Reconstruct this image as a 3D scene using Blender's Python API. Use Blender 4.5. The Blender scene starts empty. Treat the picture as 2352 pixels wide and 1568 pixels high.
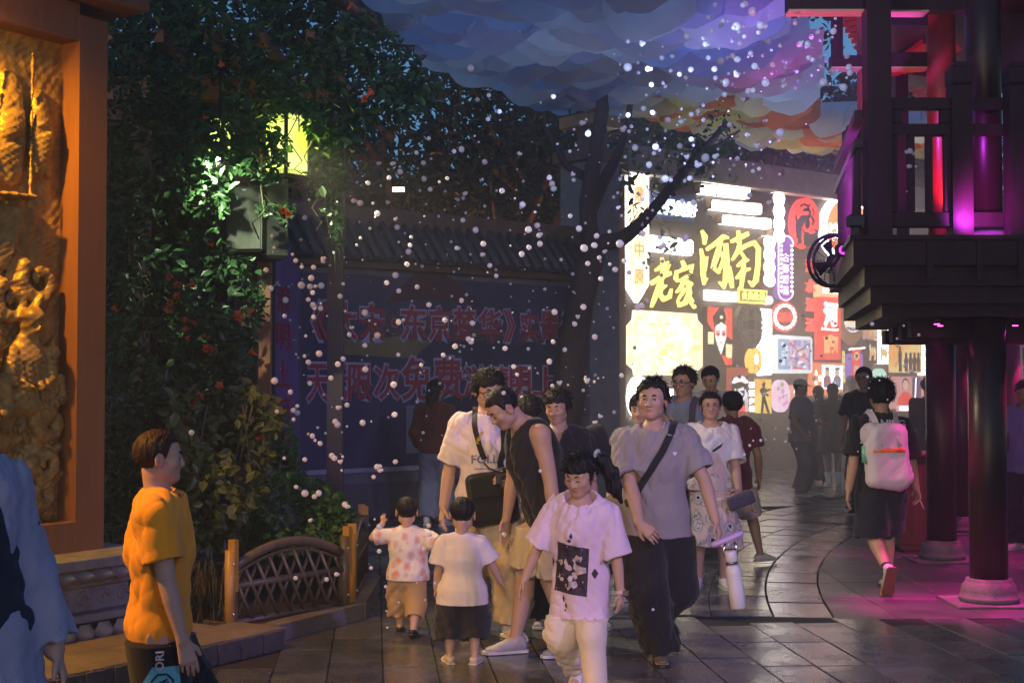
import bpy, bmesh, math, random
import numpy as np
from mathutils import Vector, Matrix
from mathutils.bvhtree import BVHTree
from math import radians as R, sin, cos, pi, sqrt, atan2

SC = bpy.context.scene
COL = SC.collection
random.seed(7)
# ------------------------------------------------------------------ camera
EYE = 1.65
PITCH = math.atan(96 / 3267)
cam_d = bpy.data.cameras.new('camera'); cam = bpy.data.objects.new('camera', cam_d); COL.objects.link(cam)
cam.location = (0, 0, EYE); cam.rotation_euler = (pi / 2 + PITCH, 0, 0)
cam_d.sensor_width = 36; cam_d.lens = 50; cam_d.clip_end = 400; cam_d.clip_start = .1
SC.camera = cam
# ------------------------------------------------------------------ dusk sky, weak afterglow sun, exposure
world = bpy.data.worlds.new('World'); SC.world = world; world.use_nodes = True
wn = world.node_tree.nodes; wl = world.node_tree.links
for n in list(wn): wn.remove(n)
wo = wn.new('ShaderNodeOutputWorld'); wb = wn.new('ShaderNodeBackground'); ws = wn.new('ShaderNodeTexSky')
ws.sky_type = 'NISHITA'; ws.sun_disc = False; ws.sun_elevation = R(7); ws.sun_rotation = R(200)
ws.air_density = 1.0; ws.dust_density = .6; ws.ozone_density = 4.5
wb.inputs['Strength'].default_value = .10
wl.new(ws.outputs[0], wb.inputs[0]); wl.new(wb.outputs[0], wo.inputs[0])
sun_d = bpy.data.lights.new('sun', 'SUN'); sun_d.energy = .01; sun_d.angle = R(10); sun_d.color = (1, .8, .7)
sun = bpy.data.objects.new('sun', sun_d); COL.objects.link(sun); sun.rotation_euler = (R(85), 0, R(-20))
SC.view_settings.view_transform = 'Standard'; SC.view_settings.look = 'None'
SC.view_settings.gamma = 1; SC.view_settings.use_curve_mapping = False
SC.view_settings.exposure = .42
SC.cycles.use_denoising = True
SC.cycles.max_bounces = 6; SC.cycles.diffuse_bounces = 3; SC.cycles.glossy_bounces = 3; SC.cycles.transmission_bounces = 4
SC.cycles.volume_bounces = 1; SC.cycles.transparent_max_bounces = 6
SC.cycles.sample_clamp_indirect = 4.0
SC.cycles.volume_step_rate = 4.0; SC.cycles.volume_max_steps = 64

def aim(o, target):
    o.rotation_euler = (Vector(target) - o.location).to_track_quat('-Z', 'Y').to_euler()
def lamp(name, kind, loc, energy, color, target=None, size=60, blend=.6, radius=.08):
    d = bpy.data.lights.new(name, kind); d.energy = energy; d.color = color
    if kind == 'SPOT': d.spot_size = R(size); d.spot_blend = blend
    d.shadow_soft_size = radius
    o = bpy.data.objects.new(name, d); COL.objects.link(o); o.location = loc
    if target is not None: aim(o, target)
    return o
# assumed unseen lamps: warm key behind the camera, violet from right, vine-side rim
lamp('assumed_warm_key', 'SPOT', (-.5, -3.5, 3.6), 1500, (1, .66, .52), (.75, 9, .8), 20, .5, .35)
lamp('assumed_violet_side', 'SPOT', (5.2, 2.0, 4.4), 1000, (.46, .30, 1), (.6, 9, 1.0), 34, .6, .25)
lamp('assumed_warm_rim', 'SPOT', (-1.75, 10.9, 3.5), 520, (1, .80, .50), (1.0, 9.6, 1.0), 70, .8, .08)
lamp('assumed_relief_lamp', 'SPOT', (-3.40, 7.30, 3.98), 420, (1, .47, .015), (-2.95, 8.35, 2.2), 105, .8, .06)  # assumed lamp out of view, set for the golden light on the relief
lamp('assumed_pedestal_lamp', 'SPOT', (-3.4, 6.0, 2.4), 130, (1, .50, .08), (-1.5, 7.3, .0), 66, .8, .06)  # assumed too, for the warm light on the pedestal
lamp('added_boy_lamp', 'SPOT', (-3.5, 5.0, 3.3), 580, (1, .44, .02), (-1.25, 5.6, .75), 40, .6, .06)  # added for the orange light on the boy's back
lamp('violet_fill', 'SPOT', (3.2, -1.5, 3.2), 260, (.55, .45, 1), (-1.5, 5.2, 1.0), 32, .7, .3)  # added violet fill for the left foreground, not a shop's light
lamp('violet_canopy_fill', 'SPOT', (2.2, 12.5, 3.0), 165, (.42, .56, 1), (.8, 13.6, 5.6), 120, .9, .2)  # the four canopy lamps are added to brighten it, without fixtures
lamp('blue_canopy_fill', 'SPOT', (4.4, 17.5, 3.4), 230, (.36, .66, 1), (4.6, 19, 5.8), 130, .9, .2)
lamp('canopy_fill', 'SPOT', (.6, 7.6, 3.0), 270, (.44, .56, 1), (.8, 10.5, 5), 110, .9, .2)
lamp('amber_canopy_fill', 'SPOT', (6.2, 22.5, 4.4), 150, (1, .66, .36), (6.5, 25, 6), 120, .9, .2)
lamp('banner_fill', 'SPOT', (3.0, 10.5, 4.3), 165, (.62, .55, 1), (-.8, 18, 1.8), 52, .8, .15)  # added fill that lifts the dark banner, no fixture behind it
lamp('assumed_tree_lamp', 'SPOT', (-2.6, 18.6, 3.3), 110, (1, .5, .15), (-1.0, 23, 5.5), 90, .8, .1)  # assumed lamp for the orange light on the branches
lamp('violet_bubble_flood', 'SPOT', (2.50, 10.1, 3.0), 95, (.78, .40, 1), (1.3, 8.6, 3.8), 62, .8, .05)
lamp('added_lintel_lamp', 'SPOT', (-3.25, 7.55, 3.70), 20, (1, .52, .03), (-3.15, 8.0, 3.92), 95, .9, .05)  # added out of view to brighten the lintel's left end
# ------------------------------------------------------------------ helpers: rays through the frame (2352 x 1568 units) to places in the world
FPX = 3267.0
def ray(px, py):
    u = (px - 1176) / FPX; v = (784 - py) / FPX
    return Vector((u, cos(PITCH) - v * sin(PITCH), sin(PITCH) + v * cos(PITCH)))
def at(px, py, Y):
    d = ray(px, py); return Vector((0, 0, EYE)) + d * (Y / d.y)
def ground(px, py, z=0):
    d = ray(px, py); return Vector((0, 0, EYE)) + d * ((z - EYE) / d.z)
def on_plane(px, py, p0, n):
    d = ray(px, py); o = Vector((0, 0, EYE)); t = (Vector(p0) - o).dot(n) / d.dot(n); return o + d * t
# ------------------------------------------------------------------ materials
MATS = {}
def mat(name, col, rough=.6, var=.25, scale=6., bump=.15, bscale=None, metal=0., spec=.5, stretch=(1, 1, 1), rvar=.0, col2=None, trans=0., sheen=0., coord='Object'):
    if name in MATS: return MATS[name]
    m = bpy.data.materials.new(name); m.use_nodes = True; MATS[name] = m
    nt = m.node_tree; b = nt.nodes['Principled BSDF']
    tc = nt.nodes.new('ShaderNodeTexCoord'); mp = nt.nodes.new('ShaderNodeMapping'); mp.inputs['Scale'].default_value = stretch
    nt.links.new(tc.outputs[coord], mp.inputs[0])
    nz = nt.nodes.new('ShaderNodeTexNoise'); nz.inputs['Scale'].default_value = scale; nz.inputs['Detail'].default_value = 6; nz.inputs['Roughness'].default_value = .65
    nt.links.new(mp.outputs[0], nz.inputs['Vector'])
    rp = nt.nodes.new('ShaderNodeValToRGB'); rp.color_ramp.elements[0].position = .3; rp.color_ramp.elements[1].position = .7
    c2 = col2 or tuple(min(1, c * (1 + var)) for c in col)
    c1 = tuple(c * (1 - var) for c in col) if col2 is None else col
    rp.color_ramp.elements[0].color = (*c1, 1); rp.color_ramp.elements[1].color = (*c2, 1)
    nt.links.new(nz.outputs['Fac'], rp.inputs[0]); nt.links.new(rp.outputs[0], b.inputs['Base Color'])
    b.inputs['Roughness'].default_value = rough; b.inputs['Metallic'].default_value = metal
    b.inputs['Specular IOR Level'].default_value = spec
    if sheen: b.inputs['Sheen Weight'].default_value = sheen
    if rvar:
        mr = nt.nodes.new('ShaderNodeMapRange'); mr.inputs['From Min'].default_value = .3; mr.inputs['From Max'].default_value = .7
        mr.inputs['To Min'].default_value = max(.02, rough - rvar); mr.inputs['To Max'].default_value = min(1, rough + rvar)
        nt.links.new(nz.outputs['Fac'], mr.inputs[0]); nt.links.new(mr.outputs[0], b.inputs['Roughness'])
    if bump:
        n2 = nt.nodes.new('ShaderNodeTexNoise'); n2.inputs['Scale'].default_value = bscale or scale * 8; n2.inputs['Detail'].default_value = 4
        nt.links.new(mp.outputs[0], n2.inputs['Vector'])
        bp = nt.nodes.new('ShaderNodeBump'); bp.inputs['Strength'].default_value = bump; bp.inputs['Distance'].default_value = .01
        nt.links.new(n2.outputs['Fac'], bp.inputs['Height']); nt.links.new(bp.outputs[0], b.inputs['Normal'])
    if trans:
        t = nt.nodes.new('ShaderNodeBsdfTranslucent'); nt.links.new(rp.outputs[0], t.inputs[0])
        mx = nt.nodes.new('ShaderNodeMixShader'); mx.inputs[0].default_value = trans
        nt.links.new(b.outputs[0], mx.inputs[1]); nt.links.new(t.outputs[0], mx.inputs[2])
        nt.links.new(mx.outputs[0], nt.nodes['Material Output'].inputs[0])
    return m
def glow(name, col, strength, col2=None, scale=5., detail=3):
    if name in MATS: return MATS[name]
    m = bpy.data.materials.new(name); m.use_nodes = True; MATS[name] = m
    nt = m.node_tree
    for n in list(nt.nodes): nt.nodes.remove(n)
    o = nt.nodes.new('ShaderNodeOutputMaterial'); e = nt.nodes.new('ShaderNodeEmission'); e.inputs[0].default_value = (*col, 1); e.inputs[1].default_value = strength
    nt.links.new(e.outputs[0], o.inputs[0])
    if col2:
        tc = nt.nodes.new('ShaderNodeTexCoord'); nz = nt.nodes.new('ShaderNodeTexNoise'); nz.inputs['Scale'].default_value = scale; nz.inputs['Detail'].default_value = detail
        rp = nt.nodes.new('ShaderNodeValToRGB'); rp.color_ramp.elements[0].position = .38; rp.color_ramp.elements[1].position = .62
        rp.color_ramp.elements[0].color = (*col, 1); rp.color_ramp.elements[1].color = (*col2, 1)
        nt.links.new(tc.outputs['Object'], nz.inputs['Vector']); nt.links.new(nz.outputs['Fac'], rp.inputs[0]); nt.links.new(rp.outputs[0], e.inputs[0])
    return m
# ------------------------------------------------------------------ objects
def put(name, me, m=None, parent=None, loc=None, rot=None):
    o = bpy.data.objects.new(name, me); COL.objects.link(o)
    if m is not None and me is not None and len(me.materials) == 0:
        for x in (m if isinstance(m, (list, tuple)) else [m]): me.materials.append(x)
    if parent is not None: o.parent = parent
    if loc is not None: o.location = loc
    if rot is not None: o.rotation_euler = rot
    return o
def tag(o, label=None, cat=None, group=None, kind=None):
    if label: o['label'] = label
    if cat: o['category'] = cat
    if group: o['group'] = group
    if kind: o['kind'] = kind
    return o
def thing(name, label, cat, loc=(0, 0, 0), rz=0., group=None, kind=None):
    o = bpy.data.objects.new(name, None); COL.objects.link(o); o.location = loc; o.rotation_euler = (0, 0, rz); o.empty_display_size = .1
    return tag(o, label, cat, group, kind)
def copy_tree(o, parent=None):
    c = o.copy(); COL.objects.link(c)
    if parent is not None: c.parent = parent
    for ch in list(o.children): copy_tree(ch, c)
    return c
class MB:
    """collects boxes, tubes, prisms and lathes into one mesh"""
    def __init__(s): s.v = []; s.f = []; s.mi = []; s.m = 0; s.sm = []; s.smooth = False
    def face(s, idx): s.f.append(idx); s.mi.append(s.m); s.sm.append(s.smooth)
    def pts(s, P):
        b = len(s.v); s.v.extend([tuple(p) for p in P]); return b
    def box(s, lo, hi, M=None, bev=0.):
        x0, y0, z0 = lo; x1, y1, z1 = hi
        if bev:
            e = min(bev, (x1-x0)*.45, (y1-y0)*.45, (z1-z0)*.45)
            # chamfer the four long-way edges on every side: an octagon-ish box by three rings
            P = []
            for z, ins in ((z0, e), (z0+e, 0), (z1-e, 0), (z1, e)):
                P += [(x0+ins, y0+ins, z), (x1-ins, y0+ins, z), (x1-ins, y1-ins, z), (x0+ins, y1-ins, z)]
            if M is not None: P = [M @ Vector(p) for p in P]
            b = s.pts(P)
            s.face((b+3, b+2, b+1, b))
            for k in range(3):
                for i in range(4):
                    j = (i+1) % 4; s.face((b+4*k+i, b+4*k+j, b+4*k+4+j, b+4*k+4+i))
            s.face((b+12, b+13, b+14, b+15)); return s
        P = [(x0, y0, z0), (x1, y0, z0), (x1, y1, z0), (x0, y1, z0), (x0, y0, z1), (x1, y0, z1), (x1, y1, z1), (x0, y1, z1)]
        if M is not None: P = [M @ Vector(p) for p in P]
        b = s.pts(P)
        for q in ((3, 2, 1, 0), (4, 5, 6, 7), (0, 1, 5, 4), (1, 2, 6, 5), (2, 3, 7, 6), (3, 0, 4, 7)): s.face(tuple(b+i for i in q))
        return s
    def beam(s, p0, p1, w, h, up=(0, 0, 1)):
        p0 = Vector(p0); p1 = Vector(p1); d = p1 - p0; L = d.length; d.normalize()
        x = d.cross(Vector(up)); x.normalize(); z = x.cross(d)
        M = Matrix(((x.x, d.x, z.x, p0.x), (x.y, d.y, z.y, p0.y), (x.z, d.z, z.z, p0.z), (0, 0, 0, 1)))
        return s.box((-w/2, 0, -h/2), (w/2, L, h/2), M)
    def tube(s, path, rad, n=8, caps=True):
        path = [Vector(p) for p in path]
        if not isinstance(rad, (list, tuple)): rad = [rad] * len(path)
        rings = []; prev = None; sm = s.smooth; s.smooth = True
        for i, p in enumerate(path):
            t = (path[min(i+1, len(path)-1)] - path[max(i-1, 0)]); t.normalize()
            a = prev if prev is not None else (Vector((0, 0, 1)) if abs(t.z) < .9 else Vector((1, 0, 0)))
            x = a - t * a.dot(t)
            if x.length < 1e-5: x = t.orthogonal()
            x.normalize(); y = t.cross(x); prev = x
            rings.append(s.pts([p + (x*cos(2*pi*k/n) + y*sin(2*pi*k/n)) * rad[i] for k in range(n)]))
        for a, b in zip(rings, rings[1:]):
            for k in range(n): s.face((a+k, a+(k+1) % n, b+(k+1) % n, b+k))
        if caps:
            s.smooth = False
            s.face(tuple(rings[0]+k for k in reversed(range(n)))); s.face(tuple(rings[-1]+k for k in range(n)))
        s.smooth = sm; return s
    def lathe(s, prof, n=24, c=(0, 0, 0)):
        sm = s.smooth; s.smooth = True; rings = []
        for r, z in prof: rings.append(s.pts([(c[0]+r*cos(2*pi*k/n), c[1]+r*sin(2*pi*k/n), c[2]+z) for k in range(n)]))
        for a, b in zip(rings, rings[1:]):
            for k in range(n): s.face((a+k, a+(k+1) % n, b+(k+1) % n, b+k))
        s.smooth = False
        s.face(tuple(rings[0]+k for k in reversed(range(n)))); s.face(tuple(rings[-1]+k for k in range(n)))
        s.smooth = sm; return s
    def prism(s, poly, d0, d1, M=None):
        """outline poly [(x, z)] counter-clockwise seen from -y, pushed from y = d0 (front) to y = d1"""
        n = len(poly)
        P = [(x, d0, z) for x, z in poly] + [(x, d1, z) for x, z in poly]
        if M is not None: P = [M @ Vector(p) for p in P]
        b = s.pts(P); s.face(tuple(b+i for i in range(n))); s.face(tuple(b+n+i for i in reversed(range(n))))
        for i in range(n): j = (i+1) % n; s.face((b+i, b+n+i, b+n+j, b+j))
        return s
    def ball(s, c, r, n=8, m=6, sc=(1, 1, 1)):
        sm = s.smooth; s.smooth = True
        top = s.pts([(c[0], c[1], c[2]+r*sc[2])]); rings = []
        for i in range(1, m):
            a = pi*i/m; rings.append(s.pts([(c[0]+r*sc[0]*sin(a)*cos(2*pi*k/n), c[1]+r*sc[1]*sin(a)*sin(2*pi*k/n), c[2]+r*sc[2]*cos(a)) for k in range(n)]))
        bot = s.pts([(c[0], c[1], c[2]-r*sc[2])])
        for k in range(n): s.face((top, rings[0]+k, rings[0]+(k+1) % n)); s.face((bot, rings[-1]+(k+1) % n, rings[-1]+k))
        for a, b in zip(rings, rings[1:]):
            for k in range(n): s.face((a+k, b+k, b+(k+1) % n, a+(k+1) % n))
        s.smooth = sm; return s
    def mesh(s, name, mats=None):
        me = bpy.data.meshes.new(name); me.from_pydata(s.v, [], s.f)
        if mats is not None:
            for m in (mats if isinstance(mats, (list, tuple)) else [mats]): me.materials.append(m)
        me.polygons.foreach_set('material_index', s.mi); me.polygons.foreach_set('use_smooth', s.sm); me.update(); return me
    def put(s, name, m, parent=None, loc=None, rot=None): return put(name, s.mesh(name, m), None, parent, loc, rot)
def np_mesh(name, V, F, mats=None, smooth=True, mi=None):
    """V (n,3) floats, F (m,4) or (m,3) ints"""
    V = np.asarray(V, np.float32); F = np.asarray(F, np.int32); k = F.shape[1]
    me = bpy.data.meshes.new(name); me.vertices.add(len(V)); me.vertices.foreach_set('co', V.ravel())
    me.loops.add(F.size); me.loops.foreach_set('vertex_index', F.ravel())
    me.polygons.add(len(F)); me.polygons.foreach_set('loop_start', np.arange(0, F.size, k, dtype=np.int32))
    me.polygons.foreach_set('use_smooth', np.full(len(F), smooth))
    if mats is not None:
        for m in (mats if isinstance(mats, (list, tuple)) else [mats]): me.materials.append(m)
    if mi is not None: me.polygons.foreach_set('material_index', np.asarray(mi, np.int32))
    me.update(calc_edges=True); return me
# ------------------------------------------------------------------ lettering: the built-in font, whole strings turned into meshes in one go
_TXT = {}
def letters(keys):
    """keys: (string, depth, weight). Prepares meshes of height 1, centred, standing in the x-z plane, front towards -y"""
    tmp = []
    for k in keys:
        if k in _TXT: continue
        c = bpy.data.curves.new('lettering', 'FONT'); c.body = k[0]; c.extrude = max(k[1], .0005); c.offset = k[2]; c.resolution_u = 3
        c.align_x = 'CENTER'
        o = bpy.data.objects.new('lettering', c); COL.objects.link(o); tmp.append((k, o, c))
    dg = bpy.context.evaluated_depsgraph_get(); dg.update()
    for k, o, c in tmp:
        me = bpy.data.meshes.new_from_object(o.evaluated_get(dg))
        V = np.empty(len(me.vertices)*3, np.float32); me.vertices.foreach_get('co', V); V = V.reshape(-1, 3)
        lo = V.min(0); hi = V.max(0); V = V - (lo + hi) / 2
        V = np.stack([V[:, 0], -V[:, 2], V[:, 1]], 1); me.vertices.foreach_set('co', V.ravel().astype(np.float32)); me.update()
        me.materials.clear()
        _TXT[k] = (me, float(hi[0]-lo[0]), float(hi[1]-lo[1]))
    for k, o, c in tmp: bpy.data.objects.remove(o)
def text_mesh(s, w, h, m, depth=.02, weight=.02):
    """mesh of the string s fitted to width w and height h (metres)"""
    k = (s, depth, weight)
    if k not in _TXT: letters([k])
    me, tw, th = _TXT[k]; me = me.copy(); me.name = 'lettering'
    V = np.empty(len(me.vertices)*3, np.float32); me.vertices.foreach_get('co', V); V = V.reshape(-1, 3)
    V[:, 0] *= w / tw; V[:, 2] *= h / th; me.vertices.foreach_set('co', V.ravel()); me.materials.append(m); me.update()
    return me
# ------------------------------------------------------------------ figures: smooth signed-distance bodies and clothes, meshed as one skin each
def smin(a, b, k):
    if k <= 0: return np.minimum(a, b)
    h = np.maximum(k - np.abs(a - b), 0) / k
    return np.minimum(a, b) - h * h * (k * .25)
class SDF:
    def __init__(s, lo, hi, vox):
        s.vox = vox; s.lo = np.array(lo, float) - 3*vox
        s.n = np.ceil((np.array(hi, float) + 3*vox - s.lo) / vox).astype(int) + 1
        s.d = np.full(tuple(s.n), .5, np.float32)
        s.ax = [(s.lo[i] + np.arange(s.n[i]) * vox).astype(np.float32) for i in range(3)]
    def block(s, lo, hi, pad):
        a = np.clip(np.floor((np.array(lo) - pad - s.lo) / s.vox).astype(int), 0, s.n); b = np.clip(np.ceil((np.array(hi) + pad - s.lo) / s.vox).astype(int) + 1, 0, s.n)
        sl = tuple(slice(a[i], b[i]) for i in range(3))
        if any(b[i] - a[i] < 1 for i in range(3)): return None
        return sl, s.ax[0][sl[0]][:, None, None], s.ax[1][sl[1]][None, :, None], s.ax[2][sl[2]][None, None, :]
    def op(s, prim, k=0., mode='add'):
        f, lo, hi = prim
        q = s.block(lo, hi, k + 3*s.vox)
        if q is None: return s
        sl, X, Y, Z = q; d = f(X, Y, Z).astype(np.float32); D = s.d[sl]
        if mode == 'add': s.d[sl] = smin(D, d, k)
        elif mode == 'sub': s.d[sl] = -smin(-D, d, k)
        return s
    def add(s, prim, k=0.): return s.op(prim, k)
    def sub(s, prim, k=0.): return s.op(prim, k, 'sub')
    def warp(s, f): s.d += f(s.ax[0][:, None, None], s.ax[1][None, :, None], s.ax[2][None, None, :]).astype(np.float32); return s
    def cut(s, p, n):
        n = np.array(n, float); n /= np.linalg.norm(n); p = np.array(p, float)
        s.d = np.maximum(s.d, ((s.ax[0]-p[0])*n[0])[:, None, None] + ((s.ax[1]-p[1])*n[1])[None, :, None] + ((s.ax[2]-p[2])*n[2])[None, None, :]).astype(np.float32); return s
    def surf(s):
        D = s.d; I = D < 0; nx, ny, nz = D.shape
        c = np.zeros((nx-1, ny-1, nz-1), np.int8)
        for i in (0, 1):
            for j in (0, 1):
                for k in (0, 1): c += I[i:nx-1+i, j:ny-1+j, k:nz-1+k]
        A = np.argwhere((c > 0) & (c < 8))
        ids = np.full(c.shape, -1, np.int32); ids[A[:, 0], A[:, 1], A[:, 2]] = np.arange(len(A))
        acc = np.zeros((len(A), 3), np.float32); cnt = np.zeros(len(A), np.float32)
        off = [(i, j, k) for i in (0, 1) for j in (0, 1) for k in (0, 1)]
        val = {o: D[A[:, 0]+o[0], A[:, 1]+o[1], A[:, 2]+o[2]] for o in off}
        for o in off:
            for axn in range(3):
                if o[axn]: continue
                p = list(o); p[axn] = 1; p = tuple(p); a = val[o]; b = val[p]
                m = (a < 0) != (b < 0); t = np.where(m, a / np.where(m, a - b, 1), 0)
                q = np.zeros((len(A), 3), np.float32); q += np.array(o, np.float32); q[:, axn] += t
                acc += np.where(m[:, None], q, 0); cnt += m
        V = (A + acc / cnt[:, None]) * s.vox + s.lo
        Fs = []
        for axn in range(3):
            u, w = (axn+1) % 3, (axn+2) % 3
            sl0 = [slice(1, -1)]*3; sl1 = [slice(1, -1)]*3; sl0[axn] = slice(0, -1); sl1[axn] = slice(1, None)
            a = I[tuple(sl0)]; b = I[tuple(sl1)]
            for flip, msk in ((False, a & ~b), (True, ~a & b)):
                E = np.argwhere(msk)
                if not len(E): continue
                E = E + np.array([0 if i == axn else 1 for i in range(3)])
                du = np.zeros(3, int); du[u] = 1; dw = np.zeros(3, int); dw[w] = 1
                g = lambda e: ids[e[:, 0], e[:, 1], e[:, 2]]
                q = np.stack([g(E-du-dw), g(E-dw), g(E), g(E-du)], 1)
                if flip: q = q[:, ::-1]
                Fs.append(q)
        F = np.concatenate(Fs) if Fs else np.zeros((0, 4), int)
        F = F[(F >= 0).all(1)]
        return V, F
    def mesh(s, name, mats=None, relax=1):
        V, F = s.surf()
        for _ in range(relax):
            acc = np.zeros_like(V); cnt = np.zeros(len(V))
            for i in range(4):
                np.add.at(acc, F[:, i], V[F[:, (i+1) % 4]]) if len(V) < 1 else None
                for ax in range(3): acc[:, ax] += np.bincount(F[:, i], V[F[:, (i+1) % 4], ax], len(V)) + np.bincount(F[:, i], V[F[:, (i-1) % 4], ax], len(V))
                cnt += 2*np.bincount(F[:, i], minlength=len(V))
            V = .5*V + .5*acc/np.maximum(cnt, 1)[:, None]
        return np_mesh(name, V, F, mats)
nv = lambda v: np.asarray(v, float)
def unit(v): v = nv(v); return v / (np.linalg.norm(v) + 1e-9)
def tube(nodes, side=(1, 0, 0), flat=(False, False), k=0.):
    """chain of elliptical sections: nodes [(centre, half width along side, half depth)]"""
    N = [(nv(c), float(a), float(b)) for c, a, b in nodes]
    mr = [max(a, b) for _, a, b in N]
    lo = np.min([c - r for (c, _, _), r in zip(N, mr)], 0); hi = np.max([c + r for (c, _, _), r in zip(N, mr)], 0)
    def f(X, Y, Z):
        out = None
        for i in range(len(N)-1):
            c0, a0, b0 = N[i]; c1, a1, b1 = N[i+1]
            w = c1 - c0; L = np.linalg.norm(w) + 1e-9; w = w / L
            s_ = nv(side) - np.dot(side, w) * w
            if np.linalg.norm(s_) < 1e-3: s_ = np.cross(w, (0, 1, 0))
            s_ = unit(s_); e = np.cross(w, s_)
            x = X - c0[0]; y = Y - c0[1]; z = Z - c0[2]
            ax = x*w[0] + y*w[1] + z*w[2]; t = np.clip(ax / L, 0, 1)
            sa = x*s_[0] + y*s_[1] + z*s_[2]; sb = x*e[0] + y*e[1] + z*e[2]
            over = ax - t*L
            a = a0 + (a1-a0)*t; b = b0 + (b1-b0)*t; m = np.minimum(a, b)
            fl = (i == 0 and flat[0], i == len(N)-2 and flat[1])
            ov = over
            if fl[0]: ov = np.maximum(ov, 0)
            if fl[1]: ov = np.minimum(ov, 0)
            qx = sa/a; qy = sb/b; qz = ov/m
            kk = np.sqrt(qx*qx + qy*qy + qz*qz) + 1e-6
            g = np.sqrt((qx/a)**2 + (qy/b)**2 + (qz/m)**2) + 1e-6
            d = kk*(kk-1)/g; d = np.maximum(d, -m)
            if fl[0]: d = np.maximum(d, -ax)
            if fl[1]: d = np.maximum(d, ax - L)
            out = d if out is None else smin(out, d, k)
        return out
    return f, lo, hi
def ell(c, r, M=None):
    """ellipsoid; M columns = axes"""
    c = nv(c); r = nv(r); A = np.eye(3) if M is None else nv(M); R_ = float(max(r))
    def f(X, Y, Z):
        x = X-c[0]; y = Y-c[1]; z = Z-c[2]
        q = [(x*A[0, i] + y*A[1, i] + z*A[2, i]) for i in range(3)]
        k0 = np.sqrt(sum((q[i]/r[i])**2 for i in range(3))) + 1e-6; k1 = np.sqrt(sum((q[i]/r[i]**2)**2 for i in range(3))) + 1e-6
        return k0*(k0-1)/k1
    return f, c-R_, c+R_
def rbox(c, h, r, M=None):
    c = nv(c); h = nv(h); A = np.eye(3) if M is None else nv(M); R_ = float(np.linalg.norm(h))
    def f(X, Y, Z):
        x = X-c[0]; y = Y-c[1]; z = Z-c[2]
        q = [np.abs(x*A[0, i] + y*A[1, i] + z*A[2, i]) - h[i] + r for i in range(3)]
        o = np.sqrt(sum(np.maximum(v, 0)**2 for v in q)); return o + np.minimum(np.maximum(q[0], np.maximum(q[1], q[2])), 0) - r
    return f, c-R_, c+R_
def rot3(yaw=0, pitch=0, roll=0):
    """head or box frame: yaw about z (left positive), pitch looks down, roll tips to the left"""
    return np.array(Matrix.Rotation(R(yaw), 3, 'Z') @ Matrix.Rotation(R(pitch), 3, 'X') @ Matrix.Rotation(R(roll), 3, 'Y'))
def folds(seed, amp, freq=22., vert=1., top=None):
    rg = np.random.RandomState(seed); W = []
    for i in range(8):
        a = rg.uniform(-1.0, 1.0) if i % 2 else rg.uniform(-.3, .3)
        f_ = freq * (rg.uniform(.7, 1.2) if i < 5 else rg.uniform(1.6, 2.6))
        W.append((f_*cos(a)*rg.choice([-1, 1]), f_*rg.uniform(-.8, .8), f_*sin(a)*vert, rg.uniform(0, 6.3), rg.uniform(.6, 1.) if i < 5 else .42))
    p0, p1, p2 = rg.uniform(0, 6.3, 3)
    def f(X, Y, Z):
        wx = .03*np.sin(9*Z + seed) + .015*np.sin(21*Y + 7*Z); wz = .03*np.sin(8*X + 1.3*seed) + .02*np.sin(15*Y)
        g = .55 + .45*np.sin(7*X + p0)*np.sin(6*Z + p1) + .3*np.sin(9*Y + 5*Z + p2)
        o = 0
        for a, b, c, p, s_ in W:
            t = np.abs(np.sin(.5*(a*(X+wx) + b*Y + c*(Z+wz) + p))); o = o + s_*(.5 - np.sqrt(t + .01))
        o = o * np.clip(g, .1, 1.3) * (amp / .95)
        return o if top is None else o*np.clip((top - Z)/.12, .12, 1)
    return f
def ik(a, b, l1, l2, hint):
    a = nv(a); b = nv(b); d = b - a; L = np.linalg.norm(d); mx = (l1 + l2)*.999
    if L > mx: b = a + d/L*mx; d = b - a; L = mx
    w = d / (L + 1e-9); h = nv(hint) - np.dot(hint, w)*w; h = unit(h)
    x = (l1*l1 - l2*l2 + L*L) / (2*L); y = sqrt(max(l1*l1 - x*x, 0))
    return a + w*x + h*y, b
FIGS = {}
def skin(tone):
    k = 'skin_%d' % int(tone*100)
    if k in MATS: return MATS[k]
    base = (.50*tone, .315*tone, .225*tone)
    m = mat(k, base, rough=.5, var=.06, scale=9, bump=.06, bscale=260, spec=.35)
    nt = m.node_tree; b = nt.nodes['Principled BSDF']
    at_ = nt.nodes.new('ShaderNodeAttribute'); at_.attribute_name = 'blush'
    mx = nt.nodes.new('ShaderNodeMix'); mx.data_type = 'RGBA'; mx.inputs[7].default_value = (.42*tone, .12*tone, .10*tone, 1)
    src = b.inputs['Base Color'].links[0].from_socket
    nt.links.new(at_.outputs['Fac'], mx.inputs[0]); nt.links.new(src, mx.inputs[6]); nt.links.new(mx.outputs[2], b.inputs['Base Color'])
    return m
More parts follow.
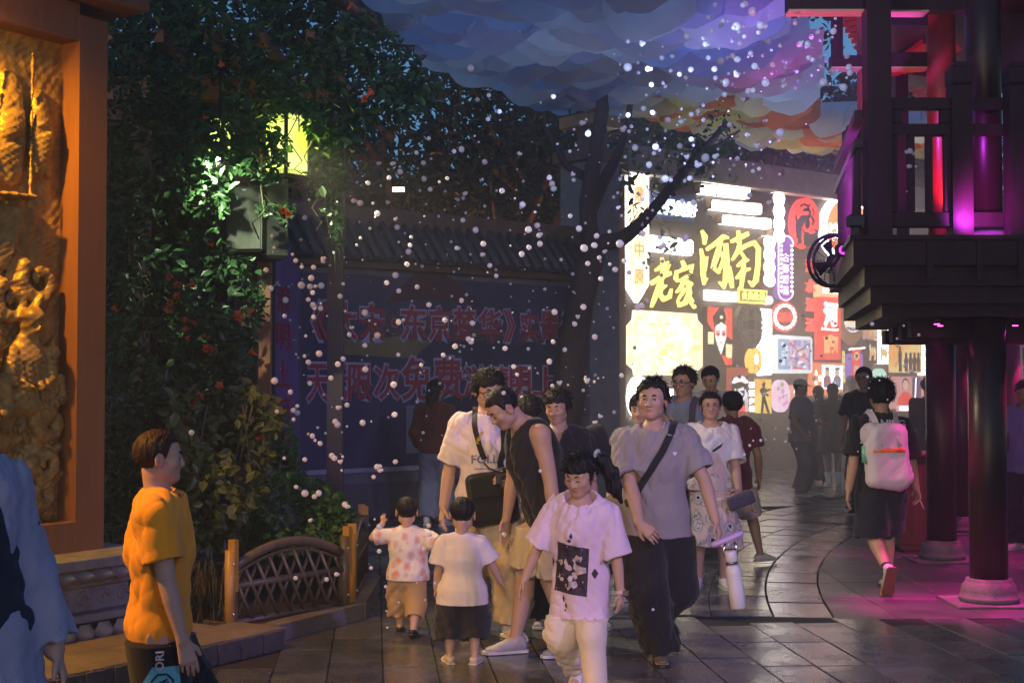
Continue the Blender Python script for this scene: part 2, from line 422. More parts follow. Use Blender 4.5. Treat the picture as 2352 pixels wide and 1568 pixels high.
class Fig:
    """skeleton of a standing figure in its own frame (faces -y, its left is +x), in metres"""
    def __init__(s, H, hs=.135, sw=.100, hz=.525, build=1., pelvis=(0, 0, 0), lean=(0, 0), twist=0, roll=0, head=(0, 0, 0), feet=None, hands=None, elbow=None, knee=None, headfwd=0., neckdrop=0.):
        s.H = H; s.hs = hs; s.b = build; s.hh = hs*H
        s.pel = nv([pelvis[0], pelvis[1], hz + pelvis[2]])*H
        zn = 1 - hs - .048
        ln = zn - hz; l2 = sqrt(max(ln*ln - lean[0]**2 - lean[1]**2, .01))
        s.neck = s.pel + nv([lean[0], lean[1], l2])*H
        s.up = unit(s.neck - s.pel)
        T = np.array(Matrix.Rotation(R(twist), 3, 'Z') @ Matrix.Rotation(R(roll), 3, 'Y'))
        s.side = T @ np.array([1., 0, 0]); s.fwd = np.cross(s.up, s.side); s.fwd = -unit(s.fwd) if np.dot(s.fwd, (0, -1, 0)) < 0 else unit(s.fwd)
        s.sh = {q: s.neck + (s.side*(q*sw) - s.up*.024)*H for q in (1, -1)}
        s.hip = {q: s.pel + nv([q*.05*build, 0, -.01])*H for q in (1, -1)}
        la, lf = .165*H*(1 if hs < .18 else .90), .148*H*(1 if hs < .18 else .90)
        lt = (hz - .045)*H*.52; lc = (hz - .045)*H*.50
        feet = feet or {}; hands = hands or {}; elbow = elbow or {}; knee = knee or {}
        s.ank = {}; s.kn = {}; s.toe = {}; s.el = {}; s.wr = {}; s.hd = {}
        for q in (1, -1):
            fx, fy, fz, ty, tp = feet.get(q, (q*.06, 0, .042, q*10, 0))
            t_ = nv([fx, fy, fz])*H
            s.kn[q], s.ank[q] = ik(s.hip[q], t_, lt, lc, knee.get(q, (q*.12, -1, 0)))
            s.toe[q] = np.array(Matrix.Rotation(R(ty), 3, 'Z') @ Matrix.Rotation(R(tp), 3, 'X')) @ np.array([0, -1., 0])
            h = hands.get(q, (q*.155, -.03, .5 - (.03 if hs > .15 else 0)))
            s.el[q], s.wr[q] = ik(s.sh[q], nv(h[:3])*H, la, lf, elbow.get(q, (q*.35, 1, -.1)))
            s.hd[q] = h[3:] if len(h) > 3 else (None, None, .5)
        s.hR = rot3(*head)
        s.hpos = s.neck + s.up*(.048 - neckdrop)*H + nv([0, 0, .0]) + s.fwd*headfwd*H   # chin-level centre
        piv = np.array([0, .06, .12])*s.hh
        s.hpos = s.hpos + piv - s.hR @ piv
    def hp(s, p): return s.hpos + s.hR @ (nv(p)*s.hh)
def head_ell(F, c, r): return ell(F.hp(c), nv(r)*F.hh, F.hR)
def head_tube(F, nodes, side=(1, 0, 0)): return tube([(F.hp(c), a*F.hh, b*F.hh) for c, a, b in nodes], F.hR @ nv(side))
def add_hand(G, F, q, fine=True):
    w = F.wr[q]; d0 = unit(w - F.el[q]); hd, pn, curl = F.hd[q]
    d = unit(hd) if hd is not None else d0
    n = nv(pn) if pn is not None else nv([-q*1., .25, 0])
    n = unit(n - np.dot(n, d)*d); s_ = np.cross(d, n)
    if pn is None or True:
        s_ = s_ * (1 if np.dot(s_, (0, -1, .2)) > 0 else -1)      # thumb side forward
    hl = .105*F.H * (1. if F.hs < .15 else .92); k = hl/.18
    G.add(tube([(w - d*.02*k, .025*k, .019*k), (w + d*.035*k, .034*k, .017*k), (w + d*.085*k, .040*k, .014*k)], s_), .012*k)
    for i, (o, L, st) in enumerate(((.030, .072, .082), (.011, .082, .088), (-.009, .077, .086), (-.028, .060, .080))):
        p = w + d*st*k + s_*o*k; c = curl*(1 + .12*i); r = (.0085 - .0006*i)*k
        pts = [p]; dd = d; lens = (.45, .32, .23)
        for j in range(3):
            a = c*(.55 if j == 0 else .85)
            dd = unit(dd*cos(a) + n*sin(a) + (s_*o*1.2 if j == 0 else 0)); nn = n; n2 = unit(n - np.dot(n, dd)*dd); pts.append(pts[-1] + dd*L*lens[j]*k)
        G.add(tube([(pts[0]-d*.01*k, r*1.1, r), (pts[1], r*1.05, r*1.0), (pts[2], r*.95, r*.9), (pts[3], r*.8, r*.75)], s_), .004*k)
    p = w + d*.02*k + s_*.022*k; t1 = unit(d*.75 + s_*.75 + n*.35); t2 = unit(d*.95 + s_*.25 + n*.45)
    G.add(tube([(p, .015*k, .013*k), (p + t1*.04*k, .012*k, .011*k), (p + t1*.04*k + t2*.032*k, .009*k, .0085*k)], s_), .008*k)
def torso_nodes(F, g=0., wx=1., dy=1., z0=None):
    """sections along the spine; g grows them outwards"""
    H = F.H; P = []
    for t, a, b in ((-.08, .090, .066), (.0, .094, .068), (.30, .080, .060), (.62, .092, .068), (.84, .088, .058), (.97, .060, .044)):
        P.append((F.pel + (F.neck - F.pel)*t + F.fwd*(.006*H if t > .2 else 0), (a*wx*F.b)*H + g, (b*dy*F.b)*H + g))
    return P
def bbox_of(F, pad=.16):
    P = [F.pel, F.neck, F.hp((0, 0, 1.05))] + [d[q] for d in (F.sh, F.hip, F.ank, F.kn, F.el, F.wr) for q in (1, -1)]
    P = np.array(P); lo = P.min(0) - pad; hi = P.max(0) + pad; lo[2] = max(lo[2], -.02); return lo, hi
def body_mesh(F, vox, tone, name='body', face=True, mouth=0., gaunt=0.):
    lo, hi = bbox_of(F, .15*F.H/1.7 + .05); G = SDF(lo, hi, vox); H = F.H; b = F.b; hh = F.hh
    G.add(tube(torso_nodes(F), F.side, k=.02))
    G.add(tube([(F.sh[-1], .027*H*b, .027*H*b), (F.neck - F.up*.006*H, .030*H, .032*H), (F.sh[1], .027*H*b, .027*H*b)], F.up), .03*H)
    nb = F.hp((0, .13, .25))
    G.add(tube([(F.neck - F.up*.04*H, .030*H*b, .032*H*b), (nb, .0285*H*b + .02*(hh - .135*H), .031*H*b + .02*(hh - .135*H))], F.side), .022*H)
    for q in (1, -1):
        m = F.sh[q]*.45 + F.el[q]*.55; u = F.el[q]*.7 + F.wr[q]*.3
        G.add(tube([(F.sh[q], .029*H*b, .029*H*b), (m, .0275*H*b, .028*H*b), (F.el[q], .0235*H*b, .0235*H*b), (u, .0245*H*b, .024*H*b), (F.wr[q], .0165*H*b, .0145*H*b)]), .025*H)
        add_hand(G, F, q)
        m = F.hip[q]*.5 + F.kn[q]*.5; c = F.kn[q]*.68 + F.ank[q]*.32 + nv([0, .008*H, 0])
        G.add(tube([(F.hip[q], .056*H*b, .06*H*b), (m, .047*H*b, .048*H*b), (F.kn[q], .0335*H*b, .034*H*b), (c, .033*H*b, .035*H*b), (F.kn[q]*.15 + F.ank[q]*.85, .0215*H*b, .022*H*b), (F.ank[q], .021*H*b, .022*H*b)]), .03*H)
        t = F.toe[q]; a = F.ank[q]
        G.add(tube([(a + nv([0, 0, -.016*H]) - t*.022*H, .019*H, .022*H), (a + t*.05*H - nv([0, 0, .024*H]), .024*H, .016*H), (a + t*.1*H - nv([0, 0, .031*H]), .024*H, .010*H)], np.cross(t, (0, 0, 1))), .012*H)
    # head: skull, jaw, cheeks, brow, nose, lips, ears
    hh = F.hh
    G.add(head_ell(F, (0, .06, .63), (.365, .435, .37)), .02*hh)
    G.add(head_ell(F, (0, -.12, .36), (.285, .265, .355)), .10*hh)
    G.add(head_ell(F, (0, -.235, .10), (.14, .13, .105)), .12*hh)
    for q in (1, -1):
        G.add(head_ell(F, (q*.195, -.03, .24), (.10, .15, .13)), .10*hh)
        G.add(head_ell(F, (q*.175, -.235, .385), (.115, .10, .10)), .08*hh)
    if face:
        G.add(head_tube(F, [((-.19, -.285, .585), .05, .05), ((0, -.335, .585), .05, .05), ((.19, -.285, .585), .05, .05)]), .06*hh)
        for q in (1, -1): G.sub(head_ell(F, (q*.155, -.415, .495), (.095, .075, .05)), .06*hh)
        for q in (1, -1): G.add(head_ell(F, (q*.150, -.285, .49), (.085, .07, .06)), .02*hh)
        G.add(head_tube(F, [((0, -.345, .535), .035, .035), ((0, -.42, .40), .045, .045), ((0, -.425, .355), .058, .050)]), .035*hh)
        for q in (1, -1): G.add(head_ell(F, (q*.065, -.375, .345), (.045, .05, .036)), .03*hh)
        G.add(head_tube(F, [((-.10, -.325, .222), .018, .018), ((-.03, -.362, .236), .028, .026), ((.03, -.362, .236), .028, .026), ((.10, -.325, .222), .018, .018)]), .02*hh)
        G.add(head_tube(F, [((-.085, -.322, .205), .02, .02), ((0, -.352, .188), .034, .032), ((.085, -.322, .205), .02, .02)]), .02*hh)
        G.sub(head_tube(F, [((-.095, -.375, .212), .008, .012), ((0, -.40, .213), .008 + mouth, .03), ((.095, -.375, .212), .008, .012)], (0, 0, 1)), .012*hh)
    for q in (1, -1):
        G.add(head_ell(F, (q*.372, .03, .455), (.045, .10, .155)), .03*hh)
        G.sub(head_ell(F, (q*.425, .01, .47), (.035, .055, .09)), .02*hh)
    me = G.mesh(name, skin(tone))
    if face:
        V = np.empty(len(me.vertices)*3, np.float32); me.vertices.foreach_get('co', V); V = V.reshape(-1, 3)
        L = ((V - F.hpos) @ F.hR) / hh
        lips = np.exp(-((L[:, 0]/.085)**4 + ((L[:, 2]-.212)/.040)**4)) * (L[:, 1] < -.25)
        ear = np.exp(-(((np.abs(L[:, 0])-.40)/.06)**2 + ((L[:, 1]-.02)/.14)**2 + ((L[:, 2]-.45)/.18)**2))*.45
        ck = np.exp(-(((np.abs(L[:, 0])-.19)/.11)**2 + ((L[:, 2]-.36)/.10)**2)) * (L[:, 1] < -.1)*.18
        fing = np.zeros(len(V))
        a = me.attributes.new('blush', 'FLOAT', 'POINT'); a.data.foreach_set('value', np.clip(lips*.95 + ear + ck + fing, 0, 1).astype(np.float32))
    return me
def face_parts(F, root, eyes='open', glasses=None, brow=1.):
    hh = F.hh; dark = mat('brow_hair', (.012, .01, .009), rough=.7); wm = mat('eye_white', (.40, .37, .35), rough=.3, var=.03, bump=0); im = mat('iris', (.018, .011, .008), rough=.12, bump=0, var=.1)
    for q in (1, -1):
        B = MB(); P = [(q*(.075 + .145*t), -.392 + .095*t*t + .02*t, .583 + .035*sin(pi*min(t*1.15, 1)) - .012*t) for t in np.linspace(0, 1, 7)]
        B.tube([F.hp(p) for p in P], [hh*r*brow for r in (.016, .022, .024, .023, .020, .015, .007)], 6); B.put('eyebrow', dark, root)
        if eyes == 'open':
            E_ = MB(); E_.ball((0, 0, 0), 1, 12, 8)
            me = E_.mesh('eye', [wm]); o = put('eye', me, None, root)
            M = Matrix.Translation(Vector(F.hp((q*.150, -.346, .491)))) @ Matrix(F.hR.tolist()).to_4x4() @ Matrix.Rotation(R(q*18), 4, 'Z') @ Matrix.Rotation(R(-q*5), 4, 'Y') @ Matrix.Diagonal(Vector((.062*hh, .022*hh, .018*hh, 1)))
            o.matrix_local = M
            I_ = MB(); I_.ball((0, 0, 0), 1, 10, 6); o2 = I_.put('iris', im, o)
            o2.matrix_local = Matrix.Translation(Vector((0, -.62, .05))) @ Matrix.Diagonal(Vector((.46, .55, 1.0, 1)))
        lid = MB(); zz = .499 if eyes == 'open' else .478
        P = [(q*(.078 + .148*t), -.372 + .075*t*t + .012*t, zz + (.016 if eyes == 'open' else -.012)*sin(pi*t) + (.004*t)) for t in np.linspace(0, 1, 7)]
        lid.tube([F.hp(p) for p in P], [hh*r for r in (.006, .011, .013, .013, .012, .010, .004)], 5); lid.put('eyelash', dark, root)
    if glasses:
        gm = mat('glasses_frame', (.015, .015, .018), rough=.3, metal=.5) if glasses == 'dark' else mat('wire_frame', (.5, .42, .35), rough=.3, metal=.9)
        g = MB(); n = 16; rr = .012 if glasses == 'dark' else .007
        for q in (1, -1):
            P = [F.hp((q*(.165 + .125*cos(a)), -.445 + .05*cos(a)**2 + .03*max(0, cos(a)), .485 + .085*sin(a))) for a in np.linspace(0, 2*pi, n+1)]
            g.tube(P, hh*rr, 5, caps=False)
            g.tube([F.hp((q*.29, -.40, .51)), F.hp((q*.375, -.18, .52)), F.hp((q*.40, .06, .50))], hh*rr, 5)
        g.tube([F.hp((-.045, -.445, .50)), F.hp((0, -.465, .515)), F.hp((.045, -.445, .50))], hh*rr, 5)
        g.put('glasses', gm, root)
def hair_mesh(F, vox, style, name='hair', m=None):
    hh = F.hh; long_ = style in ('long', 'pony', 'bun')
    pts = np.array([F.hp(p) for p in ((-.6, -.6, -.1), (.6, .8, 1.25), (-.6, .8, 1.25), (.6, -.6, 1.25), (.6, .8, -.1), (-.6, .8, -.1))])
    lo, hi = pts.min(0), pts.max(0)
    if style == 'long': lo[2] -= .35
    G = SDF(lo, hi, vox)
    A = F.hR; o = F.hpos
    def loc(X, Y, Z):
        x = X-o[0]; y = Y-o[1]; z = Z-o[2]
        return tuple((x*A[0, i] + y*A[1, i] + z*A[2, i])/hh for i in range(3))
    th = {'crop': .03, 'buzz': .016, 'short': .065, 'bald': .014, 'full': .09, 'bob': .085, 'long': .06, 'pony': .05, 'bun': .035}[style]
    G.add(head_ell(F, (0, .065, .64), (.365+th*.9, .44+th*.8, .375+th*1.15)))
    if style in ('full', 'short', 'bob'):
        G.add(head_ell(F, (.03, -.10, .86), (.30, .30, .17 + th*.5)), .08*hh)
    if style == 'long':
        G.add(tube([(F.hp((0, .18, .6)), .36*hh, .28*hh), (F.hp((0, .30, .1)), .34*hh, .2*hh), (F.hp((0, .34, -.55)), .36*hh, .14*hh), (F.hp((0, .36, -1.15)), .26*hh, .07*hh)], F.side), .1*hh)
    if style == 'bun':
        pass
    # strands: ripple along the scalp, tufted tips
    def tuft(X, Y, Z):
        x, y, z = loc(X, Y, Z); a = np.arctan2(x, y+.25)
        return hh*(.014*np.sin(23*a + 6*z + 2*np.sin(5*z)) + .012*np.sin(41*a - 9*z + 7*y) + .010*np.sin(31*x + 27*y + 13*z))*(1. if style not in ('buzz', 'bald', 'crop') else .45)
    G.warp(tuft)
    # the face, the ears and the nape stay free
    line = {'crop': .80, 'buzz': .78, 'short': .80, 'bald': .98, 'full': .74, 'bob': .70, 'long': .74, 'pony': .66, 'bun': .79}[style]
    def face(X, Y, Z):
        x, y, z = loc(X, Y, Z)
        fr = .026*np.sin(11*x + 1.1) + .022*np.sin(29*x)
        fr = fr*(.3 if style == 'pony' else 1.)
        lim = line + (fr if style in ('full', 'short', 'bob', 'pony') else .3*fr) + .14*(x - .06)*(style in ('short', 'full'))
        edge = .10 if style != 'bald' else .28
        d1 = np.maximum(z - lim, (y + edge) + .35*np.maximum(z-.5, 0))      # in front and below the hairline
        low = .42 if style in ('full', 'bob') else .5
        nape = np.where(y > .12, .20 if style in ('short', 'full', 'bob') else .27, low + .0*y)
        if long_: nape = np.where(y > .12, -3. if style == 'long' else .22, .36)
        d2 = z - nape
        if style == 'long': d2 = np.maximum(d2, y - .02)
        return np.minimum(d1, d2)*hh*.8
    G.d = np.maximum(G.d, -face(G.ax[0][:, None, None], G.ax[1][None, :, None], G.ax[2][None, None, :]).astype(np.float32))
    return G.mesh(name, m or hairm())
def strands(me, F, n, seed, length=.045, width=.0035, lift_=.12):
    rg = np.random.RandomState(seed); nvv = len(me.vertices); V = np.empty(nvv*3, np.float32); me.vertices.foreach_get('co', V); V = V.reshape(-1, 3); Nn = np.empty(nvv*3, np.float32); me.vertices.foreach_get('normal', Nn); Nn = Nn.reshape(-1, 3)
    L = ((V - F.hpos) @ F.hR)/F.hh; ok = np.nonzero(~((L[:, 1] < -.12) & (L[:, 2] < .97)) & (Nn[:, 2]*.3 + Nn @ (F.hR @ np.array([0, 0, 1.])) > -.45))[0]
    k = ok[rg.randint(len(ok), size=n)]; C = V[k]; N = Nn[k]; crown = F.hp((0, .12, 1.0)); T = C - crown; T = T + rg.normal(size=T.shape)*.035 - (T*N).sum(1)[:, None]*N
    T /= np.linalg.norm(T, axis=1)[:, None] + 1e-6; S = np.cross(N, T); ln = length*rg.uniform(.5, 1.2, n)[:, None]; lift = rg.uniform(-.02, lift_, n)[:, None]
    A = C - N*.003; M_ = C + T*ln*.5 + N*ln*lift*.7; E_ = C + T*ln + N*ln*(lift - .12); W = S*width
    P = np.stack([A - W, A + W, M_ + W*.8, M_ - W*.8, E_], 1).reshape(-1, 3); i = np.arange(n)[:, None]*5
    F4 = np.concatenate([i + np.array([[0, 1, 2, 3]]), i + np.array([[3, 2, 4, 4]])])
    tri = np.concatenate([i + np.array([[0, 1, 2]]), i + np.array([[0, 2, 3]]), i + np.array([[3, 2, 4]])])
    return np_mesh('strands', P, tri, None)
def hairm(col=(.010, .009, .009), nm='black_hair'):
    return mat(nm, col, rough=.55, var=.5, scale=60, bump=.8, bscale=120, stretch=(1, 1, .12), spec=.25)
def cavity(F, p0, p1, r0, r1): return tube([(p0, r0, r0), (p1, r1, r1)])
def tee_mesh(F, vox, m, hem=.47, w=1.12, hemw=1.25, dy=1.15, sl=.62, slr=.052, neck='crew', seed=1, amp=.016, name='shirt', hemtilt=(0, 0), tank=False, bulge=0., freq=52., sr=None, openf=0., collar=0.):
    """loose top: hem height and widths in fractions of the figure's height"""
    w = 1 + (w-1)*.55; slr = .040 + (slr-.045)*.75; hemw = 1 + (hemw-1)*.8
    H = F.H; lo, hi = bbox_of(F, .17*H); lo[2] = max(lo[2], (hem - .05)*H); hi[2] = min(hi[2], F.neck[2] + .08*H)
    G = SDF(lo, hi, vox)
    base = torso_nodes(F, .006*H, w, dy)
    P = [n for n in base[2:]]
    P[-1] = (P[-1][0] - F.up*.006*H, P[-1][1]*.86, P[-1][2])
    tz = (F.pel[2] - hem*H)/max(F.up[2], .3)
    hp = F.pel - F.up*tz; hp = nv([F.pel[0] + (hp[0]-F.pel[0])*.5, F.pel[1] + (hp[1]-F.pel[1])*.5, hp[2]])
    mid = (F.pel*.6 + hp*.4)
    low = [(hp - F.up*.02*H, .094*H*hemw*F.b, .072*H*hemw*dy/1.15*F.b), (F.pel + F.up*.01*H, .094*H*(hemw*.6 + w*.4)*F.b, .071*H*(hemw*.6 + w*.4)*F.b)]
    if bulge: P[0] = (P[0][0] + F.fwd*bulge*H*.5, P[0][1], P[0][2] + bulge*H*.5)
    G.add(tube(low + P, F.side, flat=(True, False), k=.03))
    if not tank:
        G.add(tube([(F.sh[-1] - F.up*.002*H, .033*H*F.b, .038*H*F.b), (F.neck - F.up*.004*H, .030*H, .044*H), (F.sh[1] - F.up*.002*H, .033*H*F.b, .038*H*F.b)], F.up), .03*H)
    else:
        for q in (1, -1): G.add(tube([(F.sh[q]*.55 + F.neck*.45 + F.up*.006*H, .028*H, .036*H), (F.sh[q]*.6 + F.neck*.4 - F.up*.07*H, .04*H, .05*H)], F.side), .04*H)
    if sl > 0:
        for q in (1, -1):
            e = F.sh[q] + (F.el[q] - F.sh[q])*min(sl, 1.); N = [(F.sh[q] - F.up*.004*H, .0375*H*F.b, .039*H*F.b)]
            if sl <= 1: N.append((e + (e - F.sh[q])*.06, slr*H, slr*H*.92))
            else:
                N.append((F.el[q], slr*H, slr*H*.92)); e = F.el[q] + (F.wr[q] - F.el[q])*(sl - 1); N.append((e, (sr or slr*.8)*H, (sr or slr*.8)*H))
            G.add(tube(N, F.side, flat=(False, True), k=.02), .020*H)
    G.warp(folds(seed, amp, freq))
    if sl > 0 and sl <= 1:
        for q in (1, -1):                                  # the sleeve end is open
            e = F.sh[q] + (F.el[q] - F.sh[q])*sl*1.06; d = unit(F.el[q] - F.sh[q])
            G.sub(tube([(e - d*.035*H, slr*H*.70, slr*H*.64), (e + d*.02*H, slr*H*.86, slr*H*.80)], F.side, flat=(False, False)))
    # hem cut and opening
    G.cut((0, F.pel[1], hem*H), (hemtilt[0], hemtilt[1], -1))
    G.sub(tube([(hp - F.up*.06*H, .094*H*hemw*.88*F.b, .072*H*hemw*.84*F.b), (hp + F.up*.006*H, .094*H*hemw*.84*F.b, .072*H*hemw*.80*F.b)], F.side, flat=(True, True)))
    n0 = F.neck + F.up*.012*H + F.fwd*.008*H
    r = {'crew': .043, 'v': .044, 'polo': .036, 'wide': .056, 'tank': .055, 'boat': .06}[neck]
    ax_ = unit(F.up*.88 + F.fwd*.47)
    G.sub(tube([(n0 - ax_*(.006 + (r-.042)*.6)*H, r*H, r*H*1.05), (n0 + ax_*.09*H, r*H*1.25, r*H*1.35)], F.side, flat=(True, False)), .004*H)
    if neck in ('v', 'tank'):
        for q in (0,):
            bot = F.neck - F.up*(.088 if neck == 'v' else .05)*H + F.fwd*.060*H
            G.sub(tube([(bot, .003*H, .05*H), (F.neck + F.fwd*.05*H + F.up*.02*H, .046*H, .05*H)], F.side), .004*H)
    if openf:
        M_ = np.stack([F.side, -F.fwd, F.up], 1); G.sub(rbox(F.pel*.4 + F.neck*.6 + F.fwd*.14*H, (openf*H, .16*H, .8*H), .01, M_))
    if collar:
        nc = F.neck + F.up*.012*H
        G.sub(tube([(nc - F.up*.03*H, .040*H, .041*H), (nc + F.up*.05*H, .040*H, .041*H)], F.side))
    if tank:
        for q in (1, -1): G.sub(tube([(F.sh[q] + F.side*q*.02*H + F.up*.03*H, .045*H, .06*H), (F.sh[q] + F.side*q*.022*H - F.up*.05*H, .045*H, .055*H)], F.side), .01*H)
    return G.mesh(name, m)
def legs_mesh(F, vox, m, end=1., r=(.066, .058, .05), cuff=None, top=.06, seed=3, amp=.016, name='trousers', skirt=None, skf=1.25, bag=0., freq=44.):
    """shorts (end < 1 ends above the knee ... measured along the leg, 2 = ankle) or a skirt (hem height)"""
    H = F.H; lo, hi = bbox_of(F, .15*H); hi[2] = F.pel[2] + .14*H; G = SDF(lo, hi, vox)
    T = torso_nodes(F, .004*H, 1.03, 1.03)
    G.add(tube([T[0], T[1], (F.pel + F.up*top*H, T[1][1]*.93, T[1][2]*.93)], F.side, flat=(False, True)))
    if skirt is None:
        for q in (1, -1):
            N = [(F.hip[q] + F.up*.01*H, r[0]*H*F.b, (r[0]+.006)*H*F.b)]
            if end <= 1: e = F.hip[q] + (F.kn[q]-F.hip[q])*end; N.append((e + (e-F.hip[q])*.03, r[1]*H*F.b, r[1]*H*F.b))
            else:
                N.append((F.kn[q], r[1]*H*F.b, r[1]*H*F.b)); e = F.kn[q] + (F.ank[q]-F.kn[q])*(end-1); N.append((e, r[2]*H*F.b, r[2]*H*F.b))
            G.add(tube(N, flat=(False, True), k=.03), .03*H)
    else:
        G.add(tube([(F.pel + nv([0, 0, .02])*H, .096*H*F.b, .07*H*F.b), (nv([F.pel[0], F.pel[1], skirt*H]), .096*H*skf, .085*H*skf)], F.side, flat=(False, True)))
    G.warp(folds(seed, amp, freq, vert=1.4, top=F.pel[2] - .02*H if skirt is None else None))
    if skirt is None:
        for q in (1, -1):
            a, b = (F.hip[q], F.kn[q]) if end <= 1 else (F.kn[q], F.ank[q]); e = a + (b-a)*(end if end <= 1 else end-1); d = unit(b-a); rr = r[1 if end <= 1 else 2]*H*F.b
            G.sub(tube([(e - d*.025*H, rr*.78, rr*.78), (e + d*.03*H, rr*.9, rr*.9)]))
            if cuff: G.add(tube([(e - d*.008*H, cuff*H, cuff*H), (e + d*.012*H, cuff*H*.9, cuff*H*.9)], flat=(True, True)), .01)
    return G.mesh(name, m)
def shoe(F, q, root, up, sole, kind='sneaker', vox=.006):
    H = F.H; t = unit(F.toe[q]); a = F.ank[q]; s_ = unit(np.cross(t, (0, 0, 1))); n = np.cross(s_, t)
    k = H*(.90 if F.hs < .15 else 1.0)
    P = lambda f, u: a + t*f*k + n*u*k
    lo = np.min([P(-.06, -.06), P(.15, .05)], 0) - .05*k; hi = np.max([P(-.06, -.06), P(.15, .05)], 0) + .05*k
    G = SDF(lo, hi, vox)
    G.add(tube([(P(-.022, -.012), .025*k, .032*k), (P(.03, -.017), .027*k, .028*k), (P(.075, -.026), .030*k, .018*k), (P(.112, -.031), .024*k, .012*k)], s_), 0)
    if kind == 'sneaker': G.add(tube([(P(-.005, .0), .025*k, .027*k), (P(-.008, .022), .026*k, .029*k)], s_, flat=(False, True)), .012*k)
    G.cut(P(0, -.034), -n)
    if kind in ('sandal', 'clog'): G.sub(tube([(P(-.03, .018), .026*k, .024*k), (P(.03, .022), .024*k, .018*k)], s_), .006)
    put('shoe', G.mesh('shoe', up), None, root)
    B = MB(); prof = [(-.05, .018), (-.042, .026), (0, .027), (.05, .030), (.09, .033), (.12, .026), (.136, .010)]
    ring = [P(f, -.034) + s_*w*k for f, w in prof] + [P(f, -.034) - s_*w*k for f, w in reversed(prof)]
    n_ = len(ring); b0 = B.pts(ring); b1 = B.pts([r_ - n*.011*k + t*0 for r_ in ring])
    B.face(tuple(b0+i for i in range(n_))); B.face(tuple(b1+i for i in reversed(range(n_))))
    for i in range(n_): j = (i+1) % n_; B.face((b0+i, b0+j, b1+j, b1+i))
    B.put('sole', sole, root)
def bvh_of(o):
    me = o.data; V = [v.co.copy() for v in me.vertices]; return BVHTree.FromPolygons(V, [tuple(p.vertices) for p in me.polygons])
def strap_on(bvh, pts, width, m, root, off=.006, name='strap', n=26, thick=.004):
    """a flat band laid over a garment along the way-points"""
    pts = [Vector(p) for p in pts]; C = []
    segs = [(pts[i+1]-pts[i]).length for i in range(len(pts)-1)]; tot = sum(segs)
    for j in range(n+1):
        u = tot*j/n; i = 0
        while i < len(segs)-1 and u > segs[i]: u -= segs[i]; i += 1
        C.append(pts[i].lerp(pts[i+1], u/segs[i]))
    Q = []; N = []
    for c in C:
        p, nn, _, _ = bvh.find_nearest(c); Q.append(p + nn*off); N.append(nn)
    for _ in range(3):
        Q = [Q[0]] + [(Q[i-1]+Q[i]*2+Q[i+1])/4 for i in range(1, n)] + [Q[-1]]; N = [N[0]] + [(N[i-1]+N[i]*2+N[i+1]).normalized() for i in range(1, n)] + [N[-1]]
    B = MB(); rings = []
    for i in range(n+1):
        t = (Q[min(i+1, n)]-Q[max(i-1, 0)]).normalized(); s_ = N[i].cross(t).normalized()*width/2; k = N[i]*thick
        rings.append(B.pts([Q[i]-s_, Q[i]+s_, Q[i]+s_+k, Q[i]-s_+k]))
    for a, b in zip(rings, rings[1:]):
        for k in range(4): B.face((a+k, a+(k+1) % 4, b+(k+1) % 4, b+k))
    return B.put(name, m, root)
def print_on(bvh, me, m, centre, right, up, out, root, name='print', off=.003):
    """lay a flat print (mesh in its own x-z plane) on a garment, thrown along -out"""
    right = Vector(right).normalized(); up = Vector(up).normalized(); out = Vector(out).normalized(); c = Vector(centre)
    bm = bmesh.new(); bm.from_mesh(me)
    bmesh.ops.subdivide_edges(bm, edges=[e for e in bm.edges if e.calc_length() > .03], cuts=2, use_grid_fill=False)
    for v in bm.verts:
        p = c + right*v.co.x + up*v.co.z
        hit, nn, _, _ = bvh.ray_cast(p + out*.35, -out)
        v.co = (hit + nn*off) if hit is not None else p
    me2 = bpy.data.meshes.new(name); bm.to_mesh(me2); bm.free(); me2.materials.clear(); me2.materials.append(m)
    return put(name, me2, None, root)
def cloth(name, col, var=.06, rough=.85, **k): return mat(name, col, rough=rough, var=var, scale=k.pop('scale', 5), bump=k.pop('bump', .25), bscale=k.pop('bscale', 420), spec=.2, sheen=k.pop('sheen', .15), **k)
def person(label, X, Y, rz, F, tone=.9, vox=.006, cvox=None, group=None, face=True, eyes='open', glasses=None, hair='short', hairmat=None, mouth=0., cat='person', z=0., shoes=None, brow=1.):
    root = thing('person', label, cat, (X, Y, z), R(rz), group); FIGS[root.name] = F
    put('body', body_mesh(F, vox, tone, face=face, mouth=mouth), None, root)
    if face: face_parts(F, root, eyes, glasses, brow)
    if hair:
        ho = put('hair', hair_mesh(F, max(vox, .005), hair, m=hairmat), None, root)
        if vox < .0085:
            sh_ = hair in ('buzz', 'crop'); st = strands(ho.data, F, 500 if sh_ else 900, int(abs(X*100)) % 999, (.016 if sh_ else .042)*F.hh/.23, .0022 if sh_ else .0032, .12 if hair in ('short', 'full', 'bob') else .03); st.materials.append(hairmat or hairm()); tag(put('strands', st, None, ho), kind='stuff')
    if shoes:
        for q in (1, -1): shoe(F, q, root, shoes[0], shoes[1], shoes[2], max(vox, .005))
    return root

def tuck(inner, outer, z0, gap=.014, only=None):
    """keep a garment (or limb) inside the one worn over it above height z0"""
    bv = bvh_of(outer); me = inner.data; V = np.empty(len(me.vertices)*3, np.float32); me.vertices.foreach_get('co', V); V = V.reshape(-1, 3)
    sel = V[:, 2] > z0
    if only is not None: sel &= only(V)
    for i in np.nonzero(sel)[0]:
        q = Vector(V[i]); p, n, _, d = bv.find_nearest(q, .16)
        if p is None: continue
        s_ = (q-p).dot(n)
        if s_ > -gap: V[i] = p - n*gap
    me.vertices.foreach_set('co', V.ravel()); me.update()

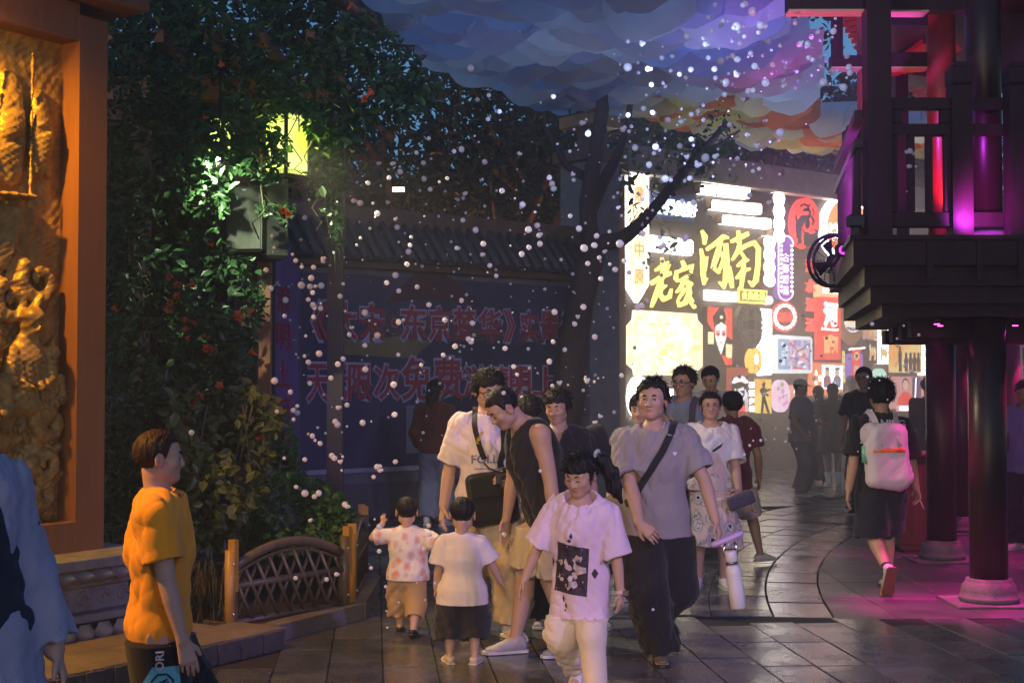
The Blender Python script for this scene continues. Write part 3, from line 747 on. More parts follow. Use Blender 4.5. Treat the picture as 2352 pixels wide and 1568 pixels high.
def polo_collar(F, m, root):
    """a turned down collar, open at the throat, with a short buttoned placket"""
    H = F.H; nc = F.neck - F.up*.004*H; prof = [(.0405, -.006), (.0415, .030), (.0455, .034), (.053, .022), (.060, .002), (.0575, .000), (.050, .016), (.0445, .026)]
    B = MB(); B.smooth = True; rings = []; n = 34
    for k in range(n+1):
        a = R(-90 + 22) + (2*pi - R(44))*k/n; f = abs(k/n*2 - 1)**3; d = F.side*cos(a) - F.fwd*sin(a) if False else F.side*cos(a) + F.fwd*(-sin(a))
        rings.append(B.pts([nc + d*r*H*(1 + .10*f) + F.up*(z - .020*f*(r > .05))*H for r, z in prof]))
    for p, q in zip(rings, rings[1:]):
        for i in range(len(prof)): j = (i+1) % len(prof); B.face((p+i, q+i, q+j, p+j))
    B.face(tuple(rings[0]+i for i in range(len(prof)))); B.face(tuple(rings[-1]+i for i in reversed(range(len(prof)))))
    return B.put('collar', m, root)
# ------------------------------------------------------------------ ground: one sheet, paving stones on it
rng = np.random.RandomState(11)
BX = bx = None
def pbox(B, x0, y0, x1, y1, Y, dep, bev=0.):
    a = at(x0, y1, Y); b = at(x1, y0, Y); B.box((a.x, Y, a.z), (b.x, Y + dep, b.z), bev=bev); return B
stone_m = [mat('paving_stone_%s' % n, c, rough=r_, var=.26, scale=3.2, bump=.22, bscale=26, rvar=.10, spec=.5) for n, c, r_ in
           (('grey', (.090, .096, .106), .26), ('brown', (.098, .098, .100), .23), ('dark', (.060, .065, .076), .28), ('worn', (.125, .126, .128), .19))]
joint_m = mat('paving_joint', (.012, .011, .011), rough=.9, bump=.4)
B = MB(); B.box((-40, -6, -.16), (60, 90, -.008)); g = B.put('ground', joint_m); tag(g, kind='structure')
RC = Vector((19.2, 8.5)); R_IN, R_OUT = 17.0, 18.75
def stone_poly(P, h, e=.006):
    """a slab with a chamfered upper edge over the outline P"""
    B = MB(); c = sum((Vector(p) for p in P), Vector((0, 0)))/len(P); n = len(P)
    ins = [Vector(p) + (c-Vector(p)).normalized()*e*1.4 for p in P]
    b = B.pts([(*p, -.010) for p in P] + [(*p, h - e) for p in P] + [(*p, h) for p in ins])
    for k in (0, n):
        for i in range(n): j = (i+1) % n; B.face((b+k+i, b+k+j, b+k+n+j, b+k+n+i))
    B.face(tuple(b+2*n+i for i in range(n))); return B
plaza = thing('plaza_paving', None, None, kind='structure')
slabs = []; ang = R(5.5); ca, sa = cos(ang), sin(ang); SW = .315
for c in range(-14, 26):
    u0 = c*SW; v = -2 + rng.rand()*.8
    while v < 30:
        L = rng.choice([.62, .76, .76, .9]); g_ = .004
        q = [(u0+g_, v+g_), (u0+SW-g_, v+g_), (u0+SW-g_, v+L-g_), (u0+g_, v+L-g_)]
        P = [(x*ca - y*sa + 1.0, x*sa + y*ca) for x, y in q]; v += L
        cx = sum(p[0] for p in P)/4; cy = sum(p[1] for p in P)/4
        if cy > 10.05 and (Vector((cx, cy))-RC).length < R_OUT + .1: continue
        if cy > 6.5 and cx < -1.55 - .0*cy: continue
        if cy < 2.5 or abs(cx) > cy*.40 + 1: continue
        slabs.append((P, cx, cy))
slabs.sort(key=lambda s: (not (s[2] > 7.3 and abs(s[1]) < s[2]*.37), s[2]))
rest = MB(); mi = 0
for i, (P, cx, cy) in enumerate(slabs):
    h = rng.uniform(-.0035, .0025); k = rng.choice(4, p=[.4, .25, .25, .1])
    if i < 290: stone_poly(P, h).put('paving_stone', stone_m[k], plaza)
    else:
        S = stone_poly(P, h); b = rest.pts(S.v); rest.m = int(k)
        for f in S.f: rest.face(tuple(b+j for j in f))
tag(rest.put('distant_paving', stone_m, plaza), kind='stuff')
# the curved bands that run round the pavilion
ringp = thing('curved_paving', None, None, kind='structure'); n = 0
for r0, r1, L in ((17.0, 17.42, .62), (17.42, 17.86, .30), (17.86, 18.36, .34), (18.36, 18.75, .5)):
    a = R(174.6) if r0 < 18.3 else R(174.9)
    while a > R(126):
        da = L*rng.uniform(.8, 1.25)/r0; g_ = .004
        P = [(RC.x + r*cos(t), RC.y + r*sin(t)) for r, t in ((r0+g_, a-g_/r0), (r0+g_, a-da+g_/r0), (r1-g_, a-da+g_/r0), (r1-g_, a-g_/r0))]
        a -= da
        if P[0][1] < 10.02: continue
        stone_poly(P[::-1] if True else P, rng.uniform(-.004, .003)).put('paving_stone', stone_m[rng.choice(4, p=[.2, .4, .1, .3])], ringp)
# the smoother floor inside the ring, under the pavilion
pf = thing('pavilion_floor', None, None, kind='structure')
tile_m = [mat('floor_slab_%d' % i, c, rough=.42, var=.25, scale=2.5, bump=.15, bscale=40, rvar=.1) for i, c in enumerate(((.095, .085, .09), (.08, .075, .08), (.11, .095, .10)))]
for i in range(0, 15):
    for j in range(0, 14):
        x0 = 2.1 + i*.62; y0 = 10.06 + j*.9; q = [(x0+.003, y0+.003), (x0+.617, y0+.003), (x0+.617, y0+.897), (x0+.003, y0+.897)]
        def clampr(p):
            v = Vector(p) - RC
            return tuple(RC + v.normalized()*(R_IN-.006)) if v.length > R_IN-.006 else p
        if all((Vector(p)-RC).length > R_IN - .006 for p in q): continue
        P = [clampr(p) for p in q]
        ar = sum(P[k][0]*P[(k+1) % 4][1] - P[(k+1) % 4][0]*P[k][1] for k in range(4))/2
        if ar < .02: continue
        stone_poly(P, rng.uniform(.000, .002), .003).put('floor_slab', tile_m[rng.randint(3)], pf)
# ------------------------------------------------------------------ carved relief in its timber frame, on a stone pedestal (left)
FA = R(58); fu = Vector((cos(FA), sin(FA), 0)); fn = Vector((sin(FA), -cos(FA), 0))      # along the face, and outwards
F0 = Vector((-2.575, 9.0, 0))                                                             # outer right edge of the frame face, at the ground
FM = Matrix(((fu.x, -fn.x, 0, F0.x), (fu.y, -fn.y, 0, F0.y), (0, 0, 1, 0), (0, 0, 0, 1)))  # local: x along face, y inwards, z up
timber = mat('frame_timber', (.22, .09, .036), rough=.45, var=.12, scale=3, bump=.12, bscale=30, stretch=(6, 6, .5))
fr = thing('timber_surround', 'brown timber frame standing on the carved stone pedestal around the golden relief', 'picture frame', F0, FA)
def loc_put(B, name, m, root): return B.put(name, m, root)
B = MB(); B.box((-.225, 0, .60), (0, .20, 3.95), bev=.006); B.put('post', timber, fr)
B = MB(); B.box((-2.9, .0, .60), (-2.675, .20, 3.95), bev=.006); B.put('post', timber, fr)
B = MB(); B.box((-2.674, .002, 3.78), (-.226, .20, 4.02), bev=.006); B.put('lintel', timber, fr)
B = MB(); B.box((-2.674, .002, .60), (-.226, .20, .80), bev=.006); B.put('sill_beam', timber, fr)
B = MB(); B.box((-3.1, -.16, 4.03), (.20, .34, 4.14), bev=.008); B.box((-3.0, -.08, 4.143), (.10, .30, 4.20)); B.put('top_board', timber, fr)
bronze = mat('relief_bronze', (.36, .22, .06), rough=.42, var=.45, scale=9, bump=.6, bscale=45, metal=.25)
rel = thing('relief_carving', 'golden lit carved relief of ships, sails, waves and soldiers inside the timber frame', 'relief carving', F0, FA)
G = SDF((-1.35, -.02, .80), (-.226, .22, 3.78), .0075)
G.add(rbox((-.80, .20, 2.3), (.62, .035, 1.55), .01))
def sail(x, z, w, h, t, lean):
    return tube([((x, .16, z), w, .05), ((x + lean, .13, z + h*.5), w*.86, .075), ((x + lean*2, .16, z + h), w*.55, .04)], (1, 0, 0), flat=(False, False))
for x, z, w, h, l in ((-.40, 2.95, .10, .48, -.01), (-.66, 2.88, .13, .62, .02), (-.96, 2.85, .16, .70, .02), (-1.22, 2.9, .12, .6, 0)): G.add(sail(x, z, w, h, 0, l), .01)
for x in (-.52, -.80, -1.1): G.add(tube([((x, .09, 2.72), .014, .014), ((x + .02, .10, 3.66), .012, .012)]), .006)
for x, z in ((-.40, 3.2), (-.66, 3.1), (-.66, 3.3), (-.96, 3.15), (-.96, 3.4)): G.sub(tube([((x-.17, .075, z-.03), .014, .010), ((x+.17, .075, z+.035), .014, .010)], (0, 0, 1)), .03)
G.add(tube([((-1.4, .10, 2.76), .06, .022), ((-.50, .10, 2.78), .06, .018)], (0, 1, 0)), .005)
G.add(rbox((-.95, .16, 2.56), (.42, .05, .20), .02, rot3(0, 0, 6)), .02); G.sub(rbox((-.40, .10, 2.5), (.16, .06, .40), .02, rot3(0, 0, 24)), .02)
def curl(cx, cz, r, turns, ph, y=.12):
    P = []
    for t in np.linspace(0, 1, 12):
        a = ph + t*turns*2*pi; q = r*(1 - .8*t); P.append(((cx + q*cos(a), y, cz + q*sin(a)), .045*(1-.55*t), .05*(1-.5*t)))
    return tube(P, (0, 1, 0), k=.01)
rr = np.random.RandomState(5)
for cx, cz, r, ph in ((-.42, 2.28, .14, 2.5), (-.62, 2.14, .13, 2.2), (-.34, 1.42, .12, 2.6), (-.36, 1.16, .11, 3.0), (-.62, 1.05, .14, 2.4), (-.95, 2.1, .16, 2.0), (-1.1, 1.2, .18, 2.3), (-.40, .98, .10, 3.2), (-.8, 1.35, .12, 2.8), (-1.15, 1.7, .15, 2.1)):
    G.add(curl(cx, cz, r, 1.15, ph), .02)
    for d in (1.25, 1.55): G.add(tube([((cx + r*d*cos(a), .15, cz + r*d*sin(a)), .02, .025) for a in np.linspace(ph-.2, ph+2.2, 6)], (0, 1, 0)), .015)
def soldier(x, z, s, y=.08, tip=0.):
    G.add(ell((x, y, z), (.062*s, .07*s, .085*s)), .01); G.add(ell((x, y-.012, z+.05*s), (.078*s, .08*s, .06*s)), .015)
    G.add(tube([((x+.02*s, y+.02, z+.07*s), .045*s, .05*s), ((x+.05*s+tip, y, z+.18*s), .012*s, .012*s)]), .02)
    G.add(ell((x-.005*s, y-.07*s, z-.012*s), (.014*s, .025*s, .03*s)), .012); G.add(tube([((x-.035*s, y-.055*s, z+.02*s), .014*s, .01*s), ((x+.035*s, y-.055*s, z+.02*s), .014*s, .01*s)]), .012)
    G.sub(ell((x-.024*s, y-.075*s, z-.002*s), (.014*s, .02*s, .009*s)), .008); G.sub(ell((x+.024*s, y-.075*s, z-.002*s), (.014*s, .02*s, .009*s)), .008)
    G.sub(tube([((x-.022*s, y-.075*s, z-.05*s), .006, .01), ((x+.022*s, y-.075*s, z-.05*s), .006, .01)]), .006)
    G.add(tube([((x, y+.04, z-.08*s), .08*s, .06*s), ((x, y+.03, z-.2*s), .15*s, .08*s), ((x-.01, y+.05, z-.46*s), .12*s, .07*s)], (1, 0, 0)), .03)
    for q in (1, -1): G.add(tube([((x+q*.12*s, y+.02, z-.16*s), .05*s, .05*s), ((x+q*.15*s, y, z-.30*s), .04*s, .04*s), ((x+q*.03*s, y-.04, z-.36*s), .03*s, .03*s)]), .015)
    for k in range(4): G.sub(tube([((x-.13*s+k*.06*s, y-.05*s, z-.22*s), .006, .02), ((x-.06*s+k*.05*s, y-.04*s, z-.44*s), .010, .02)]), .012)
soldier(-.52, 2.00, 1.05, .07, .03); soldier(-.86, 1.84, 1.15, .06, .05); soldier(-.36, 1.80, .8, .10); soldier(-1.12, 1.98, 1.0, .09); soldier(-.66, 1.62, .75, .11)
for k in range(26):
    x = rr.uniform(-1.3, -.28); z = rr.uniform(.84, 1.6); a = rr.uniform(-.5, .9)
    G.add(tube([((x, .155, z), .02, .03), ((x+.12*cos(a), .14, z+.12*sin(a)), .035, .03), ((x+.24*cos(a), .165, z+.24*sin(a)-.03), .012, .02)], (0, 1, 0)), .03)
G.warp(lambda X, Y, Z: .004*np.sin(31*X+9*Z)*np.sin(27*Z-11*X) + .0035*np.sin(83*X + 40*np.sin(4*Z))*np.sin(61*Z + 3*X) + .004*np.abs(np.sin(46*X - 58*Z + 3*np.sin(9*Z))))
put('carving', G.mesh('carving', bronze), None, rel)
pm = mat('pedestal_stone', (.20, .185, .17), rough=.75, var=.3, scale=7, bump=.4, bscale=40)
ped = thing('stone_pedestal', 'grey carved stone pedestal with lotus petals under the timber frame', 'pedestal', F0 + fn*.22 + fu*.14, FA)
prof = [(0, .00, .07, .10), (1, .07, .12, .07), (2, .21, .26, .02), (3, .26, .42, -.07), (4, .42, .47, -.02), (5, .47, .54, .05), (6, .54, .61, .10)]
for k, z0, z1, o in prof:
    B = MB(); B.box((-3.3 - o, -o, z0 + (.001 if k else -.01)), (o, .60 + o, z1), bev=.008)
    B.put({0: 'base_slab', 1: 'base_slab', 3: 'waist', 6: 'top_slab'}.get(k, 'moulding'), pm, ped)
def petal(M_, m, root, w, h, name='lotus_petal'):
    B = MB(); B.smooth = True; n = 7; rows = []
    for j in range(6):
        t = j/5; rows.append(B.pts([M_ @ Vector(((i/(n-1)-.5)*w*(1 - .25*(2*t-1)**2)*(1 if t < .8 else .8), -.05*sin(pi*(i/(n-1)))*(.4 + sin(pi*min(1, t*1.1))), t*h)) for i in range(n)]))
    for a, b in zip(rows, rows[1:]):
        for i in range(n-1): B.face((a+i, a+i+1, b+i+1, b+i))
    B.face(tuple(rows[-1]+i for i in range(n))); return B.put(name, m, root)
for i in range(9): petal(Matrix.Translation((-.08 - i*.145, -.045, .11)), pm, ped, .14, .10)
for i in range(9): petal(Matrix.Translation((-.08 - i*.145, -.045, .535)) @ Matrix.Diagonal(Vector((1, 1, -1, 1))), pm, ped, .13, .075, 'upper_petal')
Rz = Matrix.Rotation(pi/2, 4, 'Z')
for i in range(4): petal(Matrix.Translation((.045, .08 + i*.145, .11)) @ Rz, pm, ped, .14, .10)
for i in range(4): petal(Matrix.Translation((.045, .08 + i*.145, .535)) @ Rz @ Matrix.Diagonal(Vector((1, 1, -1, 1))), pm, ped, .13, .075, 'upper_petal')
for i in range(7):
    P = [(-.12 - i*.16 + .05*cos(a)*(1 - a/9), .068, .34 + .05*sin(a)*(1 - a/9)) for a in np.linspace(0, 7, 14)]
    MB().tube(P, .012, 5).put('scroll', pm, ped)
# the raised stone platform in front, edged with upright bricks
plat = thing('brick_edged_platform', 'low stone platform with a dark brick edge in front of the carved pedestal', 'platform', F0 + fn*.22 + fu*.14, FA)
pv = mat('platform_stone', (.15, .115, .085), rough=.7, var=.3, scale=4, bump=.35, bscale=30); bk = mat('edge_brick', (.075, .065, .06), rough=.8, var=.35, scale=12, bump=.4)
for i in range(6):
    for j in range(2):
        x1 = .42 - i*.52 - (.2 if j else 0); MB().box((x1-.514, -.80 + j*.42, .085), (x1, -.385 + j*.42, .130 + .002*((i+j) % 2)), bev=.005).put('slab', pv, plat)
MB().box((-3, -.775, -.01), (.395, .0, .083)).put('core', bk, plat)
for i in range(36): MB().box((.40 - i*.066 - .061, -.808 - .004*(i % 3), -.005), (.40 - i*.066, -.776, .118 + .003*(i % 2)), bev=.004).put('brick', bk, plat)
for i in range(10): MB().box((.397, -.77 + i*.066, -.005), (.425 + .003*(i % 2), -.77 + i*.066 + .061, .116), bev=.004).put('brick', bk, plat)
# ------------------------------------------------------------------ low kerb and bamboo style fence panels along the planting bed
kerb_m = mat('kerb_stone', (.16, .14, .13), rough=.7, var=.3, bump=.3)
kb = thing('kerb', None, None, kind='structure')
KP = [Vector((-2.35, 8.55, 0)), Vector((-1.55, 9.15, 0)), Vector((-1.10, 10.05, 0)), Vector((-1.12, 11.4, 0)), Vector((-1.6, 13.4, 0)), Vector((-2.2, 15.5, 0))]
for a, b in zip(KP, KP[1:]):
    d = (b-a).normalized()*.003; MB().beam(a + d + Vector((0, 0, .03)), b - d + Vector((0, 0, .03)), .14, .16).put('kerb_stone', kerb_m, kb)
soil = mat('bed_soil', (.03, .024, .018), rough=.95, bump=.6)
B = MB(); top = [(p.x - .05, p.y + .05, .05) for p in KP] + [(-7, 16, .05), (-7, 8.2, .05)]; B.face(tuple(range(B.pts(top), len(top)))); tag(B.put('planting_bed', soil), kind='structure')
fence_m = mat('bamboo_paint', (.13, .095, .055), rough=.32, var=.25, scale=7, bump=.1, stretch=(4, 4, .6)); post_y = mat('yellow_post', (.42, .22, .04), rough=.4, var=.15, bump=.1)
def fence_panel(a, b, label, hmid=.545, hend=.40):
    a = Vector(a); b = Vector(b); d = b-a; L = d.length; t = thing('fence_panel', label, 'fence', a, atan2(d.y, d.x), 'bamboo style fence panels along the planting bed')
    arch = lambda s: hend + (hmid-hend)*sin(pi*s)**.8 if 0 < s < 1 else hend
    P = [(L*s, 0, arch(s) + .03) for s in np.linspace(0.04, .96, 15)]
    MB().tube(P, .032, 8).put('arched_rail', fence_m, t)
    MB().tube([(p[0], 0, p[2]-.055) for p in P], .012, 6).put('inner_rail', fence_m, t)
    MB().tube([(.03, 0, .335), (L-.03, 0, .335)], .024, 8).put('rail', fence_m, t)
    MB().tube([(.03, 0, .10), (L-.03, 0, .10)], .022, 8).put('rail', fence_m, t)
    MB().box((.035, -.012, .09), (.055, .012, .44)).put('stile', fence_m, t); MB().box((L-.055, -.012, .09), (L-.035, .012, .44)).put('stile', fence_m, t)
    for k in range(-2, 11):
        for sgn in (1, -1):
            x0 = (k+.5)*L/9.; dx = sgn*.26; zt = .60; P0 = Vector((x0, sgn*.012, .11)); P1 = Vector((x0+dx, sgn*.012, zt)); c = []
            for q in np.linspace(0, 1, 40):
                p = P0.lerp(P1, q)
                if .05 < p.x < L-.05 and p.z < arch(p.x/L) - .02: c.append(p)
            if len(c) > 5: MB().tube([c[0], c[-1]], .0125, 6).put('slat', fence_m, t)
    for x in (0, L):
        MB().tube([(x, 0, 0), (x, 0, .565)], .034, 10).put('post', post_y if x == 0 else fence_m, t)
        q = MB(); q.box((x+.01, -.03, .3), (x+.045, .03, .63)); q.put('post_plate', post_y, t)
        q = MB(); q.ball((x, -.036, .48), .012, 8, 5); q.ball((x, -.036, .16), .012, 8, 5); q.put('bolt', mat('bolt', (.6, .6, .6), rough=.3, metal=1, bump=0), t)
    return t
fence_panel((-1.80, 9.12, .02), (-1.17, 9.98, .02), 'arched bamboo style fence panel nearest the orange shirted boy')
fence_panel((-1.14, 10.16, .02), (-1.20, 11.6, .02), 'arched bamboo style fence panel seen end on behind the first')
fence_panel((-1.24, 11.8, .02), (-1.75, 13.3, .02), 'darker far bamboo style fence panel near the hedge')
# ------------------------------------------------------------------ wall with a tiled coping and the red lettered banner
W0 = Vector((-2.04, 17.3, 0)); WA = R(39); wu = Vector((cos(WA), sin(WA), 0)); wn_ = Vector((sin(WA), -cos(WA), 0))
def wall_uz(px, py, p0=W0, u=wu, n=wn_):
    p = on_plane(px, py, p0, n); return (p - p0).dot(u), p.z
plaster = mat('grey_plaster', (.16, .15, .16), rough=.8, var=.25, scale=2, bump=.2); tile_r = mat('roof_tile', (.055, .055, .062), rough=.55, var=.3, scale=10, bump=.3); ridge_m = mat('ridge_brown', (.13, .075, .05), rough=.6, var=.25, bump=.2)
uR = wall_uz(1338, 600)[0]; uL = -1.2; top = 3.05
bw = thing('banner_wall', 'long plastered wall with a grey tiled coping behind the red lettered banner', 'wall', W0, WA)
MB().box((uL, 0, -.01), (uR, .30, top)).put('wall', plaster, bw)
MB().box((uL, -.16, top + .001), (uR + .02, .46, top + .10), bev=.01).put('eave_board', ridge_m, bw)
MB().box((uL, .06, top + .52), (uR + .02, .24, top + .78), bev=.01).put('ridge', ridge_m, bw)
B = MB(); b = B.pts([(uL, -.34, top + .10), (uR, -.34, top + .10), (uR, .07, top + .56), (uL, .07, top + .56), (uL, .64, top + .10), (uR, .64, top + .10), (uR, .23, top + .56), (uL, .23, top + .56)])
B.face((b, b+1, b+2, b+3)); B.face((b+5, b+4, b+7, b+6)); B.face((b+3, b+2, b+6, b+7)); B.face((b, b+4, b+5, b+1)); B.put('coping_slope', tile_r, bw)
nt_ = int((uR-uL)/.17); proto = None
for i in range(nt_):
    x = uL + .08 + i*.17
    if proto is None:
        q = MB(); q.tube([(0, -.37, .115), (0, .07, .60)], .045, 8); proto = q.mesh('barrel_tile', tile_r)
    put('barrel_tile', proto, None, bw, (x, 0, top - .01))
MB().box((uL, -.05, .0), (uR, -.001, .42)).put('plinth', mat('plinth_grey', (.10, .095, .10), rough=.7, bump=.3), bw)
pier = thing('wall_pier', 'tall pale grey pier at the end of the banner wall beside the red one', 'pillar', W0 + wu*(uR + .35), WA)
MB().box((-.32, -.12, 0), (.24, .5, 4.75), bev=.01).put('shaft', mat('pier_grey', (.20, .195, .21), rough=.8, var=.2, bump=.2), pier)
MB().box((-.40, -.20, 4.755), (.32, .58, 4.93), bev=.01).put('cap', ridge_m, pier)
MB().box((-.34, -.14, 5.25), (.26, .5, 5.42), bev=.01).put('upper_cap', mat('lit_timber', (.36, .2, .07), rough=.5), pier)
MB().box((-.18, -.02, 4.935), (.10, .30, 5.25)).put('neck', ridge_m, pier)
MB().box((-.16, .0, 5.43), (.12, .28, 6.4)).put('upper_post', mat('red_post', (.25, .06, .03), rough=.5), pier)
# the banner
bn = thing('event_banner', 'dark navy banner with big red Chinese lettering hung on the tiled wall', 'banner', W0 - wn_*.0 + wn_*.006, WA)
ban_m = mat('banner_print', (.020, .022, .060), rough=.55, scale=.75, bump=0, col2=(.085, .075, .15), coord='Object'); red_l = mat('banner_red', (.38, .040, .06), rough=.6, var=.1, bump=0); lav_l = mat('banner_lavender', (.42, .38, .56), rough=.6, var=.1, bump=0)
u0 = wall_uz(688, 900)[0]; z0, z1 = .62, wall_uz(1000, 590)[1]
z1 = 2.98
MB().box((u0, -.012, z0), (uR - .05, 0, z1)).put('cloth', ban_m, bn)
MB().box((u0, -.03, z0 - .06), (uR - .05, -.002, z0 - .005)).put('bottom_rail', mat('pale_rail', (.35, .35, .42), rough=.5, bump=0), bn)
row1 = [('《', 712, 752), ('大', 765, 817), ('宋', 822, 882), ('·', 897, 913), ('东', 918, 977), ('京', 982, 1032), ('梦', 1038, 1090), ('华', 1095, 1150), ('》', 1154, 1180), ('实', 1193, 1233), ('景', 1236, 1282), ('演', 1287, 1328)]
row2 = [('天', 703, 750), ('无', 752, 795), ('限', 797, 852), ('次', 856, 915), ('免', 920, 987), ('费', 990, 1060), ('游', 1063, 1118), ('清', 1121, 1165), ('明', 1168, 1216), ('上', 1222, 1282), ('河', 1287, 1330)]
lets = []
for rowi, row in enumerate((row1, row2)):
    for ch, xa, xb in row:
        f = (xa - 700)/600
        ya, yb = (690 + 28*f, 782 + 6*f) if rowi == 0 else (835 + 8*f, 922 - 18*f)
        if ch in '免费': ya -= 18; yb += 4
        if ch == '·': ya = (ya+yb)/2 - 10; yb = ya + 20
        a, zt = wall_uz(xa, ya); c, zb = wall_uz(xb, yb); lets.append((ch, (a+c)/2, (zt+zb)/2, c-a, zt-zb))
letters([(l[0], .004, .055) for l in lets] + [(l[0], .004, .018) for l in lets])
for ch, cu, cz, w, h in lets:
    o = put('character', text_mesh(ch, w, h, red_l, .004, .018), None, bn, (cu, -.021, cz))
    put('character_outline', text_mesh(ch, w*1.13, h*1.13, lav_l, .004, .055), None, o, (0, .0055, 0))
poster_red = mat('print_roof_red', (.085, .028, .04), rough=.6, bump=0); poster_y = mat('print_gold', (.20, .17, .08), rough=.6, bump=0, scale=3)
B = MB(); a, z = wall_uz(990, 640); B.prism([(a-.75, z-.35), (a-.3, z-.28), (a+.35, z-.28), (a+.8, z-.36), (a+.45, z-.05), (a+.1, z+.12), (a-.1, z+.22), (a-.35, z-.02)], -.0155, -.0125); B.put('printed_roof', poster_red, bn)
B = MB(); a, z = wall_uz(870, 800); B.prism([(a-.5, z-.08), (a+.5, z-.12), (a+.8, z+.10), (a+.3, z+.16), (a-.2, z+.10), (a-.7, z+.12)], -.0155, -.0125); B.put('printed_barge', poster_y, bn)
B = MB(); a, z = wall_uz(990, 640)
B.prism([(a-1.0, z-.75), (a+1.1, z-.78), (a+1.0, z-.44), (a-.9, z-.42)], -.0145, -.0122); B.put('printed_hall', mat('print_dim', (.11, .07, .08), rough=.6, bump=0, var=.5, scale=14), bn)
a, z = wall_uz(955, 985); MB().box((a-.16, -.0145, z-.30), (a+.16, -.0122, z+.30)).put('pale_panel', mat('print_grey', (.22, .21, .27), rough=.6, bump=0, var=.15, scale=30), bn)
# purple streaked notice board left of the banner
s0 = at(622, 900, 15.4); s1 = at(684, 900, 16.85); sd = (s1 - s0); SA = atan2(sd.y, sd.x)
nb_ = thing('notice_board', 'tall violet streaked notice board with faded red characters left of the banner', 'board', (s0.x, s0.y, 0), SA)
str_m = mat('streaked_print', (.10, .06, .22), rough=.5, scale=5, bump=0, col2=(.34, .20, .46), stretch=(8, 8, .25))
SLn = sqrt(sd.x**2 + sd.y**2)
MB().box((0, 0, .4), (SLn, .05, 3.2)).put('panel', str_m, nb_); MB().box((SLn, -.03, 0), (SLn+.08, .08, 3.3)).put('edge_post', mat('violet_grey', (.12, .11, .17), rough=.6), nb_)
letters([(c, .003, .02) for c in '清明上河园'])
for i, c in enumerate('清明上河园'): put('character', text_mesh(c, SLn*.5, .30, red_l, .003, .02), None, nb_, (SLn*.42, -.006, 2.6 - i*.42))
# ------------------------------------------------------------------ two storey timber pavilion on the right
wood = mat('pavilion_wood', (.030, .010, .014), spec=.18, rough=.45, var=.25, scale=4, bump=.12, bscale=40, stretch=(3, 3, .4)); wood2 = mat('column_lacquer', (.028, .009, .009), spec=.4, rough=.34, var=.2, scale=3, bump=.06)
redlac = mat('red_lacquer', (.30, .022, .02), rough=.35, var=.15, scale=3, bump=.06); side_lit = mat('side_lit_timber', (.34, .25, .13), rough=.6, var=.3, scale=5, bump=.25, stretch=(6, 1, 6)); drum_m = mat('drum_stone', (.16, .145, .15), rough=.7, var=.3, scale=9, bump=.5, bscale=60)
SD = Vector((sin(R(9.5)), cos(R(9.5)), 0)); YF = 10.2
C0 = at(1960, 540, YF); ZD = C0.z
pav = thing('pavilion', 'two storey dark red timber pavilion with a balcony and round columns lit magenta', 'pavilion', (0, 0, 0))
def plan(inx, iny, z0, z1, L=3.2, name='deck_board', m=wood):
    a = Vector((C0.x + inx, YF + iny, 0)); b = a + SD*(L - iny); Q = [(a.x, a.y), (10.5, a.y), (10.5, b.y), (b.x, b.y)]
    B = MB(); k = B.pts([(*p, z0) for p in Q] + [(*p, z1) for p in Q]); B.face((k+3, k+2, k+1, k)); B.face((k+4, k+5, k+6, k+7))
    for i in range(4): j = (i+1) % 4; B.m = 1 if i == 3 else 0; B.face((k+i, k+j, k+4+j, k+4+i))
    B.put(name, [m, side_lit if name != 'deck_floor' else m], pav)  # left side faces paler: the signs' warm light put into their colour
zz = lambda y, Y=YF: at(2100, y, Y).z
plan(.0, .0, zz(609), ZD - .035, name='fascia'); plan(-.03, -.03, ZD - .034, ZD, name='deck_floor')
plan(.10, .09, zz(654), zz(609) - .002, name='fascia'); plan(.16, .16, zz(693), zz(654) - .002, name='fascia')
plan(.28, .30, zz(722), zz(693) - .002, L=3.0, name='joist_beam')
for i in range(4): B = MB(); y = YF + .9 + i*.7; B.beam((C0.x + .5 + SD.x*(y-YF), y, zz(722) - .07), (10, y, zz(722) - .07), .12, .13); B.put('joist', wood, pav)
for px in (2130, 2245, 2340): B = MB(); pbox(B, px, 548, px+14, 640, YF - .02, .018); B.put('fascia_block', wood, pav)
def column(px, base_y, w, z0, z1, m, name='column'):
    g_ = ground(px, base_y); r = w/2*g_.y/FPX
    B = MB(); B.tube([(g_.x, g_.y, z0), (g_.x, g_.y, (z0+z1)/2), (g_.x, g_.y, z1)], r, 28); o = B.put(name, m, pav); return g_, r, o
def base(g_, r, o):
    B = MB(); k = r/.135; B.lathe([(.205*k, .02), (.215*k, .05), (.213*k, .06), (.20*k, .064), (.198*k, .10), (.185*k, .145), (.165*k, .17), (.162*k, .172), (.162*k, .19), (.155*k, .193), (.14*k, .195)], 32, (g_.x, g_.y, 0)); B.put('column_base', drum_m, o)
    B = MB(); B.box((g_.x-.30*k, g_.y-.27*k, .0), (g_.x+.30*k, g_.y+.27*k, .022), bev=.004); B.put('plinth_slab', drum_m, o)
zc = zz(722) - .003
near = column(2272, 1386, 85, .15, zc, wood2); base(*near)
second = column(2164, 1287, 67, .15, zc + .0, wood2); base(*second)
third = column(2214, 1224, 56, .15, zc, wood2); base(*third)
fourth = column(2322, 1176, 48, .15, zc, wood2); base(*fourth)
fifth = column(2372, 1158, 40, .15, zc, wood2); base(*fifth)
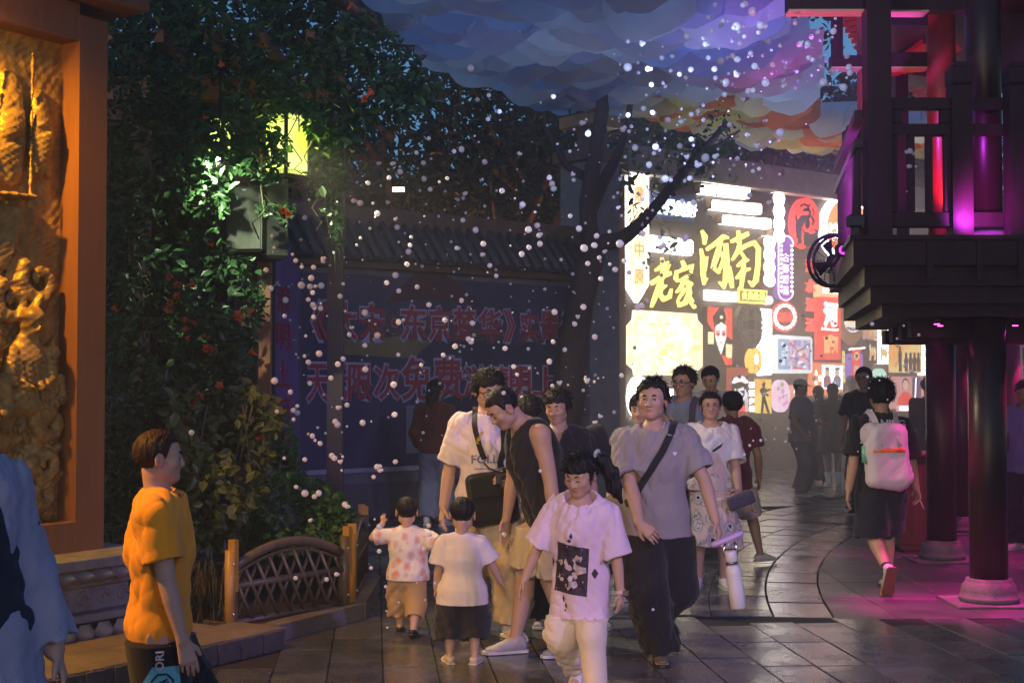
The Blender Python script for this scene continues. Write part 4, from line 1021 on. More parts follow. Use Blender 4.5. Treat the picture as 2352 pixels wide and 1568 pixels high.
# upper floor: columns carry on above the deck
gN = near[0]; B = MB(); B.tube([(gN.x, gN.y + .02, ZD + .08), (gN.x, gN.y + .02, 5.6)], near[1]*.95, 28); oc = B.put('upper_column', wood2, pav)
B = MB(); B.lathe([(.215, 0), (.218, .02), (.20, .07), (.165, .105), (.15, .11)], 30, (gN.x, gN.y + .02, ZD + .002)); B.put('column_base', drum_m, oc)
gS = second[0]; B = MB(); B.tube([(gS.x, gS.y - .1, ZD), (gS.x, gS.y - .1, 6.2)], .132, 28); B.put('upper_column', redlac, pav)
B = MB(); pbox(B, 1995, -60, 2046, 541, YF + .06, .16, .004); B.put('corner_post', wood, pav)
B = MB(); pbox(B, 1979, -60, 1996, 470, 13.2, .14, .004); B.put('back_post', redlac, pav)
def newel(x0, x1, top, bot, Y, dep=.15):
    B = MB(); pbox(B, x0+4, top + 52, x1-2, bot, Y, dep, .006); o = B.put('newel_post', wood, pav); B = MB(); pbox(B, x0+1, top + 8, x1, top + 50, Y - .012, dep + .024, .012); pbox(B, x0+7, top, x1-6, top + 9, Y + .01, dep - .03); B.put('newel_cap', wood, o)
newel(2186, 2236, 142, 541, YF + .05); newel(2318, 2372, 142, 541, YF + .05); newel(1943, 1979, 286, 541, 12.9)
for y0, y1, nm in ((224, 250, 'handrail'), (284, 310, 'handrail'), (487, 521, 'bottom_rail')): B = MB(); pbox(B, 2046.5, y0, 2189, y1, YF + .09, .09, .004); B.put(nm, wood, pav)
for y0, y1 in ((224, 250), (284, 310), (487, 521)): B = MB(); pbox(B, 2237, y0, 2320, y1, YF + .2, .07, .004); B.put('handrail', wood, pav)
for x0, x1 in ((2049, 2061), (2088, 2101), (2130, 2142), (2171, 2183)): B = MB(); pbox(B, x0, 311, x1, 486, YF + .10, .06, .003); B.put('baluster', wood, pav)
for x0, x1 in ((2047, 2072), (2160, 2187)): B = MB(); pbox(B, x0, 251, x1, 283, YF + .11, .05, .006); B.put('carved_block', wood, pav)
# rails along the side of the balcony
a0 = Vector((C0.x + .10, YF + .2, 0)); a1 = a0 + SD*2.62
for y0, w in ((264, .07), (328, .06)): z = at(1995, y0, YF + .2).z; B = MB(); B.beam(a0 + Vector((0, 0, z)), a1 + Vector((0, 0, z)), .07, w); B.put('side_rail', wood, pav)
zr = at(1995, 328, YF + .2).z - .03
for i in range(17): p = a0 + SD*(.12 + i*.145); B = MB(); B.box((p.x-.014, p.y-.014, ZD), (p.x+.014, p.y+.014, zr)); B.put('side_baluster', wood, pav)
B = MB(); B.beam(a0 + Vector((0, 0, ZD + .05)), a1 + Vector((0, 0, ZD + .05)), .05, .06); B.put('side_rail', wood, pav)
# eaves: beam ends, hanging frame, rafters, roof boards
B = MB(); pbox(B, 1812, -90, 1996, 20, YF + .15, .16, .006); B.put('eave_beam', wood, pav)
B = MB(); pbox(B, 2046, -70, 2236, 22, YF + .5, .16, .006); B.put('eave_beam', wood, pav)
B = MB(); pbox(B, 1913, 24, 1936, 128, 13.0, .08, .004); B.put('hanging_post', wood, pav)
B = MB(); pbox(B, 1910, 127, 1981, 152, 13.0, .12, .004); B.put('hanging_beam', wood, pav)
B = MB(); pbox(B, 2046, 120, 2135, 152, 13.2, .12, .004); B.put('hanging_beam', wood, pav)
B = MB(); pbox(B, 2048, 28, 2132, 58, 12.6, .3, .004); B.put('ceiling_beam', wood, pav)
B = MB(); pbox(B, 2060, 152, 2086, 540, 15.8, .16, .004); B.put('back_post', wood, pav)
for i in range(9): A_ = at(1932 + i*7.5, 47 + i*12.5, 16.4); B_ = at(2052 + i*5, 22 + i*11, 15.4); B = MB(); B.beam(A_, B_, .07, .055); B.put('rafter', redlac, pav)
for i in range(9): A_ = at(2010 + i*16, 178 - i*3, 15.6); B_ = at(2125 + i*16, 96 - i*3, 14.6); B = MB(); B.beam(A_, B_, .06, .055); B.put('rafter', redlac, pav)
for i in range(9): A_ = at(2079 + i*7.5, 183 + i*11, 19.4); B_ = at(2160 + i*6, 158 + i*10, 18.4); B = MB(); B.beam(A_, B_, .07, .06); B.put('rafter', redlac, pav)
B = MB(); k = B.pts([at(1926, 34, 16.6), at(2080, 6, 15.5), at(2150, 180, 15.3), at(2010, 158, 16.4)]); B.face((k, k+1, k+2, k+3)); k = B.pts([Vector(v) + Vector((0, .06, .05)) for v in B.v[:4]]); B.face((k+3, k+2, k+1, k)); B.put('roof_board', wood, pav)
B = MB(); pbox(B, 2236, -90, 2420, 205, 13.6, .2); B.put('wall_panel', mat('dark_panel', (.03, .014, .016), rough=.6), pav)
B = MB(); pbox(B, 2330, 250, 2420, 541, 11.6, .08); B.put('wall_panel', wood, pav)
lit_trim = mat('lit_underside', (.50, .30, .16), rough=.5, var=.15, bump=0)  # bright gold tone stands in for the beams' lit undersides
for x0, x1, y, Y in ((1812, 1990, 21, YF + .14), (2047, 2134, 23, YF + .49), (1911, 1980, 153, 12.99), (2047, 2134, 153, 13.19)): B = MB(); pbox(B, x0, y, x1, y + 4, Y, .17); B.put('lit_edge', lit_trim, pav)
# ceiling above the balcony keeps the dusk out
B = MB(); Q = [(2.6, 10.3), (11, 10.3), (11, 17), (4.35, 17)]; k = B.pts([(*p, 5.2) for p in Q] + [(*p, 5.3) for p in Q]); B.face((k+3, k+2, k+1, k)); B.face((k+4, k+5, k+6, k+7)); [B.face((k+i, k+(i+1) % 4, k+4+(i+1) % 4, k+4+i)) for i in range(4)]; B.put('ceiling', wood, pav)
# lamps of the pavilion: magenta downlights beside the columns and a red uplight, both assumed, a violet flood on the balcony
pk = (1, .02, .42); led = glow('magenta_led', (1, .05, .55), 12)
def downlight(x, y, z, e, size=75, col=pk):
    B = MB(); B.tube([(x, y, z), (x, y, z - .05)], .03, 10); o = B.put('downlight', wood, pav); B = MB(); B.tube([(x, y, z - .0505), (x, y, z - .054)], .022, 10); B.put('lens', led, o)
    lamp('magenta_downlight', 'SPOT', (x, y, z - .06), e, col, (x, y, 0), size, .7, .03)
downlight(gN.x + .26, gN.y + .12, zc, 210); downlight(gN.x - .30, gN.y + .16, zc, 60, 62); downlight(gN.x - .42, gN.y - .16, zc, 230, 46)
downlight(gS.x + .22, gS.y + .12, zc, 110); downlight(gS.x + .3, gS.y - .42, zc, 45)
downlight(third[0].x + .2, third[0].y - .1, zc, 110); downlight(fourth[0].x + .22, fourth[0].y - .1, zc, 110); downlight(third[0].x + 1.2, third[0].y - 1.4, zc, 110, 100)
lamp('red_uplight', 'SPOT', (gS.x - .12, gS.y - .6, ZD + .1), 60, (1, .03, .04), (gS.x, gS.y - .1, 4.6), 50, .6, .03)
lamp('magenta_rafter_light', 'SPOT', (gS.x - 1.0, gS.y + 1.6, ZD + .4), 170, (1, .05, .5), at(2030, 70, 16), 90, .6, .04)  # assumed, like the two rail lights, for the coloured light on the timber
lamp('violet_rail_light', 'SPOT', (a0.x - .25, a0.y - .5, ZD + .16), 4, (.45, .05, 1), (a0.x + 1.0, a0.y, ZD + .9), 120, .8, .03)
lamp('violet_rail_light', 'SPOT', (a0.x + .75, a0.y - .36, ZD + .12), 34, (.75, .05, 1), (a0.x + .9, a0.y + .1, ZD + .25), 120, .8, .03)
# violet flood on the balcony corner
fl = thing('flood_light', 'small black flood light with a glowing violet lens on the balcony corner', 'flood light', at(1935, 575, 11.2))
B = MB(); B.box((-.05, -.03, -.05), (.05, .05, .05), bev=.012); B.put('housing', mat('black_metal', (.015, .015, .016), rough=.4), fl); B = MB(); B.tube([(0, -.0305, 0), (0, -.036, 0)], .036, 14); B.put('lens', glow('violet_lens', (.75, .06, .9), 1.6), fl)
fl2 = thing('flood_light', 'black box flood light clamped at the foot of the side railing', 'flood light', at(1966, 508, 10.35))
B = MB(); B.box((-.06, -.05, -.045), (.05, .05, .045), bev=.01); B.put('housing', MATS['black_metal'], fl2); B = MB(); B.box((-.02, -.02, -.10), (.02, .02, -.046)); B.put('bracket', MATS['black_metal'], fl2)
# fan hung at the far end of the deck
fanr = thing('wall_fan', 'round black caged fan hung from the left end of the pavilion deck', 'fan', at(1909, 598, 12.4), R(-42))
wire = mat('fan_wire', (.02, .018, .018), rough=.35, metal=.4); R_ = .225
circ = lambda r, y, n=28: [(r*cos(2*pi*k/n), y, r*sin(2*pi*k/n)) for k in range(n+1)]
B = MB(); B.tube(circ(R_, 0), .016, 8, False); B.tube(circ(R_, .09), .014, 8, False); B.put('rim', wire, fanr)
for k in range(12): B = MB(); B.tube(circ(R_*(.16 + .07*k), -.05*(1 - ((k+2)/14)**2)), .0028, 5, False); B.put('cage_ring', wire, fanr)
for k in range(10): a = k*2*pi/10; B = MB(); B.tube([(.03*cos(a), -.05, .03*sin(a)), (.13*cos(a), -.04, .13*sin(a)), (R_*cos(a), 0, R_*sin(a))], .0035, 5); B.put('cage_spoke', wire, fanr)
for k in range(4):
    a = k*pi/2 + .4; B = MB(); b = B.pts([(r*cos(a+da), .045 + (.02 if da > 0 else -.02), r*sin(a+da)) for r, da in ((.04, -.3), (.19, -.36), (.19, .32), (.04, .3))]); B.face((b, b+1, b+2, b+3)); b = B.pts([(x, y+.004, z) for x, y, z in B.v[:4]]); B.face((b+3, b+2, b+1, b)); B.put('blade', wire, fanr)
B = MB(); B.tube([(0, .02, 0), (0, .16, 0)], .06, 14); B.put('motor', wire, fanr); B = MB(); B.beam((0, .15, 0), (.25, .3, .12), .03, .03); B.put('bracket', wire, fanr)
# counter with papers, bench at the far right
ct = thing('counter', 'dark red panelled counter with leaflets on top behind the second column', 'counter', at(2112, 1040, 14.0)*1 - Vector((0, 0, at(2112, 1040, 14.0).z)))
cw = mat('counter_wood', (.10, .022, .022), rough=.4, var=.2, stretch=(5, 5, .4))
B = MB(); B.box((-.19, -.05, .02), (.22, .5, .93), bev=.006); B.put('body', cw, ct); B = MB(); B.box((-.22, -.09, .931), (.25, .54, .965), bev=.006); B.put('worktop', cw, ct); B = MB(); B.box((-.16, -.02, -.01), (.19, .47, .02)); B.put('foot', cw, ct)
for k in range(2): B = MB(); B.box((-.175 + k*.2, -.056, .08), (.01 + k*.2, -.0501, .88), bev=.002); B.put('front_panel', cw, ct)
for i, (x, y, a) in enumerate(((-.14, .05, .2), (.06, .12, -.1), (-.05, .28, .3))):
    B = MB(); B.box((-.10, -.07, 0), (.10, .07, .006 + .004*i)); o = B.put('leaflet', mat('paper', (.6, .58, .55), rough=.6, var=.05, bump=0)); o.location = ct.location + Vector((x, y, .9665)); o.rotation_euler = (0, 0, a); tag(o, ('white leaflet lying near the left edge of the red counter', 'white leaflet stack by the column on the red counter', 'white leaflet at the back of the red counter')[i], 'leaflet', 'leaflets on the counter')
bn2 = thing('low_bench', 'low dark bench with bright paper sheets behind the nearest column', 'bench', at(2345, 1170, 16.5)*1 - Vector((0, 0, at(2345, 1170, 16.5).z)), R(35))
B = MB(); B.box((-.9, -.25, .28), (1.6, .35, .34), bev=.006); B.put('seat', cw, bn2); B = MB(); B.box((-.85, -.2, -.01), (1.5, .3, .279)); B.put('skirt', cw, bn2)
for i, (x, c, nm) in enumerate(((-.2, (.75, .75, .8), 'white'), (.05, (.7, .62, .12), 'yellow'), (.3, (.3, .4, .7), 'blue'))):
    B = MB(); B.box((-.1, -.14, 0), (.1, .14, .005)); o = B.put('paper_sheet', mat('sheet_' + nm, c, rough=.6, bump=0)); o.location = bn2.matrix_basis @ Vector((x, .02 + .03*i, .341)); o.rotation_euler = (0, 0, .4*i); tag(o, '%s paper sheet lying on the low dark bench' % nm, 'paper')
lamp('magenta_eave_light', 'SPOT', (C0.x - .5, YF + 1.2, ZD + .3), 120, (1, .08, .5), at(1890, 15, YF + .2), 70, .7, .04)  # assumed lamp for the pink light along the eave
lamp('violet_side_rail_light', 'SPOT', (a0.x - .5, a0.y + .7, ZD + .1), 480, (.5, .1, 1), (a0.x + .2, a0.y + 1.3, ZD + .9), 110, .8, .03)  # assumed lamp for the violet light on the side rails
# ------------------------------------------------------------------ the wall of lit signs
S0 = Vector((1.94, 25, 0)); SA_ = R(40); su = Vector((cos(SA_), sin(SA_), 0)); sn = Vector((sin(SA_), -cos(SA_), 0))
def suz(px, py): return wall_uz(px, py, S0, su, sn)
SWL = 14.5; SWH = 5.55
sw_m = mat('sign_wall_paint', (.075, .055, .05), rough=.75, var=.2, scale=1.5, bump=.15)
sgw = thing('sign_wall', 'dark wall full of glowing signs with a violet grey coping', 'wall', S0, SA_)
MB().box((0, 0, -.01), (SWL, .4, SWH)).put('wall', sw_m, sgw)
MB().box((-.05, -.22, SWH - .16), (SWL, .45, SWH + .30), bev=.01).put('coping', mat('coping_grey', (.20, .17, .20), rough=.7), sgw); MB().box((-.05, -.235, SWH - .20), (SWL, .4, SWH - .165)).put('trim', mat('pale_trim', (.5, .42, .34), rough=.5), sgw)
MB().box((0, -.06, -.01), (SWL, -.001, .35)).put('plinth', mat('sign_plinth', (.10, .08, .075), rough=.7), sgw)
rp = thing('red_pillar', 'weathered reddish pillar between the grey pier and the sign wall', 'pillar', S0 - su*.36, SA_)
MB().box((-.34, -.1, -.01), (.34, .4, 5.3), bev=.01).put('shaft', mat('rust_plaster', (.17, .075, .055), rough=.85, var=.4, scale=3, bump=.4, stretch=(2, 2, .5)), rp); MB().box((-.40, -.16, 5.301), (.40, .46, 5.5), bev=.01).put('cap', ridge_m, rp)
HOT = 7
def E(n, c, s, c2=None, sc=3.): return glow('sign_' + n, c, s*(1.45 if s < 1.45 else 1.), c2, sc)
white = E('white', (1, .97, .90), HOT); cream = E('cream', (1, .80, .46), 1.15, (1, .72, .36), 2); goldw = E('gold_panel', (1, .84, .46), 1.5, (1, .92, .68), 5); yel = E('yellow', (1, .76, .16), 2.1); blu = E('blue_white', (.55, .72, 1), 5); red = E('red', (1, .055, .035), 1.1); redn = E('red_neon', (1, .07, .05), 2.2); ora = E('orange', (1, .26, .09), 1.15); pur = E('purple', (.42, .10, .75), .55); purn = E('purple_neon', (.85, .45, 1), 3.2); pnk = E('pink', (1, .55, .72), 1.6, (.9, .75, .95), 6)
off = mat('sign_black', (.012, .010, .012), rough=.5, bump=0); side_m = mat('sign_side', (.20, .12, .06), rough=.5, bump=0); stone_d = mat('coin_bronze', (.22, .185, .14), rough=.6, var=.4, scale=12, bump=.3); plate = mat('sign_plate', (.05, .05, .10), rough=.5, bump=0)
class Sign:
    """a sign fixed to the wall: local x along the wall, z up, y = 0 the wall face, pixels give the outline"""
    def __init__(s, name, label, cx, cy, cat='sign', group=None):
        s.u, s.z = suz(cx, cy); p = S0 + su*s.u; s.t = thing(name, label, cat, (p.x, p.y, s.z), SA_, group)
    def p(s, px, py): u, z = suz(px, py); return (u - s.u, z - s.z)
    def poly(s, P, m, name, d0=-.12, d1=-.001): return MB().prism([s.p(*q) for q in reversed(P)] if s.ccw(P) else [s.p(*q) for q in P], d0, d1).put(name, m, s.t)
    def ccw(s, P): return sum(P[i][0]*P[(i+1) % len(P)][1] - P[(i+1) % len(P)][0]*P[i][1] for i in range(len(P))) > 0
    def rect(s, x0, y0, x1, y1, m, name, d0=-.12, d1=-.001, slope=.0):
        k = (x1-x0)*.10
        return s.poly([(x0, y0), (x1, y0 + k), (x1, y1 + k*.2), (x0, y1)] if slope == 0 else [(x0, y0), (x1, y0+slope), (x1, y1+slope), (x0, y1)], m, name, d0, d1)
    def oval(s, cx, cy, rx, ry, m, name, d0=-.12, d1=-.001, n=32): return s.poly([(cx + rx*cos(2*pi*k/n), cy + ry*sin(2*pi*k/n)) for k in range(n)], m, name, d0, d1)
    def ring(s, cx, cy, rx, ry, w, m, name, y=-.14):
        P = [s.p(cx + rx*cos(2*pi*k/32), cy + ry*sin(2*pi*k/32)) for k in range(33)]; return MB().tube([(a, y, b) for a, b in P], w, 6, False).put(name, m, s.t)
    def line(s, P, w, m, name, y=-.14, close=False):
        Q = [s.p(*q) for q in P] + ([s.p(*P[0])] if close else []); return MB().tube([(a, y, b) for a, b in Q], w, 6).put(name, m, s.t)
    def char(s, ch, x0, y0, x1, y1, m, y=-.13, depth=.015, weight=.02, name='character'):
        a, zt = s.p(x0, y0); c, zb = s.p(x1, y1); me = text_mesh(ch, c-a, zt-zb, m, depth, weight); return put(name, me, None, s.t, ((a+c)/2, y, (zt+zb)/2))
    def stroke(s, P, W, m, y=-.16, name='brush_stroke'):
        """a brush stroke: a flat, thick band with changing width"""
        Q = [Vector(s.p(*q)) for q in P]; n = len(Q); L = []; Rr = []
        for i in range(n):
            t = (Q[min(i+1, n-1)] - Q[max(i-1, 0)]).normalized(); k = Vector((-t.y, t.x))*W[i]*.74; L.append(Q[i]+k); Rr.append(Q[i]-k)
        B = MB(); b = B.pts([(a.x, y, a.y) for a in L + Rr] + [(a.x, y+.06, a.y) for a in L + Rr])
        for i in range(n-1): B.face((b+i, b+n+i, b+n+i+1, b+i+1)); B.face((b+2*n+i, b+2*n+i+1, b+3*n+i+1, b+3*n+i)); B.face((b+i, b+i+1, b+2*n+i+1, b+2*n+i)); B.face((b+n+i, b+3*n+i, b+3*n+i+1, b+n+i+1))
        return B.put(name, m, s.t)
    def dots(s, P, r, m, name='bulb', y=-.15):
        for q in P: a, b = s.p(*q); MB().ball((a, y, b), r, 8, 5).put(name, m, s.t)
_need = []
for c in '鼎立中原遇见美好炎黄故里古都群落洛水汤天地状元及第非遗传承河南禅武少林年画木版豫剧直通五乡山': _need += [(c, .015, .02)]
letters(_need + [('河', .015, .05), ('南', .015, .05), ('河南坠子', .006, .02), ('Henan', .004, .01), ('唐中西王', .006, .03)] + [(c, .015, .045) for c in '遇见美好天地炎黄故里'] + [(c, .03, .012) for c in '洛水汤'])
s = Sign('hanging_banner_sign', 'tall pale yellow pointed sign with red characters at the left end of the sign wall', 1457, 540)
s.poly([(1432, 400), (1481, 406), (1481, 655), (1457, 695), (1433, 657)], white, 'light_edge', -.10); s.poly([(1436, 406), (1477, 411), (1477, 652), (1457, 686), (1437, 654)], cream, 'panel', -.115, -.101)
for c, y in zip('鼎立中原', (448, 512, 574, 637)): s.char(c, 1447, y-18, 1468, y+18, ora, -.117, .002); s.ring(1457, y, 15, 30, .008, white, 'ring', -.116)
s = Sign('neon_lettering', 'four blue white neon characters beside the pale pointed sign, crossed by a branch', 1540, 480)
s.poly([(1490, 438), (1594, 450), (1594, 512), (1490, 503)], plate, 'plate', -.05)
for i, c in enumerate('遇见美好'): s.char(c, 1496 + i*24.5, 455 + i*3.3, 1517 + i*24.5, 494 + i*2.4, blu, -.09, .03, .045)
for lab, x0, y0, x1, y1 in (('topmost of the three stepped white bar signs', 1597, 425, 1710, 455), ('middle one of the three stepped white bar signs', 1623, 461, 1737, 491), ('lowest of the three stepped white bar signs, above the big yellow calligraphy', 1647, 495, 1759, 524)):
    s = Sign('bar_sign', lab, (x0+x1)/2, (y0+y1)/2, group='stepped white bar signs')
    k = 9; s.poly([(x0+2, y0), (x1-3, y0+k), (x1, y0+k+4), (x1, y1), (x1-3, y1+3), (x0+3, y1-9), (x0, y1-13), (x0, y0+4)], white, 'panel', -.14); s.poly([(x0-2, y0-2), (x1, y0+k-3), (x1+2, y1), (x0-2, y1-10)], side_m, 'back_box', -.13, -.002)
s = Sign('bar_sign', 'single white bar sign right of the pointed yellow sign, above the small calligraphy', 1530, 566); s.poly([(1482, 541), (1577, 552), (1581, 557), (1581, 585), (1577, 588), (1482, 576)], white, 'panel')
s = Sign('bar_sign', 'short white bar sign below the calligraphy, left of the yellow neon plaque', 1650, 679); s.poly([(1616, 666), (1682, 672), (1682, 694), (1616, 689)], white, 'panel')
# calligraphy: brush strokes
s = Sign('calligraphy_sign', 'big glowing yellow brush calligraphy of two characters at the centre of the sign wall', 1664, 595)
ST = [  # 河
 ([(1600, 531), (1607, 545), (1606, 563)], (.02, .07, .02)), ([(1598, 572), (1603, 600), (1607, 622), (1612, 590)], (.015, .06, .035, .01)), ([(1600, 600), (1603, 630), (1606, 652), (1612, 640)], (.03, .06, .05, .01)),
 ([(1612, 574), (1632, 560), (1650, 545), (1660, 548)], (.04, .05, .06, .03)), ([(1644, 556), (1634, 590), (1626, 615), (1640, 628)], (.04, .07, .06, .02)), ([(1636, 590), (1648, 582), (1650, 600), (1640, 622)], (.03, .05, .05, .02)),
 ([(1655, 560), (1657, 600), (1655, 640), (1650, 660), (1640, 648)], (.05, .07, .07, .05, .015)),
 # 南
 ([(1683, 531), (1686, 548), (1684, 560)], (.03, .06, .03)), ([(1668, 556), (1690, 546), (1706, 538)], (.04, .06, .05)), ([(1688, 556), (1682, 580), (1670, 598)], (.03, .05, .02)),
 ([(1663, 612), (1666, 640), (1670, 662)], (.02, .07, .03)), ([(1678, 582), (1700, 566), (1720, 558), (1730, 572), (1729, 610), (1724, 645), (1716, 656), (1708, 646)], (.03, .05, .06, .06, .06, .07, .05, .015)),
 ([(1690, 580), (1700, 596), (1686, 606)], (.02, .05, .02)), ([(1682, 612), (1698, 600), (1706, 598)], (.03, .05, .03)), ([(1680, 640), (1696, 622), (1710, 618)], (.03, .06, .03)), ([(1697, 600), (1694, 630), (1690, 668)], (.03, .06, .02))]
for P, W in ST: s.stroke(P, W, yel)
s = Sign('calligraphy_sign', 'smaller yellow brush calligraphy low on the left of the big yellow characters', 1533, 650)
ST = [([(1508, 593), (1512, 610), (1508, 632)], (.02, .06, .02)), ([(1494, 622), (1510, 612), (1524, 604)], (.03, .05, .04)), ([(1484, 652), (1505, 638), (1528, 628)], (.05, .05, .05)), ([(1526, 606), (1508, 640), (1490, 690), (1484, 706)], (.03, .05, .05, .02)), ([(1508, 650), (1503, 676), (1512, 688), (1526, 682), (1530, 664)], (.04, .06, .06, .05, .015)), ([(1504, 668), (1518, 656)], (.03, .02)),
 ([(1555, 600), (1560, 612)], (.03, .05)), ([(1542, 622), (1540, 640), (1545, 648)], (.02, .05, .02)), ([(1544, 626), (1560, 618), (1578, 612), (1574, 632)], (.03, .05, .06, .02)), ([(1550, 646), (1566, 636)], (.03, .04)), ([(1560, 642), (1552, 662), (1542, 672)], (.03, .05, .02)), ([(1566, 644), (1572, 672), (1562, 696), (1548, 702), (1544, 690)], (.03, .06, .06, .05, .01)), ([(1562, 664), (1546, 688)], (.04, .02)), ([(1576, 650), (1566, 668)], (.05, .02)), ([(1568, 676), (1578, 696), (1584, 708)], (.03, .06, .03))]
for P, W in ST: s.stroke(P, W, yel)
for lab, cx, y0, y1 in (('taller scalloped white light column next to the red dragon disc', 1775, 445, 560), ('shorter scalloped white light column right of the big yellow calligraphy', 1753, 544, 660)):
    s = Sign('scalloped_light', lab, cx, (y0+y1)/2, group='scalloped white light columns'); P = []
    n = 4; h = (y1-y0)/n
    for k in range(n*6+1): y = y0 + (y1-y0)*k/(n*6); P.append((cx + 8.5 + 4.5*abs(sin(pi*(y-y0)/h)) - (5 if k in (0, n*6) else 0), y))
    P += [(2*cx - x, y - 2) for x, y in reversed(P)]; s.poly(P, white, 'panel', -.16); s.poly([(x-4, y+1) for x, y in P], side_m, 'back_box', -.15, -.002)
s = Sign('dragon_disc', 'red disc sign with a black curling dragon pattern, left of the orange white-rimmed disc', 1841, 514)
s.oval(1841, 514, 31, 58, red, 'disc'); 
for P, W in (([(1826, 476), (1836, 470), (1846, 476), (1850, 470)], (.03, .03, .04, .02)), ([(1832, 484), (1846, 482), (1850, 490), (1846, 500), (1832, 505), (1823, 520), (1824, 545), (1829, 560)], (.03, .06, .05, .06, .12, .14, .10, .02)), ([(1834, 552), (1850, 552), (1862, 546), (1866, 532), (1858, 528)], (.14, .16, .12, .06, .02)), ([(1856, 480), (1858, 494), (1852, 498), (1858, 508), (1854, 520)], (.04, .02, .04, .05, .02)), ([(1832, 526), (1836, 536), (1846, 538)], (.02, .03, .04)), ([(1816, 494), (1818, 506), (1821, 516)], (.02, .04, .02)), ([(1822, 550), (1824, 560), (1828, 558)], (.03, .04, .02)), ([(1838, 562), (1846, 566), (1852, 560)], (.02, .05, .02)), ([(1842, 566), (1841, 572), (1838, 574)], (.03, .03, .02))): s.stroke(P, W, off, -.128, 'pattern')
s.oval(1843, 515, 5, 12, off, 'pattern_eye', -.135, -.121)
s = Sign('disc_sign', 'big orange disc with a white rim and white characters, half hidden by the pavilion', 1932, 524)
s.oval(1932, 524, 54, 76, white, 'rim', -.12); s.oval(1934, 524, 46, 67, ora, 'disc', -.135, -.121); s.char('天', 1912, 464, 1952, 518, white, -.137, .01, .045); s.char('地', 1888, 512, 1916, 556, white, -.137, .01, .045)
s = Sign('capsule_sign', 'violet neon capsule ringed with white dots and four stacked characters', 1793, 618)
s.poly([(1793 + 17*cos(a), (563 if sin(a) < 0 else 670) + 20*sin(a)) for a in np.linspace(0, 2*pi, 28, endpoint=False)], pur, 'panel'); P = [(1793 + 17*cos(a), (563 if sin(a) < 0 else 670) + 20*sin(a)) for a in np.linspace(0, 2*pi, 29)]; s.line(P, .016, purn, 'neon_tube', -.13)
s.dots([(1793 + sgn*12, 566 + k*10.3) for k in range(11) for sgn in (-1, 1)], .026, white)
for i, c in enumerate('古都群落'): s.char(c, 1786, 582 + i*25, 1800, 603 + i*25, purn, -.13, .01)
s = Sign('red_neon_lettering', 'four red neon characters stacked one above the other left of the tall red sign', 1855, 678)
for c, y in zip('洛水汤汤', (611, 657, 700, 746)): s.char(c, 1846, y-16, 1866, y+16, redn, -.06, .03, .012)
s = Sign('small_plaque', 'small pale orange plaque with white characters under the caged fan', 1899, 668); s.rect(1868, 654, 1932, 682, E('peach', (1, .45, .22), 1.4), 'panel', slope=3); s.char('唐中西王', 1878, 661, 1924, 677, white, -.125, .006, .03)
s = Sign('yellow_neon_plaque', 'olive plaque framed in yellow neon with four yellow green characters', 1717, 680)
s.rect(1686, 664, 1749, 695, E('olive', (.55, .30, .03), .6), 'panel', slope=4); s.line([(1685, 661), (1697, 667), (1749, 670), (1749, 697), (1685, 694)], .022, yel, 'neon_tube', -.13, True)
for i, c in enumerate('炎黄故里'): s.char(c, 1692 + i*13.5, 671 + i*.8, 1704 + i*13.5, 689 + i*.8, E('lime', (.75, 1, .2), 2.2), -.135, .01, .045)
s = Sign('glow_blob', 'small pinkish white light shape right of the yellow neon plaque', 1757, 690); s.oval(1757, 690, 8, 10, E('pink_white', (1, .6, .95), 2.5), 'panel'); s.oval(1750, 690, 3, 8, white, 'end_cap', -.13)
s = Sign('notched_panel', 'large pale gold panel with notched corners covered in faint ink patches', 1520, 787)
NP = [(1452, 712), (1590, 721), (1592, 735), (1603, 748), (1603, 842), (1592, 852), (1588, 862), (1454, 862), (1452, 848), (1438, 836), (1438, 748), (1450, 734)]
s.poly(NP, goldw, 'panel')
pt = [E('patch_light', (1, .93, .70), 1.8), E('patch_gold', (.98, .66, .25), 1.1), E('patch_white', (1, .97, .85), 3)]
pr = np.random.RandomState(4)
for i in range(44):
    x = pr.uniform(1443, 1580); y = pr.uniform(726, 846); w = pr.uniform(8, 24); h = pr.uniform(5, 16); s.rect(x, y, min(x+w, 1600), min(y+h, 858), pt[pr.choice(3, p=[.45, .33, .22])], 'patch', -.1215 - .0004*i, -.12)
s = Sign('opera_face_panel', 'red panel with a painted white opera face and tall black headdress', 1642, 770)
s.rect(1614, 704, 1670, 834, off, 'panel', slope=4); s.poly([(1614, 705), (1640, 707), (1625, 728), (1632, 770), (1614, 740)], red, 'red_field', -.128, -.121); s.poly([(1652, 708), (1670, 709), (1670, 780), (1656, 770)], red, 'red_field', -.128, -.121); s.poly([(1646, 815), (1670, 826), (1670, 838), (1655, 838)], red, 'red_field', -.128, -.121); s.rect(1615, 762, 1628, 790, cream, 'gold_field', -.127, -.121); s.rect(1656, 790, 1670, 822, cream, 'gold_field', -.127, -.121)
s.oval(1643, 730, 12, 20, off, 'headdress', -.135, -.129); s.poly([(1630, 752), (1636, 745), (1650, 745), (1655, 753), (1655, 775), (1647, 805), (1643, 815), (1638, 800), (1631, 778)], E('face_white', (1, .90, .86), 1.15), 'face', -.140, -.1355)
for x in (1636, 1649): s.oval(x, 766, 5, 8, E('rouge', (1, .32, .38), .9), 'rouge', -.143, -.1405); s.oval(x, 768, 3, 1.8, off, 'eye', -.146, -.1435)
s.oval(1643, 787, 2.4, 1.8, red, 'lips', -.144, -.1405)
s.dots([(1643, 729), (1643, 744), (1635, 750), (1651, 751), (1639, 748), (1648, 748)], .03, E('pearl', (1, .85, .6), 1.4), 'pearl')
s = Sign('coin_disc', 'grey bronze coin disc with a square hole and four dark characters', 1713, 747)
